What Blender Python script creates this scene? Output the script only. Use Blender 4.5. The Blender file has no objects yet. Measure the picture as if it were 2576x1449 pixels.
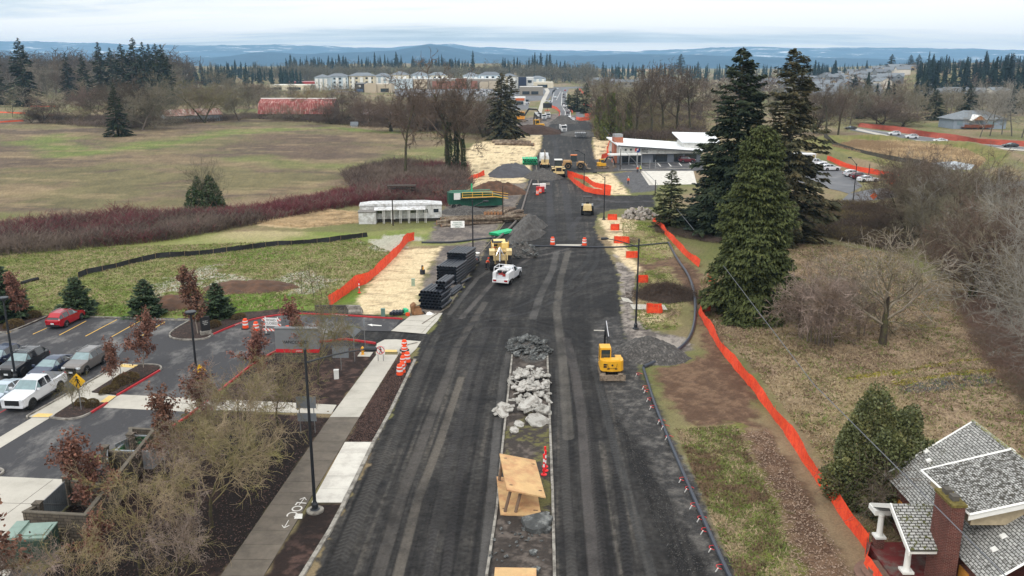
import bpy, bmesh, math, random
import numpy as np
from mathutils import Vector, Matrix
R = random.Random(7)
rng = np.random.default_rng(7)
SC = bpy.context.scene
PI, rad, cos, sin, sqrt, atan2, hypot, ru = math.pi, math.radians, math.cos, math.sin, math.sqrt, math.atan2, math.hypot, R.uniform
COL = SC.collection
# ---------------------------------------------------------------- camera, world, sun, exposure
HC, FPX, HORZ = 27.3, 2150.0, 165.0
PITCH = math.atan((724 - HORZ) / FPX)
cam_d = bpy.data.cameras.new("camera"); cam = bpy.data.objects.new("camera", cam_d); COL.objects.link(cam)
cam.location = (0, 0, HC); cam.rotation_euler = (PI / 2 - PITCH, 0, 0)
cam_d.sensor_width = 36; cam_d.lens = 36 * FPX / 2576; cam_d.clip_start = 1; cam_d.clip_end = 60000
SC.camera = cam
SC.view_settings.view_transform = 'Standard'; SC.view_settings.look = 'None'
SC.view_settings.exposure = 0.06; SC.view_settings.gamma = 1; SC.view_settings.use_curve_mapping = False
SC.cycles.volume_bounces = 0; SC.cycles.max_bounces = 5; SC.cycles.diffuse_bounces = 2; SC.cycles.glossy_bounces = 2
SC.cycles.transparent_max_bounces = 6; SC.cycles.transmission_bounces = 2
SUN_EL, SUN_AZ = rad(48), rad(215)
W = bpy.data.worlds.new("World"); SC.world = W; W.use_nodes = True
nt = W.node_tree; nt.nodes.clear()
def N(t, typ, **k):
    n = t.nodes.new(typ)
    for a, b in k.items():
        if a.startswith('i_'): n.inputs[a[2:]].default_value = b
        else: setattr(n, a, b)
    return n
def L(t, a, b): t.links.new(a, b)
out = N(nt, 'ShaderNodeOutputWorld'); bg = N(nt, 'ShaderNodeBackground', i_Strength=0.1)
sky = N(nt, 'ShaderNodeTexSky', sky_type='NISHITA', sun_disc=False, sun_elevation=SUN_EL, sun_rotation=SUN_AZ)
geo = N(nt, 'ShaderNodeTexCoord'); sep = N(nt, 'ShaderNodeSeparateXYZ'); L(nt, geo.outputs['Generated'], sep.inputs[0])
mx = N(nt, 'ShaderNodeMath', operation='MAXIMUM'); mx.inputs[1].default_value = 0.0; L(nt, sep.outputs['Z'], mx.inputs[0])
ad = N(nt, 'ShaderNodeMath', operation='ADD'); ad.inputs[1].default_value = 0.09; L(nt, mx.outputs[0], ad.inputs[0])
dx = N(nt, 'ShaderNodeMath', operation='DIVIDE'); L(nt, sep.outputs['X'], dx.inputs[0]); L(nt, ad.outputs[0], dx.inputs[1])
dy = N(nt, 'ShaderNodeMath', operation='DIVIDE'); L(nt, sep.outputs['Y'], dy.inputs[0]); L(nt, ad.outputs[0], dy.inputs[1])
cb = N(nt, 'ShaderNodeCombineXYZ'); L(nt, dx.outputs[0], cb.inputs[0]); L(nt, dy.outputs[0], cb.inputs[1])
mp = N(nt, 'ShaderNodeMapping'); mp.inputs['Scale'].default_value = (0.12, 0.62, 1); mp.inputs['Location'].default_value = (3.1, 0.35, 0)
L(nt, cb.outputs[0], mp.inputs[0])
n1 = N(nt, 'ShaderNodeTexNoise', i_Scale=1.0, i_Detail=7.0, i_Roughness=0.55, i_Distortion=0.35); L(nt, mp.outputs[0], n1.inputs['Vector'])
mp2 = N(nt, 'ShaderNodeMapping'); mp2.inputs['Scale'].default_value = (0.7, 1.3, 1); L(nt, cb.outputs[0], mp2.inputs[0])
n2 = N(nt, 'ShaderNodeTexNoise', i_Scale=1.0, i_Detail=8.0, i_Roughness=0.6, i_Distortion=0.6); L(nt, mp2.outputs[0], n2.inputs['Vector'])
mixn = N(nt, 'ShaderNodeMath', operation='MULTIPLY_ADD'); mixn.inputs[1].default_value = 0.3; L(nt, n2.outputs['Fac'], mixn.inputs[0])
L(nt, n1.outputs['Fac'], mixn.inputs[2])
cr = N(nt, 'ShaderNodeValToRGB'); L(nt, mixn.outputs[0], cr.inputs[0])
e = cr.color_ramp.elements
e[0].position = 0.50; e[0].color = (7.4, 8.6, 9.3, 1)
e[1].position = 0.72; e[1].color = (15, 14.6, 14.2, 1)
x_ = cr.color_ramp.elements.new(0.575); x_.color = (10.0, 10.9, 11.4, 1)
x_ = cr.color_ramp.elements.new(0.63); x_.color = (13.2, 13.2, 13.0, 1)
mxs = N(nt, 'ShaderNodeMixRGB'); mxs.inputs[0].default_value = 0.93
up_ = N(nt, 'ShaderNodeMath', operation='MULTIPLY_ADD'); up_.inputs[1].default_value = .35; up_.inputs[2].default_value = 0.86; L(nt, mx.outputs[0], up_.inputs[0])
ms_ = N(nt, 'ShaderNodeVectorMath', operation='SCALE'); L(nt, cr.outputs[0], ms_.inputs[0]); L(nt, up_.outputs[0], ms_.inputs['Scale'])
L(nt, sky.outputs[0], mxs.inputs[1]); L(nt, ms_.outputs[0], mxs.inputs[2])
L(nt, mxs.outputs[0], bg.inputs[0]); L(nt, bg.outputs[0], out.inputs[0])
sun_d = bpy.data.lights.new("sun", 'SUN'); sun_d.energy = 1.2; sun_d.angle = rad(16); sun_d.color = (1, 0.96, 0.9)
sun = bpy.data.objects.new("sun", sun_d); COL.objects.link(sun)
sun.rotation_euler = (PI / 2 - SUN_EL, 0, PI - SUN_AZ)
# ---------------------------------------------------------------- measuring helpers
_s, _c = sin(PITCH), cos(PITCH)
def P(x, y, z=0.0):
    v = y - 724; t = (HC - z) / (FPX * _s + v * _c)
    return ((x - 1288) * t, (FPX * _c - v * _s) * t)
def HT(Y, y):                      # height of a point at forward distance Y seen at picture row y
    v = y - 724
    return HC - Y * (FPX * _s + v * _c) / (FPX * _c - v * _s)
def mpp(X, Y, z=0.0): return (Y * _c + (HC - z) * _s) / FPX
def Z0(x, y): return (x / 3, 63.9 + y / 3)
def Z1(x, y): return (638.9 + x / 3, 63.9 + y / 3)
def Z2(x, y): return (1469.4 + .4296 * x, 63.9 + .4296 * y)
def Z3(x, y): return (x / 3, 607 + y / 3)
def Z4(x, y): return (x / 3, 966 + y / 3)
def Z5(x, y): return (830.6 + x / 3, 447.2 + y / 3)
def Z6(x, y): return (830.6 + .3827 * x, 894.5 + .3827 * y)
def Z7(x, y): return (1717.4 + x / 3, 966 + y / 3)
def Z8(x, y): return (1717.4 + x / 3, 511.1 + y / 3)
def Z9(x, y): return (1213.9 + .1984 * x, 191.7 + .1984 * y)
def PL(pts, Z=None): return [P(*(Z(*p) if Z else p)) for p in pts]
# ---------------------------------------------------------------- noise
def _h(ix, iy, s):
    n = (ix.astype(np.int64) * 374761393 + iy.astype(np.int64) * 668265263 + s * 974634777) & 0xFFFFFFFF
    n = ((n ^ (n >> 13)) * 1274126177) & 0xFFFFFFFF
    return ((n ^ (n >> 16)) & 0xFFFF) / 65535.0
def vn(x, y, s=0):
    ix = np.floor(x); iy = np.floor(y); fx = x - ix; fy = y - iy
    fx = fx * fx * (3 - 2 * fx); fy = fy * fy * (3 - 2 * fy)
    a = _h(ix, iy, s); b = _h(ix + 1, iy, s); c = _h(ix, iy + 1, s); d = _h(ix + 1, iy + 1, s)
    return (a + (b - a) * fx) * (1 - fy) + (c + (d - c) * fx) * fy
def fbm(x, y, o=4, s=0, g=0.5):
    r = 0; a = 1; t = 0
    for i in range(o):
        r = r + a * vn(x + i * 17.3, y - i * 9.1, s + i); t += a; a *= g; x = x * 2.03; y = y * 2.03
    return r / t
def ss(a, b, x):
    t = np.clip((x - a) / (b - a), 0, 1); return t * t * (3 - 2 * t)
def sdf(poly, x, y):               # >0 inside, metres; computed only near the polygon
    p = np.array(poly); out = np.full(x.shape, -1e3)
    m = (x > p[:, 0].min() - 12) & (x < p[:, 0].max() + 12) & (y > p[:, 1].min() - 12) & (y < p[:, 1].max() + 12)
    X = x[m]; Y = y[m]; d = np.full(X.shape, 1e9); ins = np.zeros(X.shape, bool)
    for i in range(len(p)):
        a = p[i]; b = p[(i + 1) % len(p)]; e = b - a; w = max(e @ e, 1e-9)
        t = np.clip(((X - a[0]) * e[0] + (Y - a[1]) * e[1]) / w, 0, 1)
        d = np.minimum(d, (X - a[0] - t * e[0]) ** 2 + (Y - a[1] - t * e[1]) ** 2)
        c = ((a[1] > Y) != (b[1] > Y)) & (X < (b[0] - a[0]) * (Y - a[1]) / (b[1] - a[1] + 1e-12) + a[0])
        ins ^= c
    out[m] = np.sqrt(d) * np.where(ins, 1, -1); return out
def pld(poly, x, y, w=6):            # distance to an open polyline + signed side
    p = np.array(poly); d = np.full(x.shape, 1e3); al = np.zeros(x.shape)
    m = (x > p[:, 0].min() - w) & (x < p[:, 0].max() + w) & (y > p[:, 1].min() - w) & (y < p[:, 1].max() + w)
    X = x[m]; Y = y[m]; D = np.full(X.shape, 1e3); A = np.zeros(X.shape); acc = 0
    for i in range(len(p) - 1):
        a = p[i]; e = p[i + 1] - a; ln = sqrt(e @ e)
        t = np.clip(((X - a[0]) * e[0] + (Y - a[1]) * e[1]) / (ln * ln), 0, 1)
        rx = X - a[0] - t * e[0]; ry = Y - a[1] - t * e[1]
        q = np.sqrt(rx * rx + ry * ry) * np.sign(e[0] * ry - e[1] * rx)
        k = np.abs(q) < np.abs(D); D = np.where(k, q, D); A = np.where(k, acc + t * ln, A); acc += ln
    d[m] = D; al[m] = A; return d, al
def S(r, g, b, k=1.0):               # sRGB 0..255 -> linear
    f = lambda c: ((c / 255 + 0.055) / 1.055) ** 2.4 if c > 10 else c / 255 / 12.92
    return (f(r) * k, f(g) * k, f(b) * k)
# ---------------------------------------------------------------- materials
MATS = {}
def mat(name, col=(.5, .5, .5), rough=.8, metal=0.0, var=0.12, sc=3.0, bump=0.0, col2=None, sc2=None, thr=(.45, .6), spec=.4, rnd=0.0, stretch=None, coat=0.0):
    """procedural principled material: base colour broken up by two octaves of noise, optional second colour in patches"""
    if name in MATS: return MATS[name]
    m = bpy.data.materials.new(name); m.use_nodes = True; t = m.node_tree; b = t.nodes['Principled BSDF']
    b.inputs['Roughness'].default_value = rough; b.inputs['Metallic'].default_value = metal; b.inputs['Specular IOR Level'].default_value = spec
    if coat: b.inputs['Coat Weight'].default_value = coat; b.inputs['Coat Roughness'].default_value = .08
    tc = N(t, 'ShaderNodeTexCoord'); vec = tc.outputs['Object']
    if stretch:
        mpn = N(t, 'ShaderNodeMapping'); mpn.inputs['Scale'].default_value = stretch; L(t, vec, mpn.inputs[0]); vec = mpn.outputs[0]
    no = N(t, 'ShaderNodeTexNoise', i_Scale=sc, i_Detail=5.0, i_Roughness=.65); L(t, vec, no.inputs['Vector'])
    c = N(t, 'ShaderNodeMixRGB'); c.inputs[1].default_value = (*col, 1)
    if col2:
        no2 = N(t, 'ShaderNodeTexNoise', i_Scale=sc2 or sc, i_Detail=6.0, i_Roughness=.7); L(t, vec, no2.inputs['Vector'])
        r = N(t, 'ShaderNodeMapRange'); r.inputs[1].default_value = thr[0]; r.inputs[2].default_value = thr[1]
        L(t, no2.outputs['Fac'], r.inputs[0]); L(t, r.outputs[0], c.inputs[0]); c.inputs[2].default_value = (*col2, 1)
    else: c.inputs[0].default_value = 0
    hs = N(t, 'ShaderNodeHueSaturation'); L(t, c.outputs[0], hs.inputs['Color'])
    mr = N(t, 'ShaderNodeMapRange'); mr.inputs[1].default_value = .25; mr.inputs[2].default_value = .75
    mr.inputs[3].default_value = 1 - var * 1.6; mr.inputs[4].default_value = 1 + var * 1.6; L(t, no.outputs['Fac'], mr.inputs[0])
    val = mr.outputs[0]
    if rnd:
        oi = N(t, 'ShaderNodeObjectInfo'); r2 = N(t, 'ShaderNodeMapRange'); r2.inputs[3].default_value = 1 - rnd; r2.inputs[4].default_value = 1 + rnd
        L(t, oi.outputs['Random'], r2.inputs[0]); ml = N(t, 'ShaderNodeMath', operation='MULTIPLY'); L(t, val, ml.inputs[0]); L(t, r2.outputs[0], ml.inputs[1]); val = ml.outputs[0]
        r3 = N(t, 'ShaderNodeMapRange'); r3.inputs[3].default_value = .5 + rnd * .05; r3.inputs[4].default_value = .5 - rnd * .05
        L(t, oi.outputs['Random'], r3.inputs[0]); L(t, r3.outputs[0], hs.inputs['Hue'])
    L(t, val, hs.inputs['Value']); L(t, hs.outputs[0], b.inputs['Base Color'])
    if bump:
        bu = N(t, 'ShaderNodeBump', i_Strength=bump, i_Distance=.03); L(t, no.outputs['Fac'], bu.inputs['Height']); L(t, bu.outputs[0], b.inputs['Normal'])
    MATS[name] = m; return m
def glass(name='glass', col=(.02, .025, .03)): return mat(name, col, rough=.08, var=.02, spec=.9)
# ---------------------------------------------------------------- mesh builder
class MB:
    def __init__(s): s.v = []; s.f = []; s.m = []; s.n = 0; s.A = []
    def arr(s, V, F, mi=0):           # numpy batch (V Nx3, F Mxk)
        s.A.append((np.asarray(V, float), np.asarray(F, int), mi))
    def add(s, vs, fs, mi=0):
        n = len(s.v); s.v += [tuple(p) for p in vs]; s.f += [tuple(i + n for i in f) for f in fs]; s.m += [mi] * len(fs)
    def box(s, c, d, rz=0, mi=0, rx=0, ry=0, taper=1.0):
        M = Matrix.Rotation(rz, 3, 'Z') @ Matrix.Rotation(ry, 3, 'Y') @ Matrix.Rotation(rx, 3, 'X')
        vs = []
        for z in (-.5, .5):
            k = taper if z > 0 else 1
            for x, y in ((-.5, -.5), (.5, -.5), (.5, .5), (-.5, .5)):
                vs.append(Vector(c) + M @ Vector((x * d[0] * k, y * d[1] * k, z * d[2])))
        s.add(vs, [(3, 2, 1, 0), (4, 5, 6, 7), (0, 1, 5, 4), (1, 2, 6, 5), (2, 3, 7, 6), (3, 0, 4, 7)], mi)
    def tube(s, pts, r, n=6, mi=0, cap=True):
        pts = [Vector(p) for p in pts]; k = len(pts)
        rs = r if isinstance(r, (list, tuple)) else [r] * k
        vs = []; fs = []; ref = None
        for i, p in enumerate(pts):
            d = (pts[min(i + 1, k - 1)] - pts[max(i - 1, 0)]); d = d.normalized() if d.length > 1e-9 else Vector((0, 0, 1))
            if ref is None: ref = Vector((1, 0, 0)) if abs(d.x) < .8 else Vector((0, 1, 0))
            a = (ref - d * ref.dot(d)); a = a.normalized() if a.length > 1e-6 else d.orthogonal().normalized()
            b = d.cross(a); ref = a
            for j in range(n):
                t = 2 * PI * j / n; vs.append(p + (a * cos(t) + b * sin(t)) * rs[i])
        for i in range(k - 1):
            for j in range(n): fs.append((i * n + j, i * n + (j + 1) % n, (i + 1) * n + (j + 1) % n, (i + 1) * n + j))
        if cap: fs.append(tuple(range(n - 1, -1, -1))); fs.append(tuple(range((k - 1) * n, k * n)))
        s.add(vs, fs, mi)
    def lathe(s, prof, n=12, c=(0, 0, 0), mi=0):
        vs = []; fs = []
        for r, z in prof:
            for j in range(n):
                t = 2 * PI * j / n; vs.append((c[0] + r * cos(t), c[1] + r * sin(t), c[2] + z))
        for i in range(len(prof) - 1):
            for j in range(n): fs.append((i * n + j, i * n + (j + 1) % n, (i + 1) * n + (j + 1) % n, (i + 1) * n + j))
        fs.append(tuple(range(n - 1, -1, -1))); fs.append(tuple(range((len(prof) - 1) * n, len(prof) * n)))
        s.add(vs, fs, mi)
    def prism(s, poly, z0, z1, mi=0):   # vertical prism from plan polygon (ccw)
        n = len(poly)
        a = sum(poly[i][0] * poly[(i + 1) % n][1] - poly[(i + 1) % n][0] * poly[i][1] for i in range(n))
        if a < 0: poly = poly[::-1]
        s.add([(x, y, z0) for x, y in poly] + [(x, y, z1) for x, y in poly],
              [tuple(range(n - 1, -1, -1)), tuple(range(n, 2 * n))] + [(i, (i + 1) % n, n + (i + 1) % n, n + i) for i in range(n)], mi)
    def side(s, prof, y0, y1, mi=0):    # profile in XZ extruded along Y
        n = len(prof)
        a = sum(prof[i][0] * prof[(i + 1) % n][1] - prof[(i + 1) % n][0] * prof[i][1] for i in range(n))
        if a < 0: prof = prof[::-1]
        s.add([(x, y0, z) for x, z in prof] + [(x, y1, z) for x, z in prof],
              [tuple(range(n)), tuple(range(2 * n - 1, n - 1, -1))] + [((i + 1) % n, i, n + i, n + (i + 1) % n) for i in range(n)], mi)
    def quad(s, a, b, c, d, mi=0): s.add([a, b, c, d], [(0, 1, 2, 3)], mi)
    def mesh(s, name, mats, smooth=False):
        me = bpy.data.meshes.new(name)
        if s.A:
            Vs = []; Fs = []; Ms = []; off = 0
            for V, F, mi in s.A:
                Vs.append(V); Fs.append((F + off)); Ms.append(np.full(len(F), mi)); off += len(V)
            nv = off
            Fl = [f for F in Fs for f in (F,)]
            loops = np.concatenate([F.ravel() for F in Fl]); tot = np.concatenate([np.full(len(F), F.shape[1]) for F in Fl])
            mi = np.concatenate(Ms); V = np.concatenate(Vs)
            if s.v:
                V = np.concatenate([V, np.array(s.v)]); loops = np.concatenate([loops, np.array([i + nv for f in s.f for i in f])])
                tot = np.concatenate([tot, np.array([len(f) for f in s.f])]); mi = np.concatenate([mi, np.array(s.m)])
            st = np.concatenate([[0], np.cumsum(tot)[:-1]])
            me.vertices.add(len(V)); me.vertices.foreach_set('co', V.astype(np.float32).ravel())
            me.loops.add(len(loops)); me.loops.foreach_set('vertex_index', loops.astype(np.int32))
            me.polygons.add(len(tot)); me.polygons.foreach_set('loop_start', st.astype(np.int32)); me.polygons.foreach_set('loop_total', tot.astype(np.int32))
            me.polygons.foreach_set('material_index', mi.astype(np.int32)); me.update(calc_edges=True)
        else:
            me.from_pydata([tuple(p) for p in s.v], [], s.f); me.polygons.foreach_set('material_index', s.m)
        for m in (mats if isinstance(mats, (list, tuple)) else [mats]): me.materials.append(m)
        if smooth: me.polygons.foreach_set('use_smooth', [True] * len(me.polygons))
        me.update(); return me
    def build(s, name, mats, parent=None, loc=None, rz=None, smooth=False, **k):
        o = bpy.data.objects.new(name, s.mesh(name, mats, smooth)); COL.objects.link(o)
        if parent: o.parent = parent
        if loc: o.location = loc
        if rz: o.rotation_euler.z = rz
        tag(o, **k); return o
def tag(o, label=None, cat=None, group=None, kind=None):
    if label: o['label'] = label
    if cat: o['category'] = cat
    if group: o['group'] = group
    if kind: o['kind'] = kind
    return o
def empty(name, loc, rz=0, label=None, cat=None, group=None, sc=1.0):
    o = bpy.data.objects.new(name, None); COL.objects.link(o); o.location = (loc[0], loc[1], loc[2] if len(loc) > 2 else 0)
    o.rotation_euler.z = rz; o.scale = (sc, sc, sc) if not isinstance(sc, tuple) else sc; o.empty_display_size = .1
    return tag(o, label, cat, group)
def link(name, me, parent=None, loc=None, rz=0, sc=1.0, **k):
    o = bpy.data.objects.new(name, me); COL.objects.link(o)
    if parent: o.parent = parent
    if loc: o.location = loc if len(loc) > 2 else (loc[0], loc[1], 0)
    o.rotation_euler.z = rz; o.scale = (sc, sc, sc) if not isinstance(sc, tuple) else sc
    return tag(o, **k)
def dup(root, loc, rz=0, label=None, sc=None, group=None):
    def cp(o, par):
        c = o.copy(); COL.objects.link(c); c.parent = par
        for ch in list(o.children): cp(ch, c)
        return c
    r = cp(root, None); r.location = (loc[0], loc[1], loc[2] if len(loc) > 2 else 0); r.rotation_euler.z = rz
    if sc is not None: r.scale = (sc, sc, sc) if not isinstance(sc, tuple) else sc
    if label: r['label'] = label
    if group: r['group'] = group
    return r
def text(name, body, size, mt, parent, loc, rot, ext=.005, align='CENTER', sx=1.0):
    cu = bpy.data.curves.new(name, 'FONT'); cu.body = body; cu.size = size; cu.extrude = ext; cu.align_x = align; cu.align_y = 'CENTER'
    t_ = bpy.data.objects.new('tmp', cu); COL.objects.link(t_); dg = bpy.context.evaluated_depsgraph_get(); me = bpy.data.meshes.new_from_object(t_.evaluated_get(dg))
    bpy.data.objects.remove(t_); me.materials.clear(); me.materials.append(mt)
    o = bpy.data.objects.new(name, me); COL.objects.link(o); o.parent = parent; o.location = loc; o.rotation_euler = rot; o.scale = (sx, 1, 1)
    return o
# ---------------------------------------------------------------- terrain
ROAD = PL([(730, 1520), (775, 1449), (905, 1200), (1000, 1000), (1045, 905), (1058, 868), (1012, 878), (930, 876), (872, 868), (880, 838), (940, 828), (1060, 836), (1082, 846), (1108, 792), (1150, 740), (1190, 680),
           (1212, 645), (1228, 606), (1290, 530), (1318, 480), (1336, 440), (1340, 410), (1362, 372), (1368, 328), (1385, 312), (1410, 304), (1470, 302), (1500, 312), (1490, 330),
           (1488, 365), (1496, 400), (1560, 400), (1600, 412), (1560, 432), (1440, 434), (1428, 446), (1462, 476), (1535, 492), (1645, 490),
           (1645, 520), (1540, 526), (1502, 540), (1496, 575), (1512, 610), (1540, 650), (1556, 700), (1560, 760), (1566, 830), (1620, 960), (1700, 1120), (1845, 1449), (1880, 1520)])
MEDIAN = PL([(1228, 1520), (1236, 1449), (1258, 1200), (1275, 1000), (1292, 865), (1376, 868), (1382, 1000), (1390, 1200), (1396, 1449), (1398, 1520)])
STRAW = [PL([(895, 760), (925, 720), (965, 670), (1000, 628), (1108, 622), (1085, 660), (1062, 700), (1050, 760), (1035, 785), (900, 792)]),
         PL([(1150, 480), (1185, 440), (1178, 405), (1172, 384), (1190, 362), (1240, 352), (1290, 345), (1362, 338), (1360, 372), (1338, 400), (1330, 440), (1312, 462), (1240, 462), (1190, 486)]),
         PL([(1490, 330), (1530, 330), (1535, 360), (1532, 402), (1498, 402)]),
         PL([(1465, 440), (1540, 434), (1562, 462), (1585, 488), (1540, 490), (1490, 470)]),
         PL([(1508, 548), (1600, 545), (1600, 575), (1560, 600), (1590, 640), (1610, 680), (1596, 700), (1560, 660), (1525, 590)]),
         PL([(1606, 775), (1665, 772), (1680, 795), (1640, 815), (1600, 800)])]
LAWN = PL([(-400, 640), (0, 625), (300, 600), (640, 580), (905, 585), (1240, 560), (1225, 610), (1110, 615), (1000, 625), (830, 770), (620, 800), (440, 804), (-400, 790)])
FIELD = PL([(-900, 300), (700, 300), (960, 330), (1200, 340), (1250, 362), (1190, 400), (1120, 440), (840, 470), (500, 520), (-900, 560)])
MUD = [PL([(1108, 622), (1232, 600), (1216, 645), (1190, 680), (1150, 740), (1108, 792), (1030, 795), (1055, 755), (1065, 700), (1088, 660)]),
       PL([(1150, 485), (1330, 455), (1300, 520), (1230, 600), (1130, 612), (1070, 610), (1090, 575), (1110, 530)]),
       PL([(1300, 300), (1400, 285), (1560, 300), (1560, 320), (1370, 345), (1300, 335)])]
MULCH = [PL([(832, 1050), (556, 1449), (500, 1530), (60, 1530), (60, 1449), (220, 1200), (330, 1125), (453, 1064), (505, 1032), (600, 1035)]),
         PL([(1002, 893), (904, 1050), (868, 1113), (936, 1113), (979, 1042), (1034, 927), (1044, 905)]), PL([(664, 1449), (784, 1266), (860, 1266), (830, 1335), (760, 1449), (715, 1525), (612, 1530)]),
         PL([(430, 850), (480, 800), (620, 795), (700, 790), (760, 790), (1000, 805), (1000, 796), (700, 776), (440, 804), (200, 795), (0, 790), (-100, 850), (60, 832), (120, 797)]),
         PL([(840, 1036), (948, 893), (942, 868), (870, 856), (760, 864), (690, 886), (632, 924), (573, 972), (560, 1005)])]
BROWN = [PL([(1640, 925), (1740, 905), (1800, 880), (1905, 960), (1900, 1075), (1750, 1075), (1680, 1020)]),
         PL([(1850, 1080), (1930, 1080), (2150, 1449), (2120, 1520), (2020, 1520), (1960, 1300)]),
         PL([(1700, 640), (1760, 680), (1790, 790), (1840, 900), (1780, 900), (1740, 760), (1700, 700), (1600, 700), (1600, 660)])]
GRASSR = [PL([(1700, 1080), (1850, 1070), (1960, 1300), (2030, 1520), (1880, 1520), (1790, 1300)]),
          PL([(1560, 550), (1640, 560), (1700, 620), (1690, 650), (1620, 665), (1570, 620)]),
          PL([(1600, 690), (1680, 670), (1720, 760), (1700, 830), (1620, 830), (1590, 770)])]
GRAVR = PL([(1545, 640), (1600, 690), (1600, 800), (1640, 830), (1720, 850), (1740, 880), (1620, 925), (1560, 830), (1556, 700)])
GSW = PL([(1500, 810), (1490, 920), (1530, 1000), (1600, 1100), (1720, 1300), (1800, 1449), (1850, 1500), (1860, 1449), (1705, 1120), (1625, 960), (1570, 830), (1560, 790)])
DRYR = PL([(1760, 700), (2000, 600), (2260, 640), (2420, 800), (2576, 1000), (2800, 1520), (2300, 1520), (2190, 1360), (2050, 1130), (1900, 930), (1770, 800)])
POND = PL([(2090, 372), (2150, 356), (2300, 360), (2430, 380), (2480, 405), (2460, 425), (2400, 440), (2290, 420), (2180, 392)])
BERM = PL([(2020, 372), (2080, 354), (2200, 352), (2440, 372), (2540, 400), (2520, 440), (2330, 468), (2140, 412)])
WATER = PL([(2320, 424), (2400, 418), (2450, 428), (2440, 440), (2380, 444), (2330, 436)])
LOTS = [PL([(-300, 880), (-300, 800), (100, 800), (440, 804), (620, 795), (700, 792), (1010, 802), (1075, 800), (1060, 836), (930, 876), (720, 870), (560, 960), (480, 1040), (150, 1180), (100, 1520), (-300, 1520)])]
def relief(x, y):
    """ground height: flat near the road, rising into wooded rises beyond the town"""
    z = np.zeros_like(x)
    th = x / np.maximum(y, 1)
    z = z + 22 * ss(1350, 1900, y) * ss(-.35, -.15, th) * ss(.10, -.02, th)
    z = z + 20 * ss(900, 1500, y) * ss(-.2, -.45, th)
    z = z + 12 * ss(1500, 2600, y)
    z = z + 24 * ss(700, 1250, y) * ss(.28, .5, th)
    z = z + 1.0 * ss(300, 360, y) * ss(-.1, -.35, th) * (vn(x / 60, y / 60, 3))
    b = sdf(BERM, x, y); p = sdf(POND, x, y)
    z = z + 2.2 * ss(-9, 0, b) * ss(2, -8, p)
    z = z - .5 * ss(0, 2, sdf(WATER, x, y))
    return z
def gz(x, y): return float(relief(np.array([float(x)]), np.array([float(y)]))[0])
def lerp(a, b, t): return a * (1 - t[:, None]) + b * t[:, None]
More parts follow.
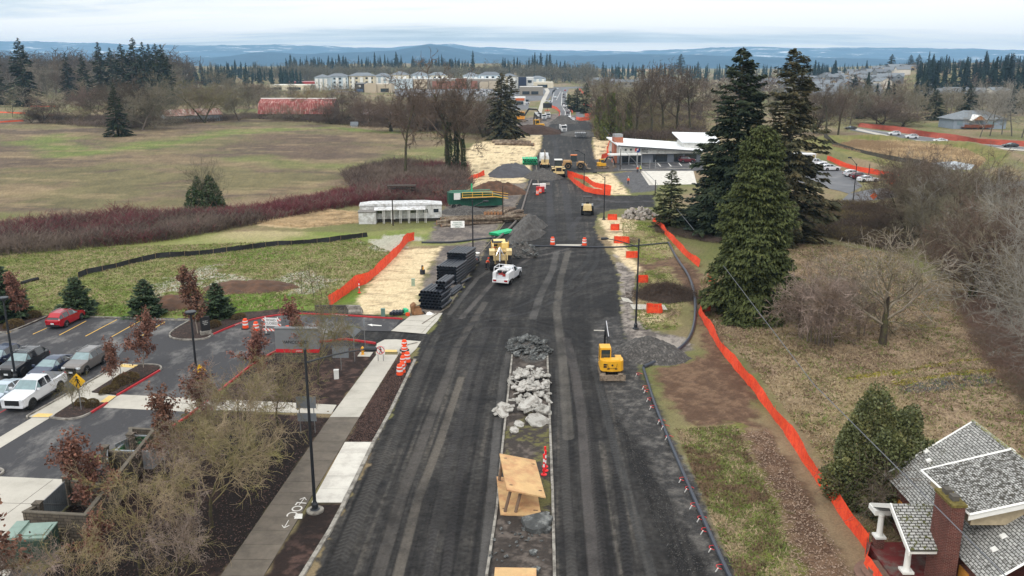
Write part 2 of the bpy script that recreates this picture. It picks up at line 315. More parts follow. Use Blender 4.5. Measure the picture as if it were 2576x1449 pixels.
def paint(x, y):
    n = len(x); A = lambda c: np.tile(np.array(c), (n, 1))
    C = lambda *c: np.array(S(*c))[None, :]
    zone = np.zeros(n, int)
    f1 = fbm(x / 3.2, y / 3.2, 5, 1, .6); f2 = fbm(x / 14, y / 20, 4, 5, .55); f3 = fbm(x * 1.7, y * 1.7, 3, 9, .7); fine = rng.random(n)
    wob = (fbm(x * .9, y * .9, 3, 20, .7) - .5)
    big = fbm(x / 70, y / 70, 3, 33)
    c = lerp(A(S(112, 108, 72)), A(S(128, 112, 88)), ss(.35, .65, f2)); c = lerp(c, A(S(92, 100, 52)), ss(.5, .7, fbm(x / 25, y / 25, 4, 12)) * .7)
    rough = np.full(n, .95)
    def put(d, col, z=None, w=.25, jag=1.0, r=None, k=1.0):
        nonlocal c, rough
        a = ss(-w, w, d + wob * jag) * k; c = c * (1 - a[:, None]) + col * a[:, None]
        if z is not None: zone[(a > .5)] = z
        if r is not None: rough[:] = rough * (1 - a) + r * a
    d = sdf(FIELD, x, y)
    col = lerp(A(S(124, 108, 84)), A(S(98, 84, 70)), ss(.4, .62, fbm(x / 22, y / 16, 5, 40, .65)))
    col = lerp(col, A(S(110, 106, 70)), ss(.48, .62, fbm(x / 30 + 3, y / 26, 5, 44, .6)) * .7)
    g1, _ = pld(PL([(130, 345), (118, 365), (200, 385), (330, 372), (480, 352), (640, 330), (860, 322), (980, 332)]), x, y, 60)
    col = lerp(col, A(S(108, 124, 58)), ss(16, 1, np.abs(g1) + (f2 - .5) * 24 + (f1 - .5) * 12) * .8)
    g2, _ = pld(PL([(640, 400), (760, 415), (900, 420), (1020, 400), (1140, 372), (1230, 362)]), x, y, 60)
    col = lerp(col, A(S(112, 120, 66)), ss(15, 1, np.abs(g2) + (f2 - .5) * 18 + (f1 - .5) * 12) * .7)
    col = lerp(col, A(S(94, 78, 66)), ss(-4, 4, sdf(PL([(610, 365), (700, 335), (850, 345), (990, 362), (880, 378), (820, 395), (700, 392)]), x, y) + (f2 - .5) * 30 + (f1 - .5) * 16) * .7)
    col = lerp(col, A(S(150, 132, 100)), ss(.6, .7, fbm(x / 16, y / 7, 5, 61)) * .5)
    col = col * (.45 + 1.1 * (.5 * fbm(x / 4, y / 7, 4, 160, .75) + .5 * f1))[:, None] * .86
    put(d, col, 1, 4, 6)
    d = sdf(LAWN, x, y)
    col = lerp(A(S(118, 122, 70)), A(S(144, 138, 98)), ss(.42, .62, f2)); col = lerp(col, A(S(104, 120, 52)), ss(.45, .65, fbm(x / 8, y / 8, 4, 50)) * .75)
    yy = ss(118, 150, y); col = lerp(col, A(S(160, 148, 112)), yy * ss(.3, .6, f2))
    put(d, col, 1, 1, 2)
    for px, py, rr in ((290, 785, 5), (680, 770, 7), (870, 750, 4), (620, 760, 6), (660, 640, 5), (480, 770, 4)):
        q = P(px, py); put(rr - np.hypot((x - q[0]), (y - q[1]) * 1.2) + (f1 - .5) * 8, A(S(88, 118, 34)), None, 2, 1, k=.8)
    for px, py, rr in ((980, 612, 4), (470, 705, 4), (560, 712, 2.5), (760, 705, 3)):
        q = P(px, py); put(rr - np.hypot((x - q[0]), (y - q[1]) * .6) + (f1 - .5) * 9, A(S(176, 172, 164)), None, .4, 1, k=.7)
    put(sdf(BERM, x, y), lerp(A(S(118, 112, 66)), A(S(96, 100, 48)), ss(.4, .6, f1)), 1, 1, 2)
    put(sdf(POND, x, y), lerp(A(S(170, 150, 118)), A(S(138, 118, 88)), ss(.3, .7, f3)), 1, 1, 2)
    put(sdf(PL([(1500, 190), (1700, 188), (1700, 181), (1500, 182)]), x, y), A(S(150, 122, 88)), None, 30, 50)
    put(sdf(DRYR, x, y), lerp(lerp(A(S(150, 130, 108)), A(S(112, 92, 76)), ss(.4, .64, f1)), A(S(126, 118, 74)), ss(.56, .7, f2) * .6), 1, 1, 2)
    for i, b in enumerate(BROWN): put(sdf(b, x, y), lerp(A(S(86, 66, 52)), A(S(110, 88, 70)), ss(.4, .65, f1 * .5 + f3 * .5)), 1, .6, 2)
    for b in GRASSR: put(sdf(b, x, y), lerp(lerp(A(S(152, 142, 102)), A(S(106, 116, 48)), ss(.42, .6, f2 * .5 + f1 * .5)), A(S(88, 72, 56)), ss(.6, .75, f1)), 1, .8, 2.5)
    put(sdf(PL([(2262, 962), (2400, 940), (2510, 940), (2500, 962), (2360, 985), (2265, 990)]), x, y), A(S(84, 84, 82)), None, .3, 1)
    for pl, cc in ((PL([(2120, 952), (2260, 935), (2400, 908), (2520, 900)]), (128, 122, 30)), (PL([(2262, 962), (2390, 940), (2500, 930)]), (132, 124, 28)), (PL([(2130, 800), (2250, 810), (2390, 830)]), (118, 116, 34))):
        g, _ = pld(pl, x, y, 3); put(.28 - np.abs(g) + (f1 - .45) * 1.2, A(S(*cc)), None, .1, .4)
    for b in MUD: put(sdf(b, x, y), lerp(A(S(88, 82, 80)), A(S(122, 114, 106)), ss(.4, .65, f1 * .6 + f3 * .4)), 2, .6, 2)
    for i, b in enumerate(STRAW):
        col = lerp(A(S(206, 188, 152)), A(S(170, 150, 118)), ss(.5, .8, fbm(x * .6, y * 2.4, 4, 70, .7))); col = lerp(col, A(S(110, 96, 78)), ss(.62, .7, fbm(x / 2.5, y * .9, 4, 75, .6)) * (.9 if i > 0 else .4))
        put(sdf(b, x, y), col, 3, .5, 2.0)
    put(sdf(PL([(1640, 300), (1530, 300), (1520, 330), (1640, 340)]), x, y), A(S(92, 80, 66)), None, 3, 5)
    put(sdf(GRAVR, x, y), lerp(A(S(150, 142, 134)), A(S(92, 86, 82)), ss(.4, .6, f3 * .6 + f1 * .4)), 2, .4, 2)
    for b in MULCH: put(sdf(b, x, y), lerp(lerp(A(S(44, 34, 31)), A(S(80, 62, 56)), ss(.45, .75, f3)), A(S(30, 24, 22)), ss(.5, .7, f2)), 4, .2, .5)
    for b in LOTS: put(sdf(b, x, y), A(S(60, 60, 62)), None, .1, .1)
    dR = sdf(ROAD, x, y); u = x - .042 * y + 1.2 * np.sin(y / 37)
    tr = fbm(u * 1.5, y * .035, 4, 80, .6) * .55 + fbm(u * 4.5, y * .06, 3, 84, .6) * .45
    inter = ss(82, 92, y) * ss(190, 175, y)
    ang = np.arctan2(y - 92, x - 24); rad = np.hypot(x - 24, y - 92)
    tr2 = fbm(rad * .9, ang * 3.0, 4, 90, .6); tr = tr * (1 - inter * .55) + tr2 * inter * .55
    tr = tr + (f1 - .5) * .35 + (f2 - .5) * .2; base = lerp(A(S(30, 29, 30)), A(S(64, 62, 60)), ss(.36, .72, tr)); base = lerp(base, A(S(104, 98, 90)), ss(.6, .78, tr) * ss(.35, .7, f2) * .6)
    base = lerp(base, A(S(30, 30, 32)), ss(.62, .74, fbm(x / 2.2, y / 3.5, 5, 130, .7)) * .7); base = base * (0.2 + .98 * fbm(x * 4, y * 4, 2, 140))[:, None]
    put(dR, base, 5, .12, 1.3, .8)
    put(sdf(GSW, x, y), lerp(A(S(56, 55, 55)), A(S(104, 101, 97)), ss(.45, .8, f3 * .8 + f2 * .3)) * (0.75 + .5 * fine)[:, None], 5, .6, 1.2, k=.85)
    put(sdf(PL([(640, 545), (800, 530), (905, 535), (905, 560), (760, 574), (640, 566)]), x, y), A(S(176, 154, 120)), 1, 1, 3)
    put(sdf(PL([(1540, 436), (1640, 424), (1655, 478), (1590, 486)]), x, y), A(S(84, 84, 86)) * (.7 + .6 * f3)[:, None], 2, .6, 2)
    put(sdf(PL([(1500, 400), (1562, 398), (1600, 420), (1560, 432), (1500, 430)]), x, y), A(S(78, 70, 64)), 2, .6, 2)
    hh = np.zeros(n)
    def track(pts, w, dark, tread=0.0, depth=.03, pitch=.42, k=.8):
        nonlocal c
        g, al = pld(pts, x, y, 4); g = np.abs(g); inside = ss(w, w * .75, g) * (dR > -.2)
        pat = .5 + .5 * np.sin((al + g * .9) * 2 * PI / pitch) if tread else 0
        a = inside * k * (.35 + .65 * ss(.35, .6, f1 * .6 + f2 * .4)) * .8; c = c * (1 - a[:, None]) + (np.array(S(*dark))[None, :] * (1 - (tread * pat if tread else 0) * np.ones(n))[:, None]) * a[:, None]
        hh[:] = hh - inside * depth * (1 - .7 * (pat if tread else 0)) + ss(w * 1.7, w * 1.05, g) * ss(w * .8, w, g) * depth * .8
    nar = [([(835, 1449), (930, 1230), (1010, 1060), (1060, 930), (1082, 880)], .55, (72, 70, 68), .55, .05),
           ([(950, 1449), (1010, 1250), (1080, 1060), (1130, 930), (1150, 870), (1220, 760)], .45, (84, 80, 76), 0, .05),
           ([(1075, 1449), (1105, 1250), (1150, 1080), (1185, 930), (1230, 820)], .3, (64, 62, 62), .5, .02), ([(1120, 1449), (1145, 1250), (1180, 1080), (1210, 940)], .3, (60, 58, 58), .5, .02),
           ([(1215, 1449), (1235, 1250), (1250, 1080), (1268, 930), (1290, 850)], .35, (92, 90, 88), 0, .02),
           ([(1000, 1449), (1050, 1260), (1110, 1100), (1160, 950)], .35, (102, 96, 88), 0, .03),
           ([(1500, 1449), (1480, 1250), (1465, 1050), (1445, 930), (1425, 850)], .5, (84, 80, 78), 0, .05), ([(1440, 1449), (1425, 1250), (1415, 1050), (1405, 930)], .35, (74, 72, 70), .3, .03),
           ([(1520, 1449), (1500, 1250), (1480, 1050)], .25, (52, 50, 50), .7, .04), ([(1582, 1449), (1560, 1250), (1535, 1060), (1500, 920)], .28, (44, 44, 46), .8, .05),
           ([(1640, 1449), (1590, 1280), (1540, 1100), (1490, 900)], .35, (66, 66, 66), .2, .03),
           ([(1110, 840), (1200, 810), (1330, 806), (1430, 830), (1470, 870)], .4, (40, 40, 42), 0, .06), ([(1110, 860), (1220, 822), (1330, 822), (1400, 850), (1440, 900)], .4, (42, 42, 44), 0, .06),
           ([(1150, 800), (1300, 770), (1420, 720), (1480, 650), (1490, 600)], .4, (48, 48, 50), 0, .06), ([(1180, 812), (1330, 785), (1450, 730), (1500, 660), (1505, 610)], .4, (50, 50, 52), 0, .06),
           ([(1130, 790), (1200, 700), (1290, 640), (1400, 620)], .35, (86, 84, 82), 0, .03), ([(1160, 800), (1240, 710), (1330, 650), (1430, 625)], .35, (92, 88, 86), 0, .03),
           ([(1430, 1100), (1415, 900), (1400, 780), (1410, 700), (1430, 630)], .5, (98, 94, 88), 0, .03), ([(1340, 800), (1360, 740), (1390, 680), (1400, 630)], .5, (88, 86, 84), 0, .03),
           ([(1390, 600), (1385, 540), (1380, 470), (1395, 420), (1400, 370), (1385, 330)], .8, (56, 56, 60), 0, .04), ([(1440, 600), (1430, 540), (1420, 470), (1410, 440)], .8, (52, 52, 55), 0, .04),
           ([(1500, 500), (1560, 508), (1640, 505)], .9, (72, 72, 76), 0, .03), ([(1440, 570), (1470, 530), (1520, 510)], .6, (60, 60, 64), 0, .03)]
    for pts, w, dk, tr_, dp in nar: track(PL(pts), w, dk, tr_, dp)
    cut, _ = pld(PL([(1005, 872), (1120, 872), (1290, 868)]), x, y, 3); put(.25 - np.abs(cut), A(S(34, 34, 36)), None, .08, .3)
    dM = sdf(MEDIAN, x, y)
    col = lerp(A(S(58, 52, 48)), A(S(94, 86, 80)), ss(.4, .7, f3)); moss = ss(.42, .55, f1) * ss(46, 50, y) * ss(70, 60, y)
    col = lerp(col, A(S(96, 94, 46)), moss * ss(.4, .6, f3) * .8); put(dM, col, 6, .1, .1)
    hh = hh + ss(0, .3, dM) * .08
    c = c * (.86 + .28 * rng.random(n))[:, None] * (.9 + .2 * f3)[:, None]
    amp = np.where(zone == 5, .13, .10) * ss(0, 30, y) * ss(400, 200, y)
    hh = hh + (fbm(x * .8, y * .8, 3, 100) - .5) * 2 * amp * .5
    hh = hh + np.where(zone == 5, (fbm(x * 3.1, y * 3.1, 3, 150, .7) - .5) * .07 * ss(200, 100, y), 0)
    hh = hh + np.where(zone == 1, (f3 - .5) * .12 * ss(400, 150, y), 0)
    lot = sdf(LOTS[0], x, y); inlot = ss(.5, -.5, lot)
    hh = hh * inlot - .05 * (1 - inlot)
    return c, rough, zone, hh
def fan(rows, cols):
    r = np.array(rows); cc = np.array(cols)
    Y = np.repeat(r, len(cc)); X = np.tile(cc, len(r)) * (Y + 14)
    return X, Y, len(r), len(cc)
s0 = list(np.arange(-60, 34, 8.0)); Y = 36.0; rows = s0
while Y < 9000:
    rows.append(Y); Y += min(max(Y * Y / 2150 / 27.3 * 2.0 * (1 if Y > 80 else .8), .04), Y * .045)
cols = list(np.linspace(-1.6, -.72, 30)[:-1]) + list(np.linspace(-.72, .72, 1150)) + list(np.linspace(.72, 1.6, 30)[1:])
X, Y, nr, nc = fan(rows, cols)
rgb, rough, zone, hh = paint(X, Y)
Zt = relief(X, Y) + hh
gm = bpy.data.materials.new('ground_earth'); gm.use_nodes = True; t = gm.node_tree; b = t.nodes['Principled BSDF']
at = N(t, 'ShaderNodeAttribute', attribute_name='Col'); ar = N(t, 'ShaderNodeAttribute', attribute_name='Rgh')
tc = N(t, 'ShaderNodeTexCoord'); no = N(t, 'ShaderNodeTexNoise', i_Scale=7.0, i_Detail=6.0, i_Roughness=.8); L(t, tc.outputs['Object'], no.inputs['Vector'])
mr = N(t, 'ShaderNodeMapRange'); mr.inputs[1].default_value = .3; mr.inputs[2].default_value = .7; mr.inputs[3].default_value = .72; mr.inputs[4].default_value = 1.28; L(t, no.outputs['Fac'], mr.inputs[0])
hs = N(t, 'ShaderNodeHueSaturation'); L(t, at.outputs['Color'], hs.inputs['Color']); L(t, mr.outputs[0], hs.inputs['Value']); L(t, hs.outputs[0], b.inputs['Base Color'])
L(t, ar.outputs['Fac'], b.inputs['Roughness']); b.inputs['Specular IOR Level'].default_value = .25
bu = N(t, 'ShaderNodeBump', i_Strength=.7, i_Distance=.06); L(t, no.outputs['Fac'], bu.inputs['Height']); L(t, bu.outputs[0], b.inputs['Normal'])
idx = np.arange(nr * nc).reshape(nr, nc)
F = np.stack([idx[:-1, :-1], idx[:-1, 1:], idx[1:, 1:], idx[1:, :-1]], -1).reshape(-1, 4)
zf = zone[F[:, 0]]
V = np.stack([X, Y, Zt], 1)
def submesh(name, sel):
    f = F[sel]; u, inv = np.unique(f, return_inverse=True); f = inv.reshape(-1, 4)
    mb = MB(); mb.arr(V[u], f); me = mb.mesh(name, gm, True)
    ca = me.color_attributes.new('Col', 'FLOAT_COLOR', 'POINT'); ca.data.foreach_set('color', np.concatenate([rgb[u], np.ones((len(u), 1))], 1).astype(np.float32).ravel())
    ra = me.attributes.new('Rgh', 'FLOAT', 'POINT'); ra.data.foreach_set('value', rough[u].astype(np.float32))
    o = bpy.data.objects.new(name, me); COL.objects.link(o); o['kind'] = 'structure'; return o
for nm, zs in (('ground', (0,)), ('grass_field', (1,)), ('bare_earth', (2,)), ('straw_covered_ground', (3,)), ('mulch_bed', (4,)), ('gravel_road', (5,)), ('road_median', (6,))):
    submesh(nm, np.isin(zf, zs))
# ---------------------------------------------------------------- vegetation
BARK = mat('bark_grey', S(112, 102, 92), .95, var=.25, sc=6, rnd=.2)
BARKD = mat('bark_dark', S(66, 58, 50), .95, var=.25, sc=6, col2=S(80, 82, 48), sc2=2.0, rnd=.15)
TWIG = mat('twigs_grey', S(124, 117, 100), .9, var=.15, sc=.6, col2=S(106, 100, 80), rnd=.28)
TWIGB = mat('twigs_brown', S(98, 84, 72), .9, var=.15, sc=.6, rnd=.3)
TWIGY = mat('twigs_mossy', S(136, 122, 98), .9, var=.2, sc=.8, col2=S(116, 112, 68), sc2=.5, thr=(.45, .6), rnd=.2)
TWIGP = mat('twigs_pinkish', S(152, 136, 126), .9, var=.2, sc=.8, col2=S(116, 100, 84), sc2=.5, rnd=.1)
TWIGS_ = mat('twigs_silver', S(142, 138, 130), .9, var=.15, sc=.8, rnd=.12)
RED = mat('twigs_red', S(110, 60, 64), .9, var=.3, sc=.3)
NEED = mat('needles_fir', S(48, 58, 40), .85, var=.35, sc=.9, col2=S(74, 78, 50), sc2=.35, thr=(.5, .7), rnd=.2, spec=.2)
NEEDC = mat('needles_cedar', S(72, 80, 46), .85, var=.4, sc=1.4, col2=S(104, 108, 64), sc2=.9, thr=(.5, .72), spec=.2)
NEEDY = mat('needles_brownish', S(62, 64, 46), .85, var=.35, sc=.9, col2=S(92, 80, 54), sc2=.5, thr=(.45, .7), rnd=.1, spec=.2)
NEEDF = mat('needles_far', S(40, 54, 50), .9, var=.35, sc=.12, rnd=.3, spec=.1)
LEAFG = mat('leaves_holly', S(86, 92, 56), .6, var=.45, sc=2.0, col2=S(134, 128, 76), sc2=.6, thr=(.5, .7))
IVY = mat('leaves_ivy', S(78, 90, 46), .7, var=.4, sc=.4, col2=S(120, 124, 62), sc2=.5, rnd=.15)
LEAFB = mat('leaves_brown', S(128, 88, 72), .8, var=.4, sc=2.5, col2=S(98, 70, 62), sc2=1.0, rnd=.15)
CLIP = mat('leaves_clipped', S(104, 88, 52), .8, var=.4, sc=4, col2=S(84, 68, 44), sc2=3, rnd=.1)
def segs_mesh(mb, P0, P1, r0, r1, n=3, mi=0):
    P0 = np.asarray(P0, float); P1 = np.asarray(P1, float); r0 = np.asarray(r0); r1 = np.asarray(r1)
    d = P1 - P0; d /= np.maximum(np.linalg.norm(d, axis=1, keepdims=True), 1e-9)
    ref = np.where(np.abs(d[:, 2:3]) < .9, np.array([[0, 0, 1.]]), np.array([[1., 0, 0]]))
    a = np.cross(d, ref); a /= np.linalg.norm(a, axis=1, keepdims=True); b = np.cross(d, a)
    vs = []
    for p, r in ((P0, r0), (P1, r1)):
        for j in range(n):
            t = 2 * PI * j / n; vs.append(p + (a * cos(t) + b * sin(t)) * r[:, None])
    V = np.stack(vs, 1).reshape(-1, 3); k = np.arange(len(P0))[:, None] * 2 * n
    F = np.concatenate([k + np.array([[j, (j + 1) % n, n + (j + 1) % n, n + j]]) for j in range(n)])
    mb.arr(V, F, mi)
def leaves_mesh(mb, C, D, Nn, ln, wd, mi=0):
    """rhombic leaf clumps: centre C, direction D, normal hint Nn"""
    D = D / np.maximum(np.linalg.norm(D, axis=1, keepdims=True), 1e-9); s = np.cross(D, Nn); s /= np.maximum(np.linalg.norm(s, axis=1, keepdims=True), 1e-9)
    ln = np.asarray(ln).reshape(-1, 1); wd = np.asarray(wd).reshape(-1, 1)
    V = np.stack([C - D * ln * .5, C + s * wd * .5, C + D * ln * .5, C - s * wd * .5], 1).reshape(-1, 3)
    mb.arr(V, np.arange(len(C) * 4).reshape(-1, 4), mi)
def skeleton(h, spread, tr, seed, fork=.3, up=.35, lv=(11, 7, 6, 4), wob=.22, twl=1.0, lean=0, multi=1, tw=.012):
    g = np.random.default_rng(seed); T = []; C = []   # trunk segs, crown segs
    def branch(p, d, ln, r, k, level):
        n = 5 if level == 0 else (4 if level < 3 else 2); pts = [p]; rs = [r]
        for i in range(n):
            d = d + g.normal(0, wob * (.35 if level == 0 else 1), 3); d[2] += up * (.15 if level else .05); d = d / np.linalg.norm(d)
            p = p + d * ln / n; pts.append(p); rs.append(max(r * (1 - (.75 if level else .6) * (i + 1) / n), tw * .6))
        for i in range(n):
            (T if level == 0 else C).append((pts[i], pts[i + 1], rs[i], rs[i + 1]))
        if level < len(lv):
            m = lv[level]; m = max(2, int(m * g.uniform(.8, 1.25)))
            for j in range(m):
                f = (fork + (1 - fork) * (j + g.uniform(0, 1)) / m) if level == 0 else g.uniform(.15, 1)
                q = f * n; i = min(int(q), n - 1); q -= i; pp = pts[i] * (1 - q) + pts[i + 1] * q; rr = rs[i] * (1 - q) + rs[i + 1] * q
                dd = pts[i + 1] - pts[i]; dd = dd / np.linalg.norm(dd)
                az = g.uniform(0, 2 * PI) if level else j * 2.4 + g.uniform(-.5, .5)
                if level == 0:
                    el = g.uniform(.25, .75) + up * .8 * f; o = np.array([cos(az) * cos(el), sin(az) * cos(el), sin(el)])
                    l2 = spread * (1.15 - .55 * max(0, f - fork) / (1 - fork + .01)) * g.uniform(.8, 1.15) / max(.45, cos(el))
                    l2 = min(l2, max(h * .62, spread))
                else:
                    a = np.cross(dd, [0, 0, 1.]) + 1e-6; a /= np.linalg.norm(a); b2 = np.cross(dd, a); an = g.uniform(.5, 1.0)
                    o = dd * cos(an) + (a * cos(az) + b2 * sin(az)) * sin(an); l2 = ln * g.uniform(.32, .6) * (twl if level >= 2 else 1)
                branch(pp, o, l2, max(rr * g.uniform(.45, .65), tw), k, level + 1)
    for k in range(multi):
        d = np.array([lean + (g.normal(0, .3) if multi > 1 else 0), g.normal(0, .3 if multi > 1 else .05), 1.0]); d /= np.linalg.norm(d)
        branch(np.array([g.normal(0, .3), g.normal(0, .3), -.2]) * (1 if multi > 1 else .01), d, h * (.78 if multi == 1 else g.uniform(.6, .85)), tr, k, 0)
    return T, C
def bare_meshes(name, tm, cm, **k):
    T, C = skeleton(**k); a = MB(); b = MB()
    for mb, Sg, n in ((a, T, 6), (b, C, 3)):
        P0, P1, r0, r1 = map(np.array, zip(*Sg)); segs_mesh(mb, P0, P1, r0, r1, n)
    return [('trunk', a.mesh(name + '_trunk', tm)), ('crown', b.mesh(name + '_crown', cm))], C
def joined(name, tm, cm, **k):
    T, C = skeleton(**k); a = MB()
    for Sg, n, mi in ((T, 4, 0), (C, 3, 1)):
        P0, P1, r0, r1 = map(np.array, zip(*Sg)); segs_mesh(a, P0, P1, r0, r1, n, mi)
    return a.mesh(name, [tm, cm])
def conifer_arrays(h, r, seed, nb=130, m=16, size=.5, base=.06, droop=.35, rag=.3, pw=.85, fan=.5, flat=.2, tips=2):
    g = np.random.default_rng(seed); C = []; D = []; Ln = []; Wd = []; BR = []
    for i in range(nb):
        t = base + (1 - base) * ((i + g.uniform(0, 1)) / nb) ** .92
        az = g.uniform(0, 2 * PI); rr = r * (max(1 - t, .0) ** pw) * (1 + g.uniform(-rag, rag * .6)) * min(1, .55 + (t - base) * 6) + .25
        rr *= 1 + .22 * sin(az * 2 + seed) * sin(t * 19 + seed)
        z0 = h * t; up0 = .35 * (t - .35)
        mm = max(4, int(m * rr / r * 1.6))
        f = np.sqrt(g.uniform(.03, 1, mm)); out = np.array([cos(az), sin(az), 0]); sd = np.array([-sin(az), cos(az), 0])
        zz = z0 + rr * (up0 * f - droop * f ** 2 * (1.2 - t)) + rr * .12 * np.maximum(f - .8, 0) * 4
        sp = g.uniform(-1, 1, mm) * fan * rr * .34 * (1.1 - f * .7)
        c = out[None] * (f * rr)[:, None] + sd[None] * sp[:, None]; c[:, 2] = zz - np.abs(sp) * .25 + g.normal(0, size * .12, mm)
        d = out[None] * 1.0 + sd[None] * (np.sign(sp) * g.uniform(.1, 1.0, mm))[:, None] + np.array([[0, 0, 1.]]) * (-droop * f * 1.3 + g.normal(0, flat, mm))[:, None]
        C.append(c); D.append(d); s = size * (.6 + .6 * (1 - t)) * g.uniform(.7, 1.3, mm); Ln.append(s * 1.5); Wd.append(s * .62)
        BR.append((np.array([0, 0, z0]), out * rr * .8 + np.array([0, 0, z0 + rr * (up0 * .8 - droop * .6 * (1.2 - t))])))
    k = 5; C.append(np.stack([g.normal(0, .05, k), g.normal(0, .05, k), h * np.linspace(.965, 1.0, k)], 1)); D.append(np.stack([g.normal(0, .4, k), g.normal(0, .4, k), np.ones(k)], 1)); Ln.append(np.full(k, size)); Wd.append(np.full(k, size * .3))
    return np.concatenate(C), np.concatenate(D), np.concatenate(Ln), np.concatenate(Wd), BR
def conifer_meshes(name, h, r, seed, needle, **k):
    C, D, Ln, Wd, BR = conifer_arrays(h, r, seed, **k); g = np.random.default_rng(seed); b = MB(); a = MB()
    nn = np.stack([g.normal(0, .45, len(C)), g.normal(0, .45, len(C)), np.ones(len(C))], 1); leaves_mesh(b, C, D, nn, Ln, Wd)
    a.tube([(0, 0, -.3), (0, 0, h * .5), (0, 0, h * .97)], [h * .017 + .05, h * .01 + .03, .02], 7)
    P0 = np.array([x[0] for x in BR]); P1 = np.array([x[1] for x in BR]); segs_mesh(a, P0, P1, np.full(len(P0), .05 + h * .001), np.full(len(P0), .015), 3)
    return [('trunk', a.mesh(name + '_trunk', BARKD)), ('crown', b.mesh(name + '_crown', needle))]
def far_conifer(name, seed, h=30, r=4.5, needle=None, tiers=26, m=11):
    g = np.random.default_rng(seed); C = []; D = []; Ln = []
    n = tiers * m; t = .12 + .88 * g.uniform(0, 1, n) ** 1.15; az = g.uniform(0, 6.283, n); f = g.uniform(.35, 1, n)
    rr = r * (1 - t) ** .8 * (1 + .5 * np.sin(az * 2 + t * 14 + seed)) * f + .12
    C = np.stack([np.cos(az) * rr * .7, np.sin(az) * rr * .7, h * t - rr * .3], 1); D = np.stack([np.cos(az), np.sin(az), g.uniform(-.7, .1, n)], 1)
    mb = MB(); leaves_mesh(mb, C, D, np.stack([g.normal(0, .6, n), g.normal(0, .6, n), np.ones(n)], 1), 1.0 + 2.4 * (1 - t), .8 + 1.5 * (1 - t))
    mb.tube([(0, 0, -2), (0, 0, h * .99)], [.35, .06], 5, 1); cc = MB()
    cc.lathe([(r * .34, h * .12), (r * .3, h * .35), (r * .14, h * .7), (.05, h)], 7)   # dense inner foliage
    mb.arr(np.array(cc.v), np.array([f for f in cc.f if len(f) == 4]), 0)
    return mb.mesh(name, [needle or NEEDF, BARKD])
def place(parts, name, px, py, ty, h0, label, cat='tree', group=None, rz=None, wid=1.0, X=None, Y=None, z=None):
    if Y is None: X, Y = P(px, py)
    z = gz(X, Y) if z is None else z
    h = HT(Y, ty) - z; s = h / h0
    e = empty(name, (X, Y, z), ru(0, 6.28) if rz is None else rz, label, cat, group, (s * wid, s * wid, s))
    for nm, me in parts: link(nm, me, e)
    return e
cedar = conifer_meshes('cedar', 21, 5.3, 3, NEEDC, nb=980, m=62, size=.36, base=.0, droop=.5, rag=.2, pw=.5, fan=1.5, flat=.9)
place(cedar, 'cedar_tree', 1886, 792, 318, 21, 'big drooping green cedar beside the orange fence, nearest of the tall evergreens', group='tall evergreens right of the road', rz=.4)
firA = conifer_meshes('firA', 30, 7.6, 5, NEED, nb=420, m=66, size=.66, base=.02, droop=.42, rag=.34, pw=.55, fan=1.0, flat=.3)
place(firA, 'fir_tree', 1840, 590, 122, 30, 'tall dark fir left of the two giants, behind the drooping cedar', group='tall evergreens right of the road', rz=1.4)
firB = conifer_meshes('firB', 30, 7.2, 9, NEEDY, nb=340, m=62, size=.64, base=.03, droop=.40, rag=.45, pw=.52, fan=.9, flat=.3)
place(firB, 'fir_tree', 1965, 610, 124, 30, 'tall brownish fir with long ragged limbs, right of the two giants', group='tall evergreens right of the road', rz=2.9)
yew = conifer_meshes('yew', 9, 3.4, 12, mat('needles_yew', S(74, 78, 42), .85, var=.4, sc=1.2, col2=S(50, 58, 34), sc2=.6), nb=160, m=44, size=.36, base=.0, droop=.2, rag=.3, pw=.7, fan=1.2)
place(yew, 'evergreen_tree', 1684, 572, 428, 9, 'small olive evergreen at the foot of the tall firs, next to the dark road bend', rz=0)
pine = conifer_meshes('pine', 10, 4.6, 14, mat('needles_pine', S(42, 56, 44), .85, var=.4, sc=1.2), nb=130, m=50, size=.5, base=.0, droop=.25, rag=.4, pw=.55, fan=1.2)
place(pine, 'pine_tree', 1762, 578, 448, 10, 'low bushy dark pine between the olive evergreen and the cedar', rz=0, wid=1.1)
fA = conifer_meshes('fA', 30, 6.2, 21, NEED, nb=200, m=34, size=.9, base=.03, droop=.4, rag=.42, pw=.75)
fB = conifer_meshes('fB', 30, 5.6, 23, NEED, nb=190, m=30, size=.9, base=.05, droop=.45, rag=.55, pw=.8)
fC = conifer_meshes('fC', 20, 4.6, 25, NEED, nb=240, m=34, size=.55, base=.0, droop=.35, rag=.18, pw=.9)
fD = conifer_meshes('fD', 25, 6.6, 27, NEEDY, nb=240, m=40, size=.75, base=.03, droop=.5, rag=.35, pw=.6)
place(fC, 'fir_tree', 298, 345, 214, 20, 'neat conical fir standing alone in the left field', rz=0, wid=1.25)
place(fD, 'cedar_tree', 1262, 352, 184, 25, 'broad dark twin-topped evergreen beside the road by the yellow straw', rz=0, wid=1.15)
place(fD, 'cedar_tree', 1283, 346, 190, 25, 'second stem of the broad dark evergreen beside the road, on its right', rz=2, wid=1.0)
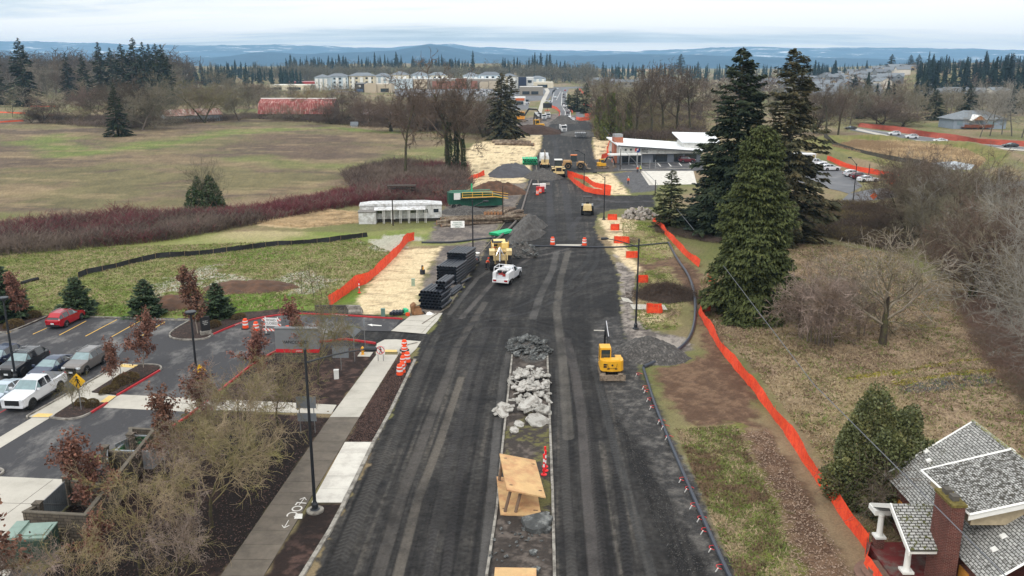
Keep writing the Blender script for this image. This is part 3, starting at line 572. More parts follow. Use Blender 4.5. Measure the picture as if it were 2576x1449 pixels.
LC = [(0, 258, 135, fA, 'dark fir at the left border of the photo'), (68, 262, 96, fA, 'tallest pointed fir at the far left'), (178, 250, 133, fB, 'wide fir right of the tallest far-left fir'), (218, 252, 136, fB, 'thin see-through fir left of the fir clump'),
      (262, 250, 106, fB, 'leftmost spire of the dark fir clump'), (290, 250, 120, fB, 'second spire of the fir clump'), (318, 252, 110, fA, 'narrow spire left of the tallest of the fir clump'), (350, 252, 95, fA, 'tallest spire in the middle of the fir clump'),
      (372, 254, 106, fB, 'spire right of the tallest of the fir clump'), (387, 250, 111, fB, 'thin spire in the right half of the fir clump'), (404, 256, 110, fA, 'spire near the right end of the fir clump'), (418, 258, 112, fB, 'outermost right spire of the fir clump'), (432, 260, 140, fA, 'lower fir at the right foot of the fir clump')]
for px, py, ty, pr, lb in LC: place(pr, 'fir_tree', px, py + 6, ty, 30, lb, group='firs behind the left field', wid=1.25)
RC = [(2145, 252, 187, 'dark bushy conifer among the roofs right of the tall firs'), (2232, 282, 220, 'low conifer left in the group by the right road'), (2237, 215, 136, 'tall conifer in front of the suburb roofs'), (2285, 205, 137, 'pointed conifer right of the suburb'), (2306, 200, 136, 'slim conifer beside the pointed conifer'),
      (2327, 262, 198, 'dark conifer behind the round brown bush'), (2350, 302, 224, 'spreading conifer near the grey-blue house, left of it'), (2437, 290, 214, 'dense green conifer just behind the grey-blue house'), (2161, 298, 248, 'small conifer on the lawn left of the right-hand road'), (2538, 222, 133, 'tall drooping conifer near the right border'),
      (1711, 195, 135, 'dense dark conifer on the skyline left of the giants'), (2572, 215, 140, 'conifer cut by the right border of the photo')]
for px, py, ty, lb in RC: place(fA, 'conifer_tree', px, py, ty, 30, lb, group='conifers right of the road', wid=1.9)
big1, _ = bare_meshes('b1', BARKD, TWIGB, h=26, spread=9.5, tr=.7, seed=31, fork=.3, up=.3, lv=(12, 8, 6, 3), tw=.07)
big2, _ = bare_meshes('b2', BARKD, TWIGB, h=23, spread=5.5, tr=.42, seed=33, fork=.42, up=.5, lv=(12, 7, 5, 3), tw=.06)
med1, _ = bare_meshes('b3', BARK, TWIG, h=14, spread=6, tr=.25, seed=35, fork=.2, up=.4, lv=(12, 8, 7, 4), tw=.022, multi=2)
med2, _ = bare_meshes('b4', BARKD, TWIGB, h=12, spread=6.5, tr=.26, seed=37, fork=.15, up=.25, lv=(11, 8, 7, 4), tw=.026, multi=3)
med3, _ = bare_meshes('b5', BARKD, TWIGY, h=12, spread=6, tr=.24, seed=38, fork=.2, up=.2, lv=(10, 8, 7, 4), tw=.026, multi=2)
ald1, _ = bare_meshes('b6', mat('bark_alder', S(100, 96, 88), .9, var=.2, sc=5), TWIGS_, h=14, spread=3.2, tr=.12, seed=41, fork=.25, up=.6, lv=(13, 6, 5, 2), tw=.022)
ald2, _ = bare_meshes('b7', mat('bark_alder', S(134, 130, 122)), TWIG, h=12, spread=3.6, tr=.1, seed=43, fork=.15, up=.55, lv=(12, 6, 5, 2), tw=.022, multi=2)
apple, _ = bare_meshes('b8', BARKD, mat('twigs_apple', S(150, 140, 126), .9, var=.2, sc=.9, col2=S(116, 108, 84), sc2=.7), h=4.6, spread=5.6, tr=.3, seed=45, fork=.32, up=.2, lv=(13, 8, 6, 4), tw=.022)
shr1, _ = bare_meshes('b9', BARK, TWIGP, h=6.4, spread=3.0, tr=.08, seed=47, fork=.25, up=.3, lv=(8, 6, 5, 2), tw=.02, multi=5)
sap, _ = bare_meshes('b10', BARKD, TWIGB, h=6, spread=1.0, tr=.035, seed=49, fork=.3, up=.7, lv=(8, 4, 3), tw=.012)
def ivy_column(name, h, r, seed, mt=IVY, n=2600, sz=.3, pw=.5):
    g = np.random.default_rng(seed); z = h * g.uniform(0, 1, n) ** .9; a = g.uniform(0, 6.28, n); rr = r * (1 - (z / h) ** 2 * .5) * (1 + .35 * np.sin(a * 3 + z * 1.3)) * g.uniform(.55, 1, n) ** pw
    C = np.stack([np.cos(a) * rr, np.sin(a) * rr, z], 1); D = np.stack([np.cos(a) * .5, np.sin(a) * .5, g.uniform(-1, .3, n)], 1)
    mb = MB(); leaves_mesh(mb, C, D, g.normal(0, 1, (n, 3)), sz * g.uniform(.7, 1.4, n), sz * .7 * g.uniform(.7, 1.4, n)); return mb.mesh(name, mt)
ivy1 = ivy_column('ivy_a', 13, 1.0, 1, mat('leaves_ivy_dark', S(48, 60, 32), .7, var=.4, sc=1.5)); ivy2 = ivy_column('ivy_b', 11, .8, 2, mat('leaves_ivy_dark'))
for i, (px, py, ty, pr, h0, lb, iv) in enumerate([(1130, 434, 174, big1, 26, 'tallest bare tree left of the road with an ivy-wrapped trunk', ivy1), (1149, 432, 214, big2, 23, 'middle of three bare trees left of the road, trunk wrapped in ivy', ivy2), (1166, 438, 250, big2, 23, 'rightmost of three ivy-wrapped bare trees left of the road', ivy2)]):
    e = place(pr, 'bare_tree', px, py, ty, h0, lb, group='bare trees by the straw bank'); link('ivy', iv, e)
place(big2, 'bare_tree', 1019, 446, 207, 23, 'thin bare tree standing apart at the field edge, left of the ivy-wrapped trio')
HD = [(362, 330, 205, med1, 14, 'round reddish-grey bare tree right of the lone field fir', 1.35), (392, 328, 222, med1, 14, 'bare tree against the left end of the low red-roofed shed', 1.2), (335, 326, 214, med2, 12, 'bare tree tucked behind the lone field fir', 1.2), (518, 312, 212, med3, 12, 'mossy spreading tree in front of the low red-roofed shed', 1.35), (600, 306, 220, med1, 14, 'grey bare tree between the shed and the red barn', 1.3),
      (792, 296, 217, med3, 12, 'mossy tree before the right end of the red barn', 1.1), (870, 306, 238, med2, 12, 'dark bare tree right of the red barn', 1.3), (925, 316, 252, med2, 12, 'low dark tree left of the striped roof', 1.3), (985, 330, 262, med2, 12, 'thick bare bush below the striped roof', 1.6), (1060, 330, 245, med2, 12, 'dense bare tree between the striped roof and the tall trio', 1.4), (1095, 325, 240, med2, 12, 'dense bare tree just left of the tall trio', 1.3),
      (1190, 335, 232, med1, 14, 'grey bare tree right of the tall trio', 1.2), (1218, 345, 262, med2, 12, 'low bare tree at the left foot of the broad evergreen', 1.4), (222, 292, 226, med2, 12, 'crooked bare tree left of the lone field fir', 1.3), (108, 312, 262, med2, 12, 'dark round bush by the far-left orange netting', 1.6), (80, 312, 282, med2, 12, 'low bush left of the dark round bush', 1.6),
      (205, 308, 270, med3, 12, 'yellowish bush between the dark bush and the lone fir', 1.6), (155, 312, 285, med2, 12, 'small dark bush beside the yellowish bush', 1.7), (745, 306, 262, med1, 14, 'bare shrub in front of the red barn', 1.6), (690, 306, 270, med1, 14, 'thin shrub before the left half of the red barn', 1.7), (835, 312, 268, med2, 12, 'round grey bush at the right corner of the red barn', 1.7),
      (1150, 330, 228, med1, 14, 'bare tree half hidden behind the tall trio', 1.1), (575, 255, 172, med1, 14, 'large bare tree in front of the far conifer belt', 1.5), (650, 262, 212, med2, 12, 'bare tree left of the shopping buildings', 1.6), (460, 262, 212, med1, 14, 'bare tree right of the fir clump', 1.6), (505, 258, 218, med1, 14, 'grey bare tree behind the low red-roofed shed', 1.6), (555, 262, 226, med2, 12, 'bushy tree above the low red-roofed shed', 1.8),
      (2078, 345, 208, big1, 26, 'large bare tree right of the giant firs', .8), (2108, 340, 214, big1, 26, 'bare tree left of the right-hand road end', .8), (2048, 335, 240, med2, 12, 'low bare tree behind the right giant fir', 1.4), (2216, 312, 262, med2, 12, 'big round brown bush beside the right-hand road', 2.6), (2270, 318, 285, med2, 12, 'low brown bush sprawling beside the right road', 2.6), (2190, 240, 205, med3, 12, 'bare tree before the suburb roofs', 1.5),
      (1600, 345, 196, big1, 26, 'bare tree behind the clinic left end', .8), (1640, 350, 176, big2, 23, 'tall pale bare tree behind the clinic', 1.1), (1668, 345, 182, big2, 23, 'tall bare tree above the middle of the clinic roof', 1.2), (1700, 340, 178, big1, 26, 'wide bare tree left of the giant firs', .8), (1735, 345, 186, big2, 23, 'bare tree touching the left giant fir', 1.2), (1615, 300, 210, med1, 14, 'bare tree on the wooded slope above the clinic', 1.5), (1570, 320, 222, med3, 12, 'mossy tree on the slope right of the ivy trees', 1.5), (1590, 335, 245, med3, 12, 'mossy lower tree behind the clinic chimney block', 1.5),
      (1452, 280, 222, fA, 30, 'small conifer right of the paved road', 2.6), (1474, 285, 208, fA, 30, 'dark conifer beside the netting right of the paved road', 1.4), (1490, 250, 190, med1, 14, 'bare tree right of the paved road', 1.6), (1350, 200, 175, med1, 14, 'bare tree above the dark-fronted building', 1.5), (1430, 262, 235, fA, 30, 'dark round evergreen right of the paved road', 3.0)]
for px, py, ty, pr, h0, lb, w in HD: place(pr, 'bare_tree' if pr is not fA else 'conifer_tree', px, py, ty, h0, lb, wid=w, group=None)
for px, py, ty, lb, w in [(1508, 345, 218, 'leftmost ivy-covered tree on the slope right of the road', 1.0), (1535, 350, 205, 'tallest ivy-covered tree with yellow-green clumps', 1.1), (1556, 352, 268, 'short ivy-covered trunk nearest the clinic', .9), (1520, 352, 262, 'low ivy bush below the ivy-covered trees', 1.2), (1580, 348, 238, 'ivy-covered tree left of the clinic chimney block', .8)]:
    e = place(big1, 'ivy_covered_tree', px, py, ty, 26, lb, group='ivy-covered trees right of the road', wid=.6 * w)
    link('ivy', ivy_column('ivy_c%d' % px, 21, 4.2, px, IVY, 3200, .95, .3), e)
place(apple, 'apple_tree', 2219, 866, 655, 6.3, 'spreading leafless apple tree with a dark trunk in the right meadow', rz=1)
for px, py, ty, lb, w in [(2045, 862, 690, 'pale leafless shrub cluster left of the apple tree', 1.0), (2085, 868, 700, 'leafless shrub between the pale cluster and the apple tree', .9), (2015, 850, 715, 'leafless shrub nearest the drooping cedar', .8), (2168, 845, 730, 'small leafless shrub just left of the apple trunk', .7)]:
    place(shr1, 'bare_shrub', px, py, ty, 6.4, lb, 'shrub', group='leafless shrubs in the right meadow', wid=w)
for px, py, ty in [(2062, 715, 600), (2075, 718, 610), (2020, 700, 625), (2135, 735, 650), (2040, 722, 618)]: place(sap, 'sapling', px, py, ty, 6, 'thin leafless sapling in the meadow behind the apple tree', 'sapling', group='saplings behind the apple tree')
AL = []
for i in range(50):
    px = ru(2275, 2650); py = ru(545, 740) if px > 2400 else ru(545, 640)
    AL.append((px, py))
AL += [(2330, 640), (2370, 690), (2400, 730), (2300, 600), (2440, 760), (2500, 800), (2560, 830)]
for i, (px, py) in enumerate(sorted(AL, key=lambda q: q[1])):
    pr, h0 = ((ald1, 14) if i % 2 else (ald2, 12)); X, Y = P(px, py); z = 0; h = ru(8, 12)
    if i % 9 == 0: pr, h0 = med2, 12
    e = empty('alder_tree', (X, Y, z), ru(0, 6.28), 'grey leafless alder in the wood along the right border', 'tree', 'grey alders in the right-hand wood', h / h0)
    for nm, me in pr: link(nm, me, e)
for px, py, ty, lb in [(2600, 560, 400, 'ivy-wrapped alder at the right border'), (2500, 640, 430, 'ivy-wrapped alder in the right-hand wood')]:
    e = place(ald1, 'alder_tree', px, py, ty, 14, lb, group='grey alders in the right-hand wood'); link('ivy', ivy_column('ivy_d%d' % px, 9, .7, px, IVY, 1600, .26), e)
edge, _ = bare_meshes('b11', BARK, TWIGS_, h=11, spread=7, tr=.22, seed=61, fork=.2, up=.25, lv=(11, 9, 7, 4), tw=.016)
place(edge, 'bare_tree', 2660, 940, 520, 11, 'pale leafless tree reaching in from the right border')
place(edge, 'bare_tree', 2690, 1060, 760, 11, 'lower pale leafless tree at the right border above the old house', rz=2)
for px, py, ty, lb in [(2465, 345, 225, 'bare tree in front of the grey-blue house'), (2490, 342, 222, 'bare tree at the right end of the grey-blue house'), (2520, 338, 216, 'bare tree right of the grey-blue house'), (2545, 342, 214, 'slender bare tree right of the grey-blue house'), (2570, 346, 212, 'bare tree at the border beyond the grey-blue house'), (2475, 322, 220, 'bare tree beside the grey-blue house deck')]:
    place(ald1, 'bare_tree', px, py, ty, 14, lb, wid=1.5, group='bare trees around the grey-blue house')
def bush_mesh(name, r, h, n, sz, mt, seed=1, cone=.5, stems=0, lump=.18):
    g = np.random.default_rng(seed); u = g.normal(0, 1, (n, 3)); u /= np.linalg.norm(u, axis=1, keepdims=True); u[:, 2] = np.abs(u[:, 2])
    k = g.uniform(.5, 1, n) ** .35 * (1 + lump * np.sin(u[:, 0] * 7 + seed) + lump * np.sin(u[:, 1] * 6 + u[:, 2] * 8)); z = u[:, 2] * h * k
    q = (1 - cone * (z / h)) * (1 if n < 9999 else .74 + .3 * np.minimum(z / h / .35, 1)); C = np.stack([u[:, 0] * r * k * q, u[:, 1] * r * k * q, z], 1); D = u + g.normal(0, .7, (n, 3))
    b = MB(); leaves_mesh(b, C, D, g.normal(0, 1, (n, 3)), sz * g.uniform(.6, 1.4, n), sz * .6 * g.uniform(.6, 1.4, n))
    a = MB(); ns = stems or 24; az = g.uniform(0, 6.28, ns); el = g.uniform(.3, 1.4, ns); ln = g.uniform(.7, 1.0, ns)
    P1 = np.stack([np.cos(az) * np.cos(el) * r * ln * .9, np.sin(az) * np.cos(el) * r * ln * .9, np.sin(el) * h * ln * .9], 1); segs_mesh(a, np.zeros((ns, 3)) + [0, 0, -.1], P1, np.full(ns, .03), np.full(ns, .01), 3)
    return [('stems', a.mesh(name + '_s', BARK)), ('foliage', b.mesh(name, mt))]
holly = bush_mesh('holly', 3.5, 6.6, 26000, .22, LEAFG, 3, .12, 140, .14)
hx, hy = P(2204, 1262)
e = empty('holly_bush', (hx, hy, 0), 0, 'big dark green conical bush between the orange fence and the mossy-roofed house', 'bush')
for nm, me in holly: link(nm, me, e)
vine, _ = bare_meshes('vines', BARK, mat('twigs_vine', S(110, 98, 86)), h=3.6, spread=3.6, tr=.05, seed=71, fork=.1, up=-.1, lv=(9, 7, 4), tw=.014, multi=7)
link('vines', vine[1][1], e, (0, -2.2, 0));
b1 = bush_mesh('evb', 4.5, 5.5, 5200, .45, mat('leaves_dark_bush', S(62, 78, 46), .7, var=.4, sc=1.0), 5, .4, 160, .2)
X, Y = P(517, 530); e = empty('green_bush', (X, Y, 0), 0, 'green bush with grey stems rising from the red thicket', 'bush')
for nm, me in b1: link(nm, me, e)
link('bare_stems', bare_meshes('bb', BARK, TWIG, h=9, spread=3.5, tr=.06, seed=72, fork=.2, up=.6, lv=(7, 5, 4), tw=.02, multi=8)[0][1][1], e)
spr = conifer_meshes('spruce', 4.2, 2.1, 81, mat('needles_spruce', S(56, 74, 48), .8, var=.4, sc=2.5), nb=170, m=34, size=.3, base=0, droop=.1, rag=.2, pw=.75, fan=1.3)
for px, py, ty, lb in [(196, 792, 698, 'small green spruce behind the red car'), (369, 795, 703, 'small green spruce behind the empty parking bays'), (548, 798, 712, 'small green spruce behind the dark sign block'), (14, 800, 672, 'small green spruce at the left border')]:
    place(spr, 'spruce_tree', px, py, ty, 4.2, lb, group='small spruces along the car park', wid=.95)
def leafy_tree(name, h, r, n, seed, mt=LEAFB, fork=.18):
    sk, C = bare_meshes(name, mat('bark_pale', S(150, 140, 130)), TWIGB, h=h, spread=r, tr=.06, seed=seed, fork=fork, up=.8, lv=(14, 6, 3), tw=.012)
    g = np.random.default_rng(seed); ends = np.array([c[1] for c in C if c[3] < .03]); ends = ends[g.integers(0, len(ends), n)] + g.normal(0, .12, (n, 3))
    b = MB(); leaves_mesh(b, ends, g.normal(0, 1, (n, 3)), g.normal(0, 1, (n, 3)), .2 * g.uniform(.6, 1.4, n), .14 * g.uniform(.6, 1.4, n))
    return sk + [('leaves', b.mesh(name + '_leaves', mt))]
oak1 = leafy_tree('oak_a', 6.5, .9, 3400, 91); oak2 = leafy_tree('oak_b', 5.0, 1.3, 3000, 93)
for px, py, ty, pr, h0, lb, w in [(498, 840, 662, oak1, 6.5, 'tall narrow oak holding rusty dead leaves beside the dark sign block', 1.0), (54, 806, 676, oak1, 6.5, 'narrow rusty-leaved oak left of the red car', 1.1), (361, 926, 803, oak2, 5, 'rusty-leaved young tree at the far end of the long parking island', 1.0), (283, 970, 873, oak2, 5, 'rusty-leaved young tree over the low clipped hedge', .9),
    (652, 960, 838, oak2, 5, 'purplish-leaved tree by the monument sign', 1.05), (528, 1075, 935, oak2, 5, 'rusty-leaved tree against the parking lamp post', 1.1), (415, 1190, 1015, oak2, 5, 'rusty-leaved tree right of the skip enclosure', .95), (244, 1310, 1112, oak2, 5, 'rusty-leaved tree over the middle of the block enclosure', .95), (250, 1440, 1300, oak2, 5, 'rusty-leaved tree below the mossy trees', .9), (5, 1560, 1300, oak2, 5, 'reddish-brown tree at the bottom left corner', 1.3), (745, 900, 778, oak2, 5, 'purplish tree in front of the monument sign right side', 1.0)]:
    place(pr, 'oak_tree', px, py, ty, h0, lb, wid=w, group='rusty-leaved trees of the car park')
crab = [bare_meshes('crab%d' % i, BARKD, [TWIGY, TWIGP, TWIGY][i], h=6.3, spread=4.0, tr=.11, seed=100 + i, fork=.3, up=.16, lv=(12, 8, 6, 4), tw=.0135, wob=.34)[0] for i in range(3)]
for px, py, ty, k, lb, w in [(533, 1325, 1085, 0, 'mossy leafless tree in the dark mulch left of the lettered sidewalk', 1.1), (355, 1460, 1215, 2, 'mossy leafless tree below the block enclosure', .85), (445, 1470, 1290, 1, 'pinkish leafless tree in the bottom left mulch', .85), (640, 1190, 985, 2, 'mossy leafless tree left of the two sign backs', 1.0), (600, 1155, 960, 1, 'pinkish leafless tree beside the driveway walk', .85), (800, 965, 785, 0, 'mossy leafless tree above the monument sign', .85), (705, 1090, 910, 0, 'mossy leafless tree right of the parking lamp', .9),
    (60, 1600, 1400, 1, 'pinkish leafless tree at the bottom edge below the green cabinet', .9), (440, 1275, 1110, 1, 'pinkish leafless tree left of the mulch centre', .9), (560, 1230, 1030, 0, 'mossy leafless tree in the middle of the mulch row', .9), (190, 1600, 1400, 2, 'mossy leafless tree cut by the bottom edge near the left corner', .9)]:
    place(crab[k], 'bare_tree', px, py, ty, 6.3, lb, wid=w, group='leafless trees in the left mulch beds')
place(crab[0], 'bare_tree', 187, 1032, 944, 6.3, 'small leafless tree beside the yellow pedestrian sign', wid=.75)
for px, py, ty in [(760, 740, 660), (790, 745, 650), (810, 750, 668), (730, 735, 690), (820, 760, 690)]: place(sap, 'sapling', px, py, ty, 6, 'leafless sapling on the lawn left of the orange fence', 'sapling', group='saplings on the left lawn', wid=1.3)
cl = bush_mesh('clipped', 1.0, 1.0, 4200, .09, CLIP, 9, .0, 10, .03)
for px, py, rx, ry, h, lb in [(316, 962, 2.1, 1.1, 1.0, 'longest brown clipped hedge mound on the parking island'), (275, 985, 1.5, .7, .6, 'low brown clipped mound below the long hedge'), (232, 1022, .9, .8, .75, 'round brown clipped mound by the yellow sign, right one'), (205, 1018, .8, .7, .7, 'olive clipped mound beside the small leafless tree'),
                       (85, 798, 1.3, 1.0, .9, 'brown clipped mound left of the red car, farther one'), (35, 822, 1.7, 1.1, 1.0, 'brown clipped mound left of the red car, nearer one'), (540, 822, 1.2, .9, .9, 'brown clipped mound beside the dark sign block'), (600, 800, 1.5, .9, .6, 'brown low mound behind the red kerb')]:
    X, Y = P(px, py); e = empty('clipped_shrub', (X, Y, .1), 1.2, lb, 'shrub', 'clipped shrubs on the parking islands', (rx * .72, ry * .72, h * .8))
    for nm, me in cl: link(nm, me, e)
def scatter(poly, n, seed):
    g = np.random.default_rng(seed); p = np.array(poly); out = np.zeros((0, 2))
    while len(out) < n:
        q = g.uniform(p.min(0), p.max(0), (n * 3, 2)); out = np.concatenate([out, q[sdf(poly, q[:, 0], q[:, 1]) > 0]])
    return out[:n], g
def thicket(name, poly, n, h, mats, seed, label, cat='thicket', tw=.02, arch=.5, side=2, mode='stem', patch=18):
    q, g = scatter(poly, n, seed); pn = fbm(q[:, 0] / patch, q[:, 1] / patch, 3, seed); mi = np.clip(((pn - .5) * 2.2 + .5 + g.normal(0, .12, n)) * len(mats), 0, len(mats) - 1).astype(int)
    hh_ = h * (.55 + .75 * fbm(q[:, 0] / 6, q[:, 1] / 6, 3, seed + 5)) * g.uniform(.6, 1.1, n)
    b0 = np.stack([q[:, 0], q[:, 1], np.zeros(n)], 1); b0[:, 2] = relief(q[:, 0], q[:, 1]) - .1
    az = g.uniform(0, 6.28, n); d = np.stack([np.cos(az) * arch, np.sin(az) * arch, np.ones(n)], 1) * g.uniform(.7, 1, (n, 1))
    mid = b0 + d * (hh_ * .55)[:, None]; tip = mid + (d * [1.7, 1.7, .75 if mode == 'stem' else -.2]) * (hh_ * .45)[:, None]
    mb = MB()
    for k in range(len(mats)):
        s = mi == k
        if not s.any(): continue
        A = [b0[s], mid[s]]; B = [mid[s], tip[s]]
        for j in range(side):
            f = g.uniform(.3, .9, (s.sum(), 1)); st = b0[s] * (1 - f) + tip[s] * f; st[:, 2] += .0
            A.append(st); B.append(st + np.concatenate([g.normal(0, .28, (s.sum(), 2)), g.uniform(.1, .5, (s.sum(), 1))], 1) * hh_[s][:, None])
        A = np.concatenate(A); B = np.concatenate(B); segs_mesh(mb, A, B, np.full(len(A), tw), np.full(len(A), tw * .5), 3, k)
    mb.build(name, mats, label=label, cat=cat, kind='stuff')
OSIER = PL([(-260, 592), (0, 580), (200, 560), (300, 548), (480, 546), (640, 535), (860, 490), (1000, 462), (1120, 474), (1120, 500), (880, 520), (640, 566), (420, 606), (200, 628), (-260, 668)])
TW2 = mat('twigs_thicket', S(92, 78, 72), .9, var=.3, sc=.25); TW3 = mat('twigs_thicket_pale', S(116, 102, 92), .9, var=.25, sc=.25)
thicket('red_thicket', OSIER, 22000, 2.7, [TW3, TW2, RED, TW3, RED], 5, 'band of dark red and brown leafless thicket between lawn and field', tw=.035)
thicket('brown_thicket', PL([(860, 440), (1000, 410), (1170, 425), (1190, 470), (1130, 520), (900, 500)]), 9000, 2.8, [TW3, TW2, TWIGB, RED], 15, 'brown thicket in front of the ivy-wrapped trees', tw=.04)
thicket('bramble_thicket', PL([(1990, 520), (2130, 512), (2260, 530), (2300, 600), (2270, 640), (2090, 600), (1985, 590)]), 12000, 1.5, [TWIGB, mat('twigs_olive', S(112, 98, 62)), TW2, TWIGB], 25, 'brown and olive bramble between the giant firs and the right road', tw=.03, arch=.9, patch=6)
thicket('undergrowth', PL([(2250, 540), (2700, 520), (2800, 860), (2560, 800), (2400, 700), (2290, 610)]), 13000, 1.7, [TWIG, TW3, TWIG], 35, 'dense grey undergrowth beneath the right-hand alders', tw=.022, arch=.6)
thicket('bramble_bank', PL([(2400, 740), (2800, 800), (2900, 1250), (2620, 1060), (2480, 900)]), 16000, 1.5, [TW3, mat('twigs_bramble', S(124, 100, 88)), TWIG], 45, 'reddish-brown bramble bank at the right border beside the mossy drive', tw=.013, arch=1.1, mode='arch')
thicket('hedge_undergrowth', PL([(100, 300), (480, 300), (640, 292), (900, 300), (1180, 318), (1250, 330), (1240, 345), (1100, 330), (900, 318), (640, 300), (400, 322), (330, 330), (100, 314)]), 12000, 3.2, [TW2, TWIGB, TW3], 55, 'low brown undergrowth along the barns', tw=.07, arch=.6)
thicket('slope_undergrowth', PL([(1490, 300), (1760, 270), (1780, 360), (1500, 352)]), 9000, 5, [TW2, TWIGB, TWIGY], 65, 'brown undergrowth on the wooded slope behind the clinic', tw=.09, arch=.5)
thicket('reed_bed', POND, 26000, 1.5, [mat('reeds', S(196, 172, 136), .9, var=.3, sc=.3), mat('reeds_dark', S(158, 134, 104))], 75, 'straw-coloured reeds filling the fenced pond', 'reeds', tw=.05, arch=.25, side=0)
thicket('pale_reeds', PL([(640, 535), (800, 525), (900, 535), (905, 560), (760, 572), (640, 560)]), 6000, .8, [mat('reeds'), mat('reeds')], 85, 'matted straw-coloured reeds left of the mobile home', 'reeds', tw=.04, arch=1.3, side=0, mode='arch')
thicket('foot_undergrowth', PL([(1650, 545), (1770, 560), (2000, 590), (2010, 620), (1780, 610), (1650, 585)]), 5000, 1.2, [TW2, TWIGB], 95, 'reddish undergrowth at the feet of the giant firs', tw=.02, arch=1.0, mode='arch')
def tufts(name, poly, n, h, mats, seed, label):
    q, g = scatter(poly, n, seed); mb = MB(); pn = fbm(q[:, 0] / 3, q[:, 1] / 3, 4, seed, .6); mi = np.clip(((pn - .5) * 2.5 + .5 + g.normal(0, .2, n)) * len(mats), 0, len(mats) - 1).astype(int)
    for k in range(len(mats)):
        s = mi == k; m = s.sum(); b0 = np.stack([q[s, 0], q[s, 1], np.full(m, -.01)], 1)
        for j in range(3):
            t = b0 + np.concatenate([g.normal(0, .8, (m, 2)), g.uniform(.3, 1, (m, 1))], 1) * h * g.uniform(.5, 1.2, (m, 1)); w = np.concatenate([g.normal(0, .03, (m, 2)), np.zeros((m, 1))], 1)
            mb.arr(np.stack([b0 - w, b0 + w, t], 1).reshape(-1, 3), np.arange(m * 3).reshape(-1, 3), k)
    mb.build(name, mats, label=label, cat='grass', kind='stuff')
G1 = mat('grass_straw', S(158, 140, 112), .9, var=.2, sc=1); G2 = mat('grass_green', S(104, 116, 56), .9, var=.2, sc=1); G3 = mat('grass_brown', S(108, 88, 68), .9, var=.2, sc=1)
tufts('meadow_grass', DRYR, 60000, .3, [G1, G1, G3, G2, G1], 3, 'dry straw-coloured meadow grass right of the long orange fence')
tufts('verge_grass', GRASSR[0], 16000, .2, [G1, G2, G3], 4, 'patchy green verge grass between the black pipe and the orange fence')
tufts('lawn_grass', PL([(-260, 640), (900, 600), (1000, 640), (830, 765), (440, 796), (-260, 790)]), 60000, .28, [G2, G1, G2], 6, 'short green and straw grass on the left lawn')
tufts('slope_grass', GRASSR[1], 3000, .25, [G1, G2], 7, 'short grass on the slope right of the road'); tufts('ditch_grass', GRASSR[2], 5000, .22, [G2, G1], 8, 'mossy green grass beside the lamp and brush pile')
fc = [far_conifer('far_conifer_%d' % i, 200 + i, 30, (6.4, 7.4, 7.0, 5.4)[i]) for i in range(4)]
fb = [joined('far_bare_%d' % i, BARK, (TWIG, TWIGB)[i % 2], h=16, spread=6.5, tr=.3, seed=220 + i, fork=.1, up=.5, lv=(11, 7, 5), tw=.07, twl=1.2) for i in range(3)]
def at(px, Y): return (px - 1288) / 2150 * (Y * _c + HC * _s)
def belt(n, x0, x1, Ys, top, var, kind, label, group, wid=1.0, hmin=8, dip=0):
    for i in range(n):
        px = R.gauss(x0 + (x1 - x0) * (int(i / 4) + .5) * 4 / n, (x1 - x0) * 1.2 / n); w_ = wid * ru(.65, 1.35); Y = ru(*Ys); X = at(px, Y); z = gz(X, Y)
        ty = top + R.gauss(0, var) ; h = max(HT(Y, ty) - z, hmin * ru(.8, 1.2)); base = 30 if kind is fc else 16
        link('far_fir' if kind is fc else 'far_bare_tree', R.choice(kind), None, (X, Y, z), ru(0, 6.28), (h / base * w_, h / base * w_, h / base), label=label, cat='tree', group=group)
g1_ = 'conifers on the wooded skyline'
belt(30, 440, 730, (1500, 1900), 160, 6, fc, 'far conifer in the dark belt left of the apartments', g1_, 1.3)
belt(20, 440, 600, (1000, 1200), 172, 9, fc, 'nearer conifer in the dark belt right of the fir clump', g1_, 1.3)
belt(40, 725, 1150, (1750, 1950), 142, 6, fc, 'far conifer on the rise above the apartments', g1_, 1.35)
belt(14, 1120, 1180, (1800, 1950), 152, 5, fc, 'far conifer on the falling end of the rise', g1_, 1.3)
belt(1, 1184, 1187, (1500, 1501), 127, .1, fc, 'single far spire standing above the grey wood', g1_, 1.2)
belt(22, 1262, 1400, (1700, 1850), 144, 7, fc, 'far conifer on the skyline left of the paved road', g1_, 1.2)
belt(16, 1395, 1720, (1700, 2300), 160, 5, fc, 'far conifer on the skyline above the paved road', g1_, 1.3)
belt(16, 1720, 2200, (1700, 2300), 160, 5, fc, 'far conifer on the skyline behind the suburb', g1_, 1.3)
belt(12, 2020, 2110, (1300, 1500), 158, 7, fc, 'far conifer among the suburb roofs', g1_, 1.2)
g2_ = 'conifers of the right-hand wood'
belt(20, 2318, 2640, (1000, 1400), 142, 8, fc, 'conifer in the dense wood at the upper right', g2_, 1.35)
g3_ = 'bare trees of the far woods'
belt(120, -120, 460, (680, 1300), 170, 7, fb, 'bare tree in the grey-brown wood behind the far-left firs', g3_, 1.1, 14)
belt(60, 430, 900, (560, 900), 228, 8, fb, 'bare tree between the barns and the shops', g3_, 1.2, 9)
belt(90, 1480, 2300, (380, 1000), 232, 12, fb, 'bare tree in the scrub between the road and the suburb', 'bare trees right of the road', 1.2, 8)
belt(30, 880, 1250, (420, 560), 250, 8, fb, 'bare tree below the shopping car park', 'bare trees below the shops', 1.3, 7)
belt(20, 2300, 2640, (420, 800), 225, 10, fb, 'bare tree behind the grey-blue house', 'bare trees right of the road', 1.2, 8)
belt(44, -120, 700, (470, 640), 228, 12, fb, 'bare tree between the left field and the far woods', g3_, 1.2, 8)
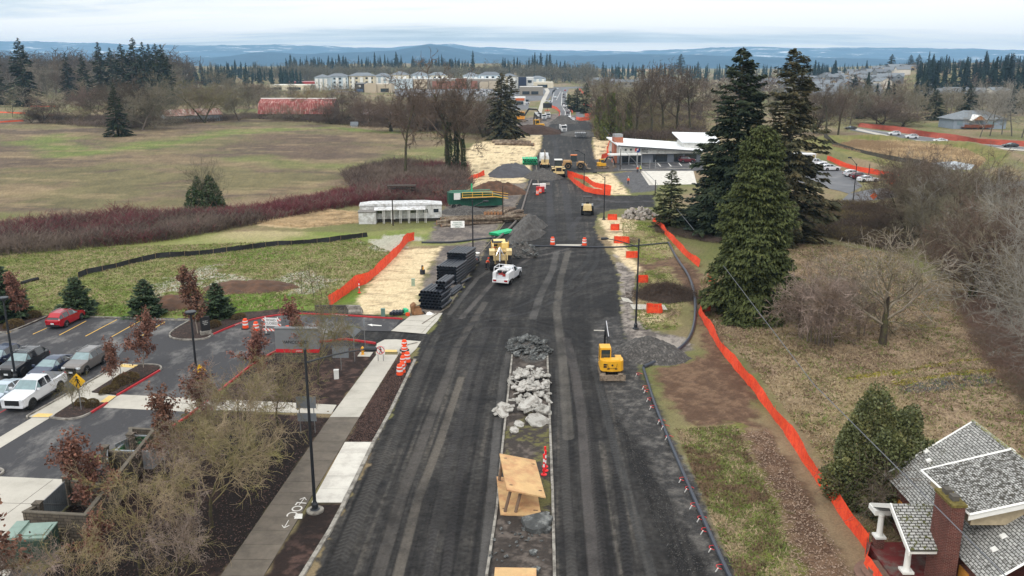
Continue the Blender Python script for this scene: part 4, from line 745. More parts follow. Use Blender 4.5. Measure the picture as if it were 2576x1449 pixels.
def tiled(name, me_list, n, fn, mats, label, cat='woodland'):
    mb = MB(); g = np.random.default_rng(n)
    src = []
    for me in me_list:
        v = np.zeros(len(me.vertices) * 3); me.vertices.foreach_get('co', v); f4 = [tuple(p.vertices) for p in me.polygons if len(p.vertices) == 4]
        src.append((v.reshape(-1, 3), np.array(f4), np.array([p.material_index for p in me.polygons if len(p.vertices) == 4])))
    for i in range(n):
        v, f, m = src[i % len(src)]; X, Y, z, s, w = fn(g); a = g.uniform(0, 6.28); c_, s_ = cos(a), sin(a)
        vv = np.stack([(v[:, 0] * c_ - v[:, 1] * s_) * s * w + X, (v[:, 0] * s_ + v[:, 1] * c_) * s * w + Y, v[:, 2] * s + z], 1)
        for k in (0, 1):
            if (m == k).any(): mb.arr(vv, f[m == k], k)
    mb.build(name, mats, label=label, cat=cat, kind='stuff')
lowb = [joined('low_bare_%d' % i, BARK, TWIG, h=16, spread=7, tr=.3, seed=240 + i, fork=.05, up=.5, lv=(9, 5, 3), tw=.13, twl=1.3) for i in range(2)]
def wood(x0, x1, Ya, Yb, top, var):
    def fn(g):
        Y = g.uniform(Ya, Yb); X = at(g.uniform(x0, x1), Y); z = gz(X, Y); h = max(HT(Y, top + g.normal(0, var)) - z, 9); return X, Y, z - 1, h / 16, 1.5
    return fn
tiled('grey_woodland', lowb, 420, wood(640, 1500, 1400, 1740, 170, 4), [BARK, TWIG], 'grey leafless wood behind the apartments')
tiled('brown_woodland', lowb, 300, wood(-200, 470, 900, 1600, 152, 5), [BARK, TWIGB], 'brown leafless wood at the upper left')
tiled('right_scrub', lowb, 260, wood(1990, 2680, 480, 760, 240, 8), [BARK, TWIG], 'leafless scrub below the suburb and around the grey-blue house')
belt(64, 2310, 2690, (720, 1020), 160, 12, fc, 'tall dark conifer in the near edge of the upper-right wood', g2_, 1.4)
belt(22, 2080, 2640, (480, 700), 208, 12, fc, 'dark conifer in the mixed wood below the suburb', 'conifers below the suburb', 1.5)
tiled('scrub_woodland', lowb, 260, wood(1480, 2640, 700, 1700, 205, 8), [BARK, TWIGB], 'leafless scrub woodland between the suburb and the road')
fcm = [far_conifer('mass_conifer_%d' % i, 260 + i, 16, 4.2, tiers=9, m=9) for i in range(3)]
def cwood(x0, x1, Ya, Yb, top, var):
    def fn(g):
        Y = g.uniform(Ya, Yb); X = at(g.uniform(x0, x1), Y); z = gz(X, Y); h = max(HT(Y, top + g.normal(0, var)) - z, 9); return X, Y, z - 1, h / 16, .8
    return fn
for nm, n_, a_, lb in (('conifer_belt', 260, (430, 760, 1100, 1950, 170, 6), 'dark conifer mass left of the apartments'), ('skyline_conifers', 420, (1260, 2330, 1500, 2400, 165, 4), 'dark conifer mass along the skyline'), ('wooded_hill', 300, (2300, 2680, 1020, 1700, 155, 8), 'dark conifer mass of the upper-right wood'), ('rise_conifers', 150, (720, 1180, 1800, 1960, 150, 5), 'dark conifer mass on the rise')): tiled(nm, fcm, n_, cwood(*a_), [NEEDF, BARKD], lb)
# ---------------------------------------------------------------- paving, kerbs, markings
ASPH = mat('asphalt', S(58, 58, 61), .8, var=.12, sc=6, col2=S(118, 116, 114), sc2=.33, thr=(.5, .68), bump=.3, stretch=(1, .5, 1))
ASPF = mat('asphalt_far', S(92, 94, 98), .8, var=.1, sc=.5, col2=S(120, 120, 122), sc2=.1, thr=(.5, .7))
CONC = mat('concrete', S(182, 178, 168), .85, var=.07, sc=1.2, col2=S(150, 146, 136), sc2=.6, thr=(.5, .75))
CONO = mat('concrete_damp', S(104, 96, 86), .75, var=.12, sc=1.5, col2=S(80, 74, 66), sc2=.5, thr=(.45, .7))
CONK = mat('concrete_kerb', S(150, 146, 138), .9, var=.15, sc=2.5, col2=S(104, 100, 94), sc2=1.5)
REDP = mat('red_kerb_paint', S(172, 42, 48), .6, var=.12, sc=2, col2=S(142, 60, 60), sc2=3, thr=(.6, .8))
YELP = mat('yellow_line_paint', S(214, 172, 84), .7, var=.15, sc=4, col2=S(170, 150, 100), sc2=5, thr=(.6, .8))
WHTP = mat('white_line_paint', S(216, 216, 212), .7, var=.1, sc=4, col2=S(150, 150, 148), sc2=6, thr=(.6, .8))
TACT = mat('tactile_yellow', S(216, 186, 118), .8, var=.1, sc=8)
MULM = mat('mulch_surface', S(46, 36, 32), .95, var=.5, sc=9, col2=S(92, 70, 62), sc2=5, thr=(.5, .7), bump=.8)
JOINT = mat('joint_dark', S(84, 80, 74), .9)
def sheet(name, pts, z, m, Z=None, world=False, joints=None, jd=None, kind='structure', thick=None, **k):
    w = pts if world else PL(pts, Z); mb = MB(); mb.prism(w, z - (thick or .02), z)
    o = mb.build(name, m, kind=kind, **k)
    return o
def kerb(name, pts, m, Z=None, h=.14, w=.17, closed=False, world=False, z0=-.05, label=None):
    p = [Vector(q) for q in (pts if world else PL(pts, Z))]; n = len(p); mb = MB(); ring = []
    for i in range(n):
        a = p[i - 1] if (i or closed) else p[i]; b = p[(i + 1) % n] if (i < n - 1 or closed) else p[i]; d = (b - a).normalized(); nn = Vector((-d.y, d.x)) * w / 2
        ring.append([(p[i].x + nn.x, p[i].y + nn.y, z0), (p[i].x + nn.x * .85, p[i].y + nn.y * .85, h), (p[i].x - nn.x * .85, p[i].y - nn.y * .85, h), (p[i].x - nn.x, p[i].y - nn.y, z0)])
    vs = [v for r in ring for v in r]; fs = []
    for i in range(n if closed else n - 1):
        j = (i + 1) % n
        for k in range(3): fs.append((i * 4 + k, j * 4 + k, j * 4 + k + 1, i * 4 + k + 1))
    if not closed: fs += [(0, 1, 2, 3), ((n - 1) * 4 + 3, (n - 1) * 4 + 2, (n - 1) * 4 + 1, (n - 1) * 4)]
    mb.add(vs, fs); o = mb.build(name, m, kind='structure'); return o
def line(name, a, b, w, m, Z=None, z=.012, kind='structure'):
    (x0, y0), (x1, y1) = PL([a, b], Z); d = Vector((x1 - x0, y1 - y0)).normalized(); n = Vector((-d.y, d.x)) * w / 2; mb = MB()
    mb.prism([(x0 + n.x, y0 + n.y), (x1 + n.x, y1 + n.y), (x1 - n.x, y1 - n.y), (x0 - n.x, y0 - n.y)], z - .008, z); return mb.build(name, m, kind=kind)
def arc(pts, k=3):                     # smooth a polyline (Chaikin)
    for _ in range(k):
        q = [pts[0]]
        for a, b in zip(pts, pts[1:]): q += [(a[0] * .75 + b[0] * .25, a[1] * .75 + b[1] * .25), (a[0] * .25 + b[0] * .75, a[1] * .25 + b[1] * .75)]
        pts = q + [pts[-1]]
    return pts
sheet('car_park', [(-420, 830), (-420, 792), (120, 793), (470, 800), (600, 806), (640, 800), (700, 791), (760, 788), (1012, 799), (984, 833), (905, 831), (850, 838), (828, 856), (760, 860), (690, 882), (630, 922), (573, 969), (500, 1029), (453, 1064), (330, 1120), (240, 1190), (165, 1235), (80, 1520), (-420, 1520)], 0.0, ASPH)
k1 = arc([(-60, 690), (60, 688), (130, 664), (370, 563)], 2) + [(900, 578), (1430, 600)]
kerb('kerb', k1, CONK, Z3)
kerb('kerb', arc([(1430, 602), (1345, 648), (1285, 690), (1275, 722), (1340, 744), (1455, 746), (1560, 738), (1606, 704)]), CONK, Z3)
redk = kerb('red_kerb', arc([(1606, 704), (1750, 642), (1900, 590), (2100, 556), (2250, 545), (2500, 556)]), REDP, Z3, w=.2)
redk2 = kerb('red_kerb', arc([(5, 1030), (130, 1040), (350, 1056), (545, 1066)]), REDP, Z5, w=.2)
kerb('kerb', arc([(1045, 932), (1150, 932), (1205, 940), (1222, 958), (1205, 977)], 2), CONK, Z3)
redk3 = kerb('red_kerb', [(1205, 977), (885, 1165)], REDP, Z3, w=.2)
kerb('kerb', arc([(375, 1332), (500, 1350), (610, 1334), (686, 1298)], 2), CONK, Z3)
kerb('red_kerb', [(686, 1298), (808, 1222)], REDP, Z3, w=.2)
kerb('kerb', [(930, 918), (205, 1325), (205, 1340)], CONK, Z3, h=.15)
kerb('red_kerb', arc([(1890, 940), (1720, 1080), (1500, 1260), (1360, 1365), (1200, 1460)], 2), REDP, Z3, w=.2)
kerb('red_kerb', arc([(870, 853 - 0), (830, 858), (760, 862), (690, 884), (632, 920)], 2), REDP, w=.2)
kerb('red_kerb', [(870, 853), (945, 864)], REDP, w=.2)
kerb('kerb', arc([(-20, 640), (22, 652), (28, 668), (0, 690), (-20, 694)], 2), CONK, Z4)
sheet('mulch_bed', [(0, 684), (150, 660), (370, 568), (190, 560), (-100, 548), (-100, 690)], .07, MULM, Z3, thick=.1)
sheet('mulch_bed', [(1430, 606), (1345, 655), (1292, 695), (1292, 720), (1345, 738), (1455, 740), (1556, 732), (1610, 697), (1750, 634), (1900, 582), (2100, 548), (1900, 540), (1600, 575)], .09, MULM, Z3, thick=.1)
sheet('mulch_bed', [(1050, 938), (1150, 938), (1198, 946), (1206, 960), (880, 1155), (692, 1140), (850, 1040)], .09, MULM, Z3, thick=.1)
sheet('mulch_bed', [(412, 1312), (560, 1216), (788, 1222), (796, 1226), (680, 1292), (600, 1328), (500, 1342), (420, 1332)], .09, MULM, Z3, thick=.1)
sheet('sidewalk', [(925, 922), (1045, 932), (850, 1040), (692, 1142), (880, 1165), (808, 1222), (560, 1214), (410, 1312), (375, 1330), (240, 1330), (212, 1322)], .03, CONC, Z3)
sheet('sidewalk', [(240, 1332), (375, 1332), (0, 1560), (-150, 1650), (-150, 1570), (0, 1476)], .015, CONC, Z3)
sheet('crosswalk', [(884, 1168), (905, 1156), (1540, 1186), (1480, 1288), (780, 1254), (812, 1224)], .018, CONC, Z3)
sheet('tactile_strip', [(915, 929), (1042, 934), (1010, 956), (905, 948)], .045, TACT, Z3)
sheet('tactile_strip', [(756, 1214), (822, 1166), (876, 1170), (806, 1220)], .045, TACT, Z3)
sheet('tactile_strip', [(238, 1326), (290, 1300), (402, 1303), (374, 1328)], .045, TACT, Z3)
sheet('sidewalk', [(1540, 108), (2540, 158), (2500, 226), (1480, 192)], .03, CONC, Z4)
sheet('concrete_pad', [(-400, 680), (500, 720), (530, 760), (320, 950), (200, 970), (220, 1180), (60, 1449), (-100, 1700), (-600, 1600)], .02, CONC, Z4)
for a, b in (((0, 1020), (400, 722)), ((0, 898), (320, 905)), ((0, 1110), (205, 1115))): line('pad_joint', a, b, .03, JOINT, Z4, .026)
def walk(L0, R0, n, m, z, name, gap=.03, w=None):
    """slabs between a left and a right edge, each pair ((x,y),(x,y)) in picture rows; joints are real gaps"""
    a0, a1 = [Vector(P(*q)) for q in L0]; b0, b1 = [Vector(P(*q)) for q in R0]; mb = MB(); jb = MB(); ln = (a1 - a0).length; g = gap / ln
    for i in range(n):
        t0 = i / n + g * .5; t1 = (i + 1) / n - g * .5; zz = z + ru(-.006, .006)
        mb.prism([tuple(a0.lerp(a1, t0)), tuple(b0.lerp(b1, t0)), tuple(b0.lerp(b1, t1)), tuple(a0.lerp(a1, t1))], z - .1, zz)
    mb.build(name, m, kind='structure')
    jb.prism([tuple(a0), tuple(b0), tuple(b1), tuple(a1)], z - .12, z - .02); jb.build(name + '_bed', JOINT, kind='structure')
walk(((947, 893), (830, 1050)), ((1002, 893), (904, 1050)), 8, CONC, .06, 'sidewalk')
walk(((830, 1050), (556, 1449)), ((904, 1050), (664, 1449)), 14, CONO, .06, 'old_sidewalk')
walk(((556, 1449), (500, 1530)), ((664, 1449), (612, 1530)), 2, CONO, .06, 'old_sidewalk')
walk(((868, 1113), (784, 1266)), ((936, 1113), (859, 1266)), 5, mat('concrete_new', S(206, 203, 194), .85, var=.05, sc=2, col2=S(184, 180, 172), sc2=1), .07, 'new_sidewalk_slab')
kerb('kerb', [(1044, 905), (1034, 927), (979, 1042), (940, 1113), (860, 1278), (830, 1335), (760, 1449), (715, 1520)], CONK, h=.12, w=.3)
kerb('kerb', arc([(1002, 893), (1010, 872), (1050, 862)], 1), CONK, h=.1, w=.2)
kerb('median_kerb', [(1224, 1449), (1250, 1278), (1258, 1180), (1275, 1020), (1290, 880)], CONK, h=.13, w=.18)
kerb('median_kerb', [(1396, 1500), (1395, 1449), (1390, 1240), (1383, 1060), (1376, 870)], CONK, h=.13, w=.2)
kerb('kerb_line', [(1062, 815), (1130, 770), (1175, 700), (1198, 650), (1240, 600), (1280, 545), (1300, 505), (1320, 470)], mat('kerb_muddy', S(112, 104, 94), .9, var=.25, sc=2), h=.07, w=.16)
kerb('kerb_line', [(1355, 470), (1352, 440), (1348, 410)], mat('kerb_muddy'), h=.07, w=.3)
sheet('driveway_apron', [(600, 1046), (700, 1034), (848, 1020), (810, 1080), (760, 1130), (720, 1178), (600, 1168), (460, 1156)], .035, CONC, Z5)
sheet('driveway_apron', [(352, 1252), (410, 1222), (500, 1220), (600, 1228), (685, 1235), (650, 1290), (590, 1350), (505, 1312), (345, 1300)], .035, CONC, Z5)
for a, b in (((560, 1075), (800, 1090)), ((520, 1112), (765, 1125)), ((690, 1172), (800, 1060))): line('apron_joint', a, b, .04, JOINT, Z5, .042)
sheet('tactile_strip', [(370, 1300), (505, 1302), (502, 1318), (362, 1316)], .07, TACT, Z5)
for a, b in (((248, 700), (356, 652)), ((448, 707), (650, 600)), ((645, 715), (882, 590)), ((842, 720), (1060, 598)), ((1060, 718), (1245, 606)), ((52, 694), (120, 664))): line('parking_line', a, b, .12, YELP, Z3)
line('red_line', (-20, 1302), (46, 1268), .12, REDP, Z3)
a = [(280, 1106), (318, 1102), (316, 1106), (388, 1112), (388, 1118), (318, 1114), (320, 1120)]
mb = MB(); w_ = PL(a, Z5); mb.add([(x, y, .012) for x, y in w_], [(0, 2, 1), (0, 5, 2), (2, 5, 4, 3), (0, 6, 5)]); mb.build('arrow_marking', WHTP, kind='structure')
sheet('steel_sheet', [(1440, 800), (1468, 796), (1540, 822), (1440, 820)] and [(1100, 1000)] * 0 or [(1475, 1123), (1640, 1128), (1640, 1137), (1475, 1133)], .03, CONC, lambda x, y: (1880 / 1.5652 + x * .1984, 950 / 1.5652 + y * .1984))
sheet('paved_road', [(975, 545), (985, 470), (900, 395), (812, 385), (860, 300), (890, 180), (930, 158), (700, 150), (560, 190), (560, 140), (1300, 128), (1300, 150), (1100, 156), (1070, 210), (1065, 330), (1118, 440), (1120, 548)], .05, ASPF, Z9)
sheet('paved_lane', [(1175, 440), (1260, 440), (1300, 545), (1200, 545)], .05, ASPF, Z9)
sheet('sidewalk', [(690, 480), (745, 300), (805, 190), (780, 155), (830, 150), (852, 190), (784, 330), (740, 500)], .07, CONC, Z9)
for pts, w in (([(985, 540), (992, 470), (940, 400)], .35), ([(1045, 540), (1050, 450), (1010, 380)], .3), ([(1112, 540), (1112, 440), (1060, 395)], .35), ([(1000, 370), (1010, 200)], .35), ([(880, 330), (905, 200)], .3), ([(935, 300), (990, 190)], .3), ([(1062, 380), (1064, 210)], .3)):
    for q in zip(pts, pts[1:]): line('lane_line', q[0], q[1], w, WHTP, Z9, .08)
sheet('shop_car_park', [(985, 225), (1210, 222), (1400, 222), (1380, 250), (1250, 262), (1100, 246), (1000, 244)], .05, ASPF)
sheet('shop_car_park', [(820, 216), (900, 214), (900, 236), (760, 246)], .06, ASPF)
sheet('shop_car_park', [(1200, 262), (1330, 250), (1330, 275), (1230, 280)], .05, ASPF)
sheet('side_road', [(1545, 596), (1600, 599), (1900, 640), (2300, 690), (2700, 722), (2700, 745), (2200, 706), (1850, 666), (1560, 613)], .06, ASPF, Z2)
sheet('side_road', [(1550, 985), (1700, 955), (1950, 938), (2300, 912), (2700, 880), (2700, 930), (2200, 985), (1850, 1006), (1600, 1032), (1500, 1032)], .05, ASPF, Z2)
sheet('clinic_car_park', [(190, 812), (700, 796), (700, 852), (170, 852)], .05, ASPH, Z2)
sheet('clinic_car_park', [(1200, 770), (1330, 772), (1560, 872), (1630, 942), (1550, 985), (1500, 970), (1180, 900)], .055, ASPF, Z2)
sheet('concrete_pad', [(325, 852), (640, 852), (660, 930), (380, 936)], .07, mat('concrete_new'), Z2)
for a, b in (((200, 848), (640, 838)), ((330, 850), (400, 934))): line('kerb_line', a, b, .5, CONC, Z2, .12)
sheet('sidewalk', [(1950, 940), (2440, 893), (2640, 878), (2640, 892), (2440, 908), (1965, 953)], .09, CONC, Z2)
sheet('sidewalk', [(1590, 602), (1900, 668), (2300, 704), (2700, 738), (2700, 744), (2290, 712), (1880, 676), (1590, 612)], .08, CONC, Z2)
for a, b in (((1600, 606), (2600, 726)), ((1600, 603), (2600, 716))): line('lane_line', a, b, .3, WHTP, Z2, .075)
for i in range(5): line('parking_line', (430 + 62 * i, 806 - i), (448 + 62 * i, 826 - i), .25, WHTP, Z2, .07)
m_w = mat('pond_water', S(150, 160, 168), .12, var=.05, sc=.3, spec=.8); sheet('pond_water', WATER, 1.45, m_w, world=True, thick=.1)
# ---------------------------------------------------------------- hills on the horizon
def hills(name, Y, pts, m, seed):
    mb = MB(); g = []; n = 420
    xs = np.linspace(-400, 2976, n); base = np.interp(xs, [p[0] for p in pts], [p[1] for p in pts])
    j = (fbm(xs / 60, xs * 0 + seed, 5, seed, .55) - .5) * 7 + (fbm(xs / 7, xs * 0 + seed, 3, seed + 4) - .5) * 1.2
    rows_ = 14; V = []
    for r_ in range(rows_):
        f = r_ / (rows_ - 1); YY = Y * (1 - .30 * (1 - f)) ; X_ = (xs - 1288) / 2150 * Y
        top = HC + Y * np.tan(np.arctan((HORZ - base + j) / 2150)) ; z = -10 + (top + 10) * (f ** .8) * (1 + .25 * (fbm(xs / 45, xs * 0 + r_ * .5, 4, seed + 9) - .5) * (1 - f) * 2)
        V.append(np.stack([X_ * (1 - .05 * (1 - f)), np.full(n, YY), z], 1))
    V.append(V[-1] + np.array([0, Y * .1, -60])); V = np.concatenate(V); rows_ += 1
    idx = np.arange(rows_ * n).reshape(rows_, n); mb.arr(V, np.stack([idx[:-1, :-1], idx[:-1, 1:], idx[1:, 1:], idx[1:, :-1]], -1).reshape(-1, 4))
    mb.build(name, m, kind='structure', smooth=True)
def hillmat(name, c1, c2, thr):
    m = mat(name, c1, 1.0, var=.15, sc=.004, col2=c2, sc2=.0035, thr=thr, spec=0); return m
HB = hillmat('hill_forest_hazed', S(66, 92, 112), S(140, 152, 160), (.62, .72)); HB2 = hillmat('hill_forest_far_hazed', S(84, 114, 138), S(220, 226, 230), (.56, .66))  # distance-haze blue mixed into the forest colour, paler on the far range
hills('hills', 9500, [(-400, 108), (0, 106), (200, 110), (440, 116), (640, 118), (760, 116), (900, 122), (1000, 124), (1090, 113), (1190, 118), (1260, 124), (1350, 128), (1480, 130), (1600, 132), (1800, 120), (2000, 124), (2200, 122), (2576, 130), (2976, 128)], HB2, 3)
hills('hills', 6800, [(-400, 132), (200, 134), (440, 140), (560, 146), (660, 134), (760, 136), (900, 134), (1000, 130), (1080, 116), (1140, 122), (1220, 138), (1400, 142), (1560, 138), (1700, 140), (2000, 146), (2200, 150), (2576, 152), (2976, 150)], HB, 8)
# ---------------------------------------------------------------- buildings
WHW = mat('white_wall', S(214, 214, 210), .8, var=.06, sc=1, col2=S(184, 184, 180), sc2=.6, rnd=.0)
TRIM = mat('white_trim', S(226, 226, 222), .7, var=.05, sc=2)
GLS = glass('window_glass', S(44, 52, 58)); GLL = glass('window_glass_pale', S(120, 140, 150))
RFG = mat('roof_grey', S(112, 118, 124), .9, var=.15, sc=1, rnd=.15); RFW = mat('roof_white_membrane', S(226, 230, 232), .8, var=.05, sc=.3)
DARKM = mat('dark_metal', S(36, 38, 40), .5, var=.1, sc=4); STEEL = mat('galvanised_steel', S(150, 152, 154), .45, metal=.6, var=.1, sc=3)
def brick_mat(name, c1, c2, mortar, scale, bw, bh, vec='XZ', moss=None, msz=.02):
    m = bpy.data.materials.new(name); m.use_nodes = True; t = m.node_tree; b = t.nodes['Principled BSDF']; b.inputs['Roughness'].default_value = .92; b.inputs['Specular IOR Level'].default_value = .2
    tc = N(t, 'ShaderNodeTexCoord'); sp = N(t, 'ShaderNodeSeparateXYZ'); L(t, tc.outputs['Object'], sp.inputs[0]); cb_ = N(t, 'ShaderNodeCombineXYZ')
    if vec == 'roof':
        L(t, sp.outputs['Y'], cb_.inputs[0]); ml = N(t, 'ShaderNodeMath', operation='MULTIPLY'); ml.inputs[1].default_value = 1.23; L(t, sp.outputs['X'], ml.inputs[0]); L(t, ml.outputs[0], cb_.inputs[1])
    elif vec == 'roofx':
        L(t, sp.outputs['X'], cb_.inputs[0]); ml = N(t, 'ShaderNodeMath', operation='MULTIPLY'); ml.inputs[1].default_value = 1.15; L(t, sp.outputs['Y'], ml.inputs[0]); L(t, ml.outputs[0], cb_.inputs[1])
    else:
        aa = N(t, 'ShaderNodeMath', operation='ADD'); L(t, sp.outputs['X'], aa.inputs[0]); L(t, sp.outputs['Y'], aa.inputs[1]); L(t, aa.outputs[0], cb_.inputs[0]); L(t, sp.outputs['Z'], cb_.inputs[1])
    br = N(t, 'ShaderNodeTexBrick', i_Scale=scale); br.inputs['Color1'].default_value = (*c1, 1); br.inputs['Color2'].default_value = (*c2, 1); br.inputs['Mortar'].default_value = (*mortar, 1)
    br.inputs['Mortar Size'].default_value = msz; br.inputs['Brick Width'].default_value = bw; br.inputs['Row Height'].default_value = bh; br.inputs['Bias'].default_value = 0
    no = N(t, 'ShaderNodeTexNoise', i_Scale=1.6, i_Detail=8.0, i_Roughness=.75); L(t, tc.outputs['Object'], no.inputs['Vector'])
    mxv = N(t, 'ShaderNodeMixRGB', blend_type='ADD'); mxv.inputs[0].default_value = .06; L(t, cb_.outputs[0], mxv.inputs[1]); n4 = N(t, 'ShaderNodeTexNoise', i_Scale=5.0); L(t, tc.outputs['Object'], n4.inputs['Vector']); L(t, n4.outputs['Color'], mxv.inputs[2]); L(t, mxv.outputs[0], br.inputs['Vector'])
    c = br.outputs['Color']
    for (col, sc, lo, hi) in (moss or []):
        n3 = N(t, 'ShaderNodeTexNoise', i_Scale=sc, i_Detail=8.0, i_Roughness=.72); L(t, tc.outputs['Object'], n3.inputs['Vector']); r = N(t, 'ShaderNodeMapRange'); r.inputs[1].default_value = lo; r.inputs[2].default_value = hi; L(t, n3.outputs['Fac'], r.inputs[0])
        x = N(t, 'ShaderNodeMixRGB'); L(t, r.outputs[0], x.inputs[0]); L(t, c, x.inputs[1]); x.inputs[2].default_value = (*col, 1); c = x.outputs[0]
    mr = N(t, 'ShaderNodeMapRange'); mr.inputs[1].default_value = .3; mr.inputs[2].default_value = .7; mr.inputs[3].default_value = .75; mr.inputs[4].default_value = 1.2; L(t, no.outputs['Fac'], mr.inputs[0])
    h = N(t, 'ShaderNodeHueSaturation'); L(t, c, h.inputs['Color']); L(t, mr.outputs[0], h.inputs['Value']); L(t, h.outputs[0], b.inputs['Base Color'])
    bu = N(t, 'ShaderNodeBump', i_Strength=.6, i_Distance=.02); L(t, br.outputs['Fac'], bu.inputs['Height']); bu.invert = True; L(t, bu.outputs[0], b.inputs['Normal']); MATS[name] = m; return m
SHG = S(156, 157, 155); SHG2 = S(180, 180, 177); SHD = S(72, 70, 66); MOSS = S(78, 80, 34)
SHING = brick_mat('shingle_pale', SHG, SHG2, SHD, 1, .33, .16, 'roof', [(SHD, 5.5, .52, .62), (MOSS, .6, .6, .74)], .022)
SHINM = brick_mat('shingle_mossy', SHG, SHG2, SHD, 1, .33, .16, 'roof', [(SHD, 4.5, .47, .54), (S(60, 56, 42), 9, .55, .62), (MOSS, .7, .66, .78)], .022)
SHINP = brick_mat('shingle_porch', SHG, SHG2, SHD, 1, .33, .18, 'roofx', [(MOSS, 3.5, .52, .6)], .03)
BRICK = brick_mat('red_brick', S(104, 54, 46), S(82, 44, 40), S(132, 112, 104), 1, .21, .075, 'XZ', [(S(60, 40, 36), 1.2, .6, .75)], .008)
BLOCK = brick_mat('grey_block', S(106, 98, 88), S(86, 80, 72), S(58, 54, 50), 1, .42, .2, 'XZ', [(S(60, 60, 48), 1.5, .55, .75)], .014)
H = empty('old_house', (27.85, 47.84, 0), 0, 'old brick house with mossy pale shingle roof and white-columned porch at the lower right', 'house')
def slab(mb, q, th, mi=0):
    a, b_, c_, d = [Vector(v) for v in q]; n = (b_ - a).cross(d - a).normalized()
    if n.z < 0: n = -n
    lo = [v - n * th for v in (a, b_, c_, d)]; mb.add([a, b_, c_, d] + lo, [(0, 1, 2, 3), (7, 6, 5, 4), (0, 4, 5, 1), (1, 5, 6, 2), (2, 6, 7, 3), (3, 7, 4, 0)], mi)
mb = MB(); slab(mb, [(0, .1, 6.5), (-4.95, .1, 2.96), (-4.95, -11.4, 2.96), (0, -11.4, 6.5)], .12); slab(mb, [(0.004, .1, 6.5), (0.004, -11.4, 6.5), (5.0, -11.4, 2.96), (5.0, .1, 2.96)], .12)
rf = mb.build('roof', SHING, H)
mb = MB(); slab(mb, [(-.05, -4.05, 6.62), (-4.95, -4.25, 5.45), (-4.75, -8.95, 5.45), (-.05, -9.0, 6.62)], .14); dm = mb.build('dormer_roof', SHINM, H)
mb = MB(); mb.box((-2.3, -6.5, 5.05), (4.3, 4.3, .9)); mb.build('dormer_wall', mat('cream_board', S(172, 158, 132), .8, var=.2, sc=2), H)
mb = MB(); f_ = .045
for q0, q1 in (((0, .13, 6.48), (-4.98, .13, 2.94)), ((-.05, -4.0, 6.62), (-4.98, -4.2, 5.42)), ((-4.98, -4.2, 5.42), (-4.8, -9.0, 5.42)), ((-4.8, -9.02, 5.40), (-.05, -9.05, 6.6)), ((0, -11.43, 6.46), (-4.98, -11.43, 2.92))):
    d = (Vector(q1) - Vector(q0)); mid = (Vector(q0) + Vector(q1)) / 2; mb.tube([q0, q1], .075, 4)
slab(mb, [(-.05, -9.03, 6.5), (-4.8, -9.0, 5.33), (-4.8, -9.0, 5.05), (-.05, -9.03, 6.22)], .05); mb.build('fascia', TRIM, rf)
mb = MB(); mb.tube([(0, .15, 6.53), (0, -11.4, 6.53)], .1, 6); mb.build('ridge_cap', mat('moss_ridge', S(120, 118, 60), .95, var=.4, sc=5, col2=SHG, sc2=8), rf)
for x, y in ((-2.7, -.1), (-2.95, -1.0), (-3.1, -9.3), (-3.75, -9.75), (.8, -2.8), (.8, -4.6)):
    mb = MB(); z = 6.5 - abs(x) * .715; mb.box((x, y, z + .1), (.34, .3, .1), ry=-.5 if x < 0 else .5, taper=.8); mb.build('roof_vent', TRIM, rf)
mb = MB(); mb.box((0, -5.6, 1.4), (9.2, 10.8, 2.9)); mb.add([(-4.4, -.21, 2.86), (4.4, -.21, 2.86), (0, -.21, 6.1)], [(0, 1, 2)]); mb.build('wall', BRICK, H)
mb = MB(); mb.box((-4.63, -9.0, 1.3), (.06, .9, 1.9)); mb.box((-4.63, -2.0, 1.5), (.06, 1.3, 1.2)); mb.build('boarded_opening', mat('plywood_orange', S(204, 142, 62), .8, var=.15, sc=3), H)
ch = MB(); ch.box((-5.45, -8.3, 2.95), (.72, 1.75, 5.9), taper=.97); cho = ch.build('chimney', BRICK, H)
mb = MB(); mb.box((-5.45, -8.3, 5.95), (.8, 1.85, .14)); mb.build('chimney_cap', mat('mossy_cap', S(98, 88, 44), .95, var=.4, sc=5), cho)
for y in (-7.9, -8.6): mb = MB(); mb.box((-5.45, y, 6.13), (.34, .42, .3)); mb.build('flue', mat('flue_clay', S(84, 80, 74), .9, var=.2, sc=4), cho)
mb = MB(); slab(mb, [(-7.25, -6.0, 4.35), (-4.6, -6.0, 4.35), (-4.6, -8.5, 3.05), (-7.25, -8.5, 3.05)], .1); slab(mb, [(-7.25, -3.6, 3.05), (-4.6, -3.6, 3.05), (-4.6, -5.995, 4.35), (-7.25, -5.995, 4.35)], .1)
pr_ = mb.build('porch_roof', SHINP, H)
mb = MB(); slab(mb, [(-7.3, -5.97, 4.38), (-7.3, -8.6, 3.05), (-7.3, -8.6, 2.8), (-7.3, -5.97, 4.1)], .08); slab(mb, [(-7.3, -6.03, 4.38), (-7.3, -3.5, 3.05), (-7.3, -3.5, 2.8), (-7.3, -6.03, 4.1)], .08)
mb.box((-6.9, -3.9, 2.85), (.9, .9, .28)); mb.box((-5.9, -8.3, 2.88), (2.6, .2, .2)); mb.box((-5.9, -3.8, 2.88), (2.6, .2, .2)); mb.build('porch_fascia', TRIM, pr_)
mb = MB(); mb.box((-6.0, -6.2, .35), (2.8, 4.8, .7)); mb.build('porch_floor', mat('red_painted_concrete', S(108, 42, 42), .5, var=.2, sc=2, col2=S(112, 104, 98), sc2=.8), H)
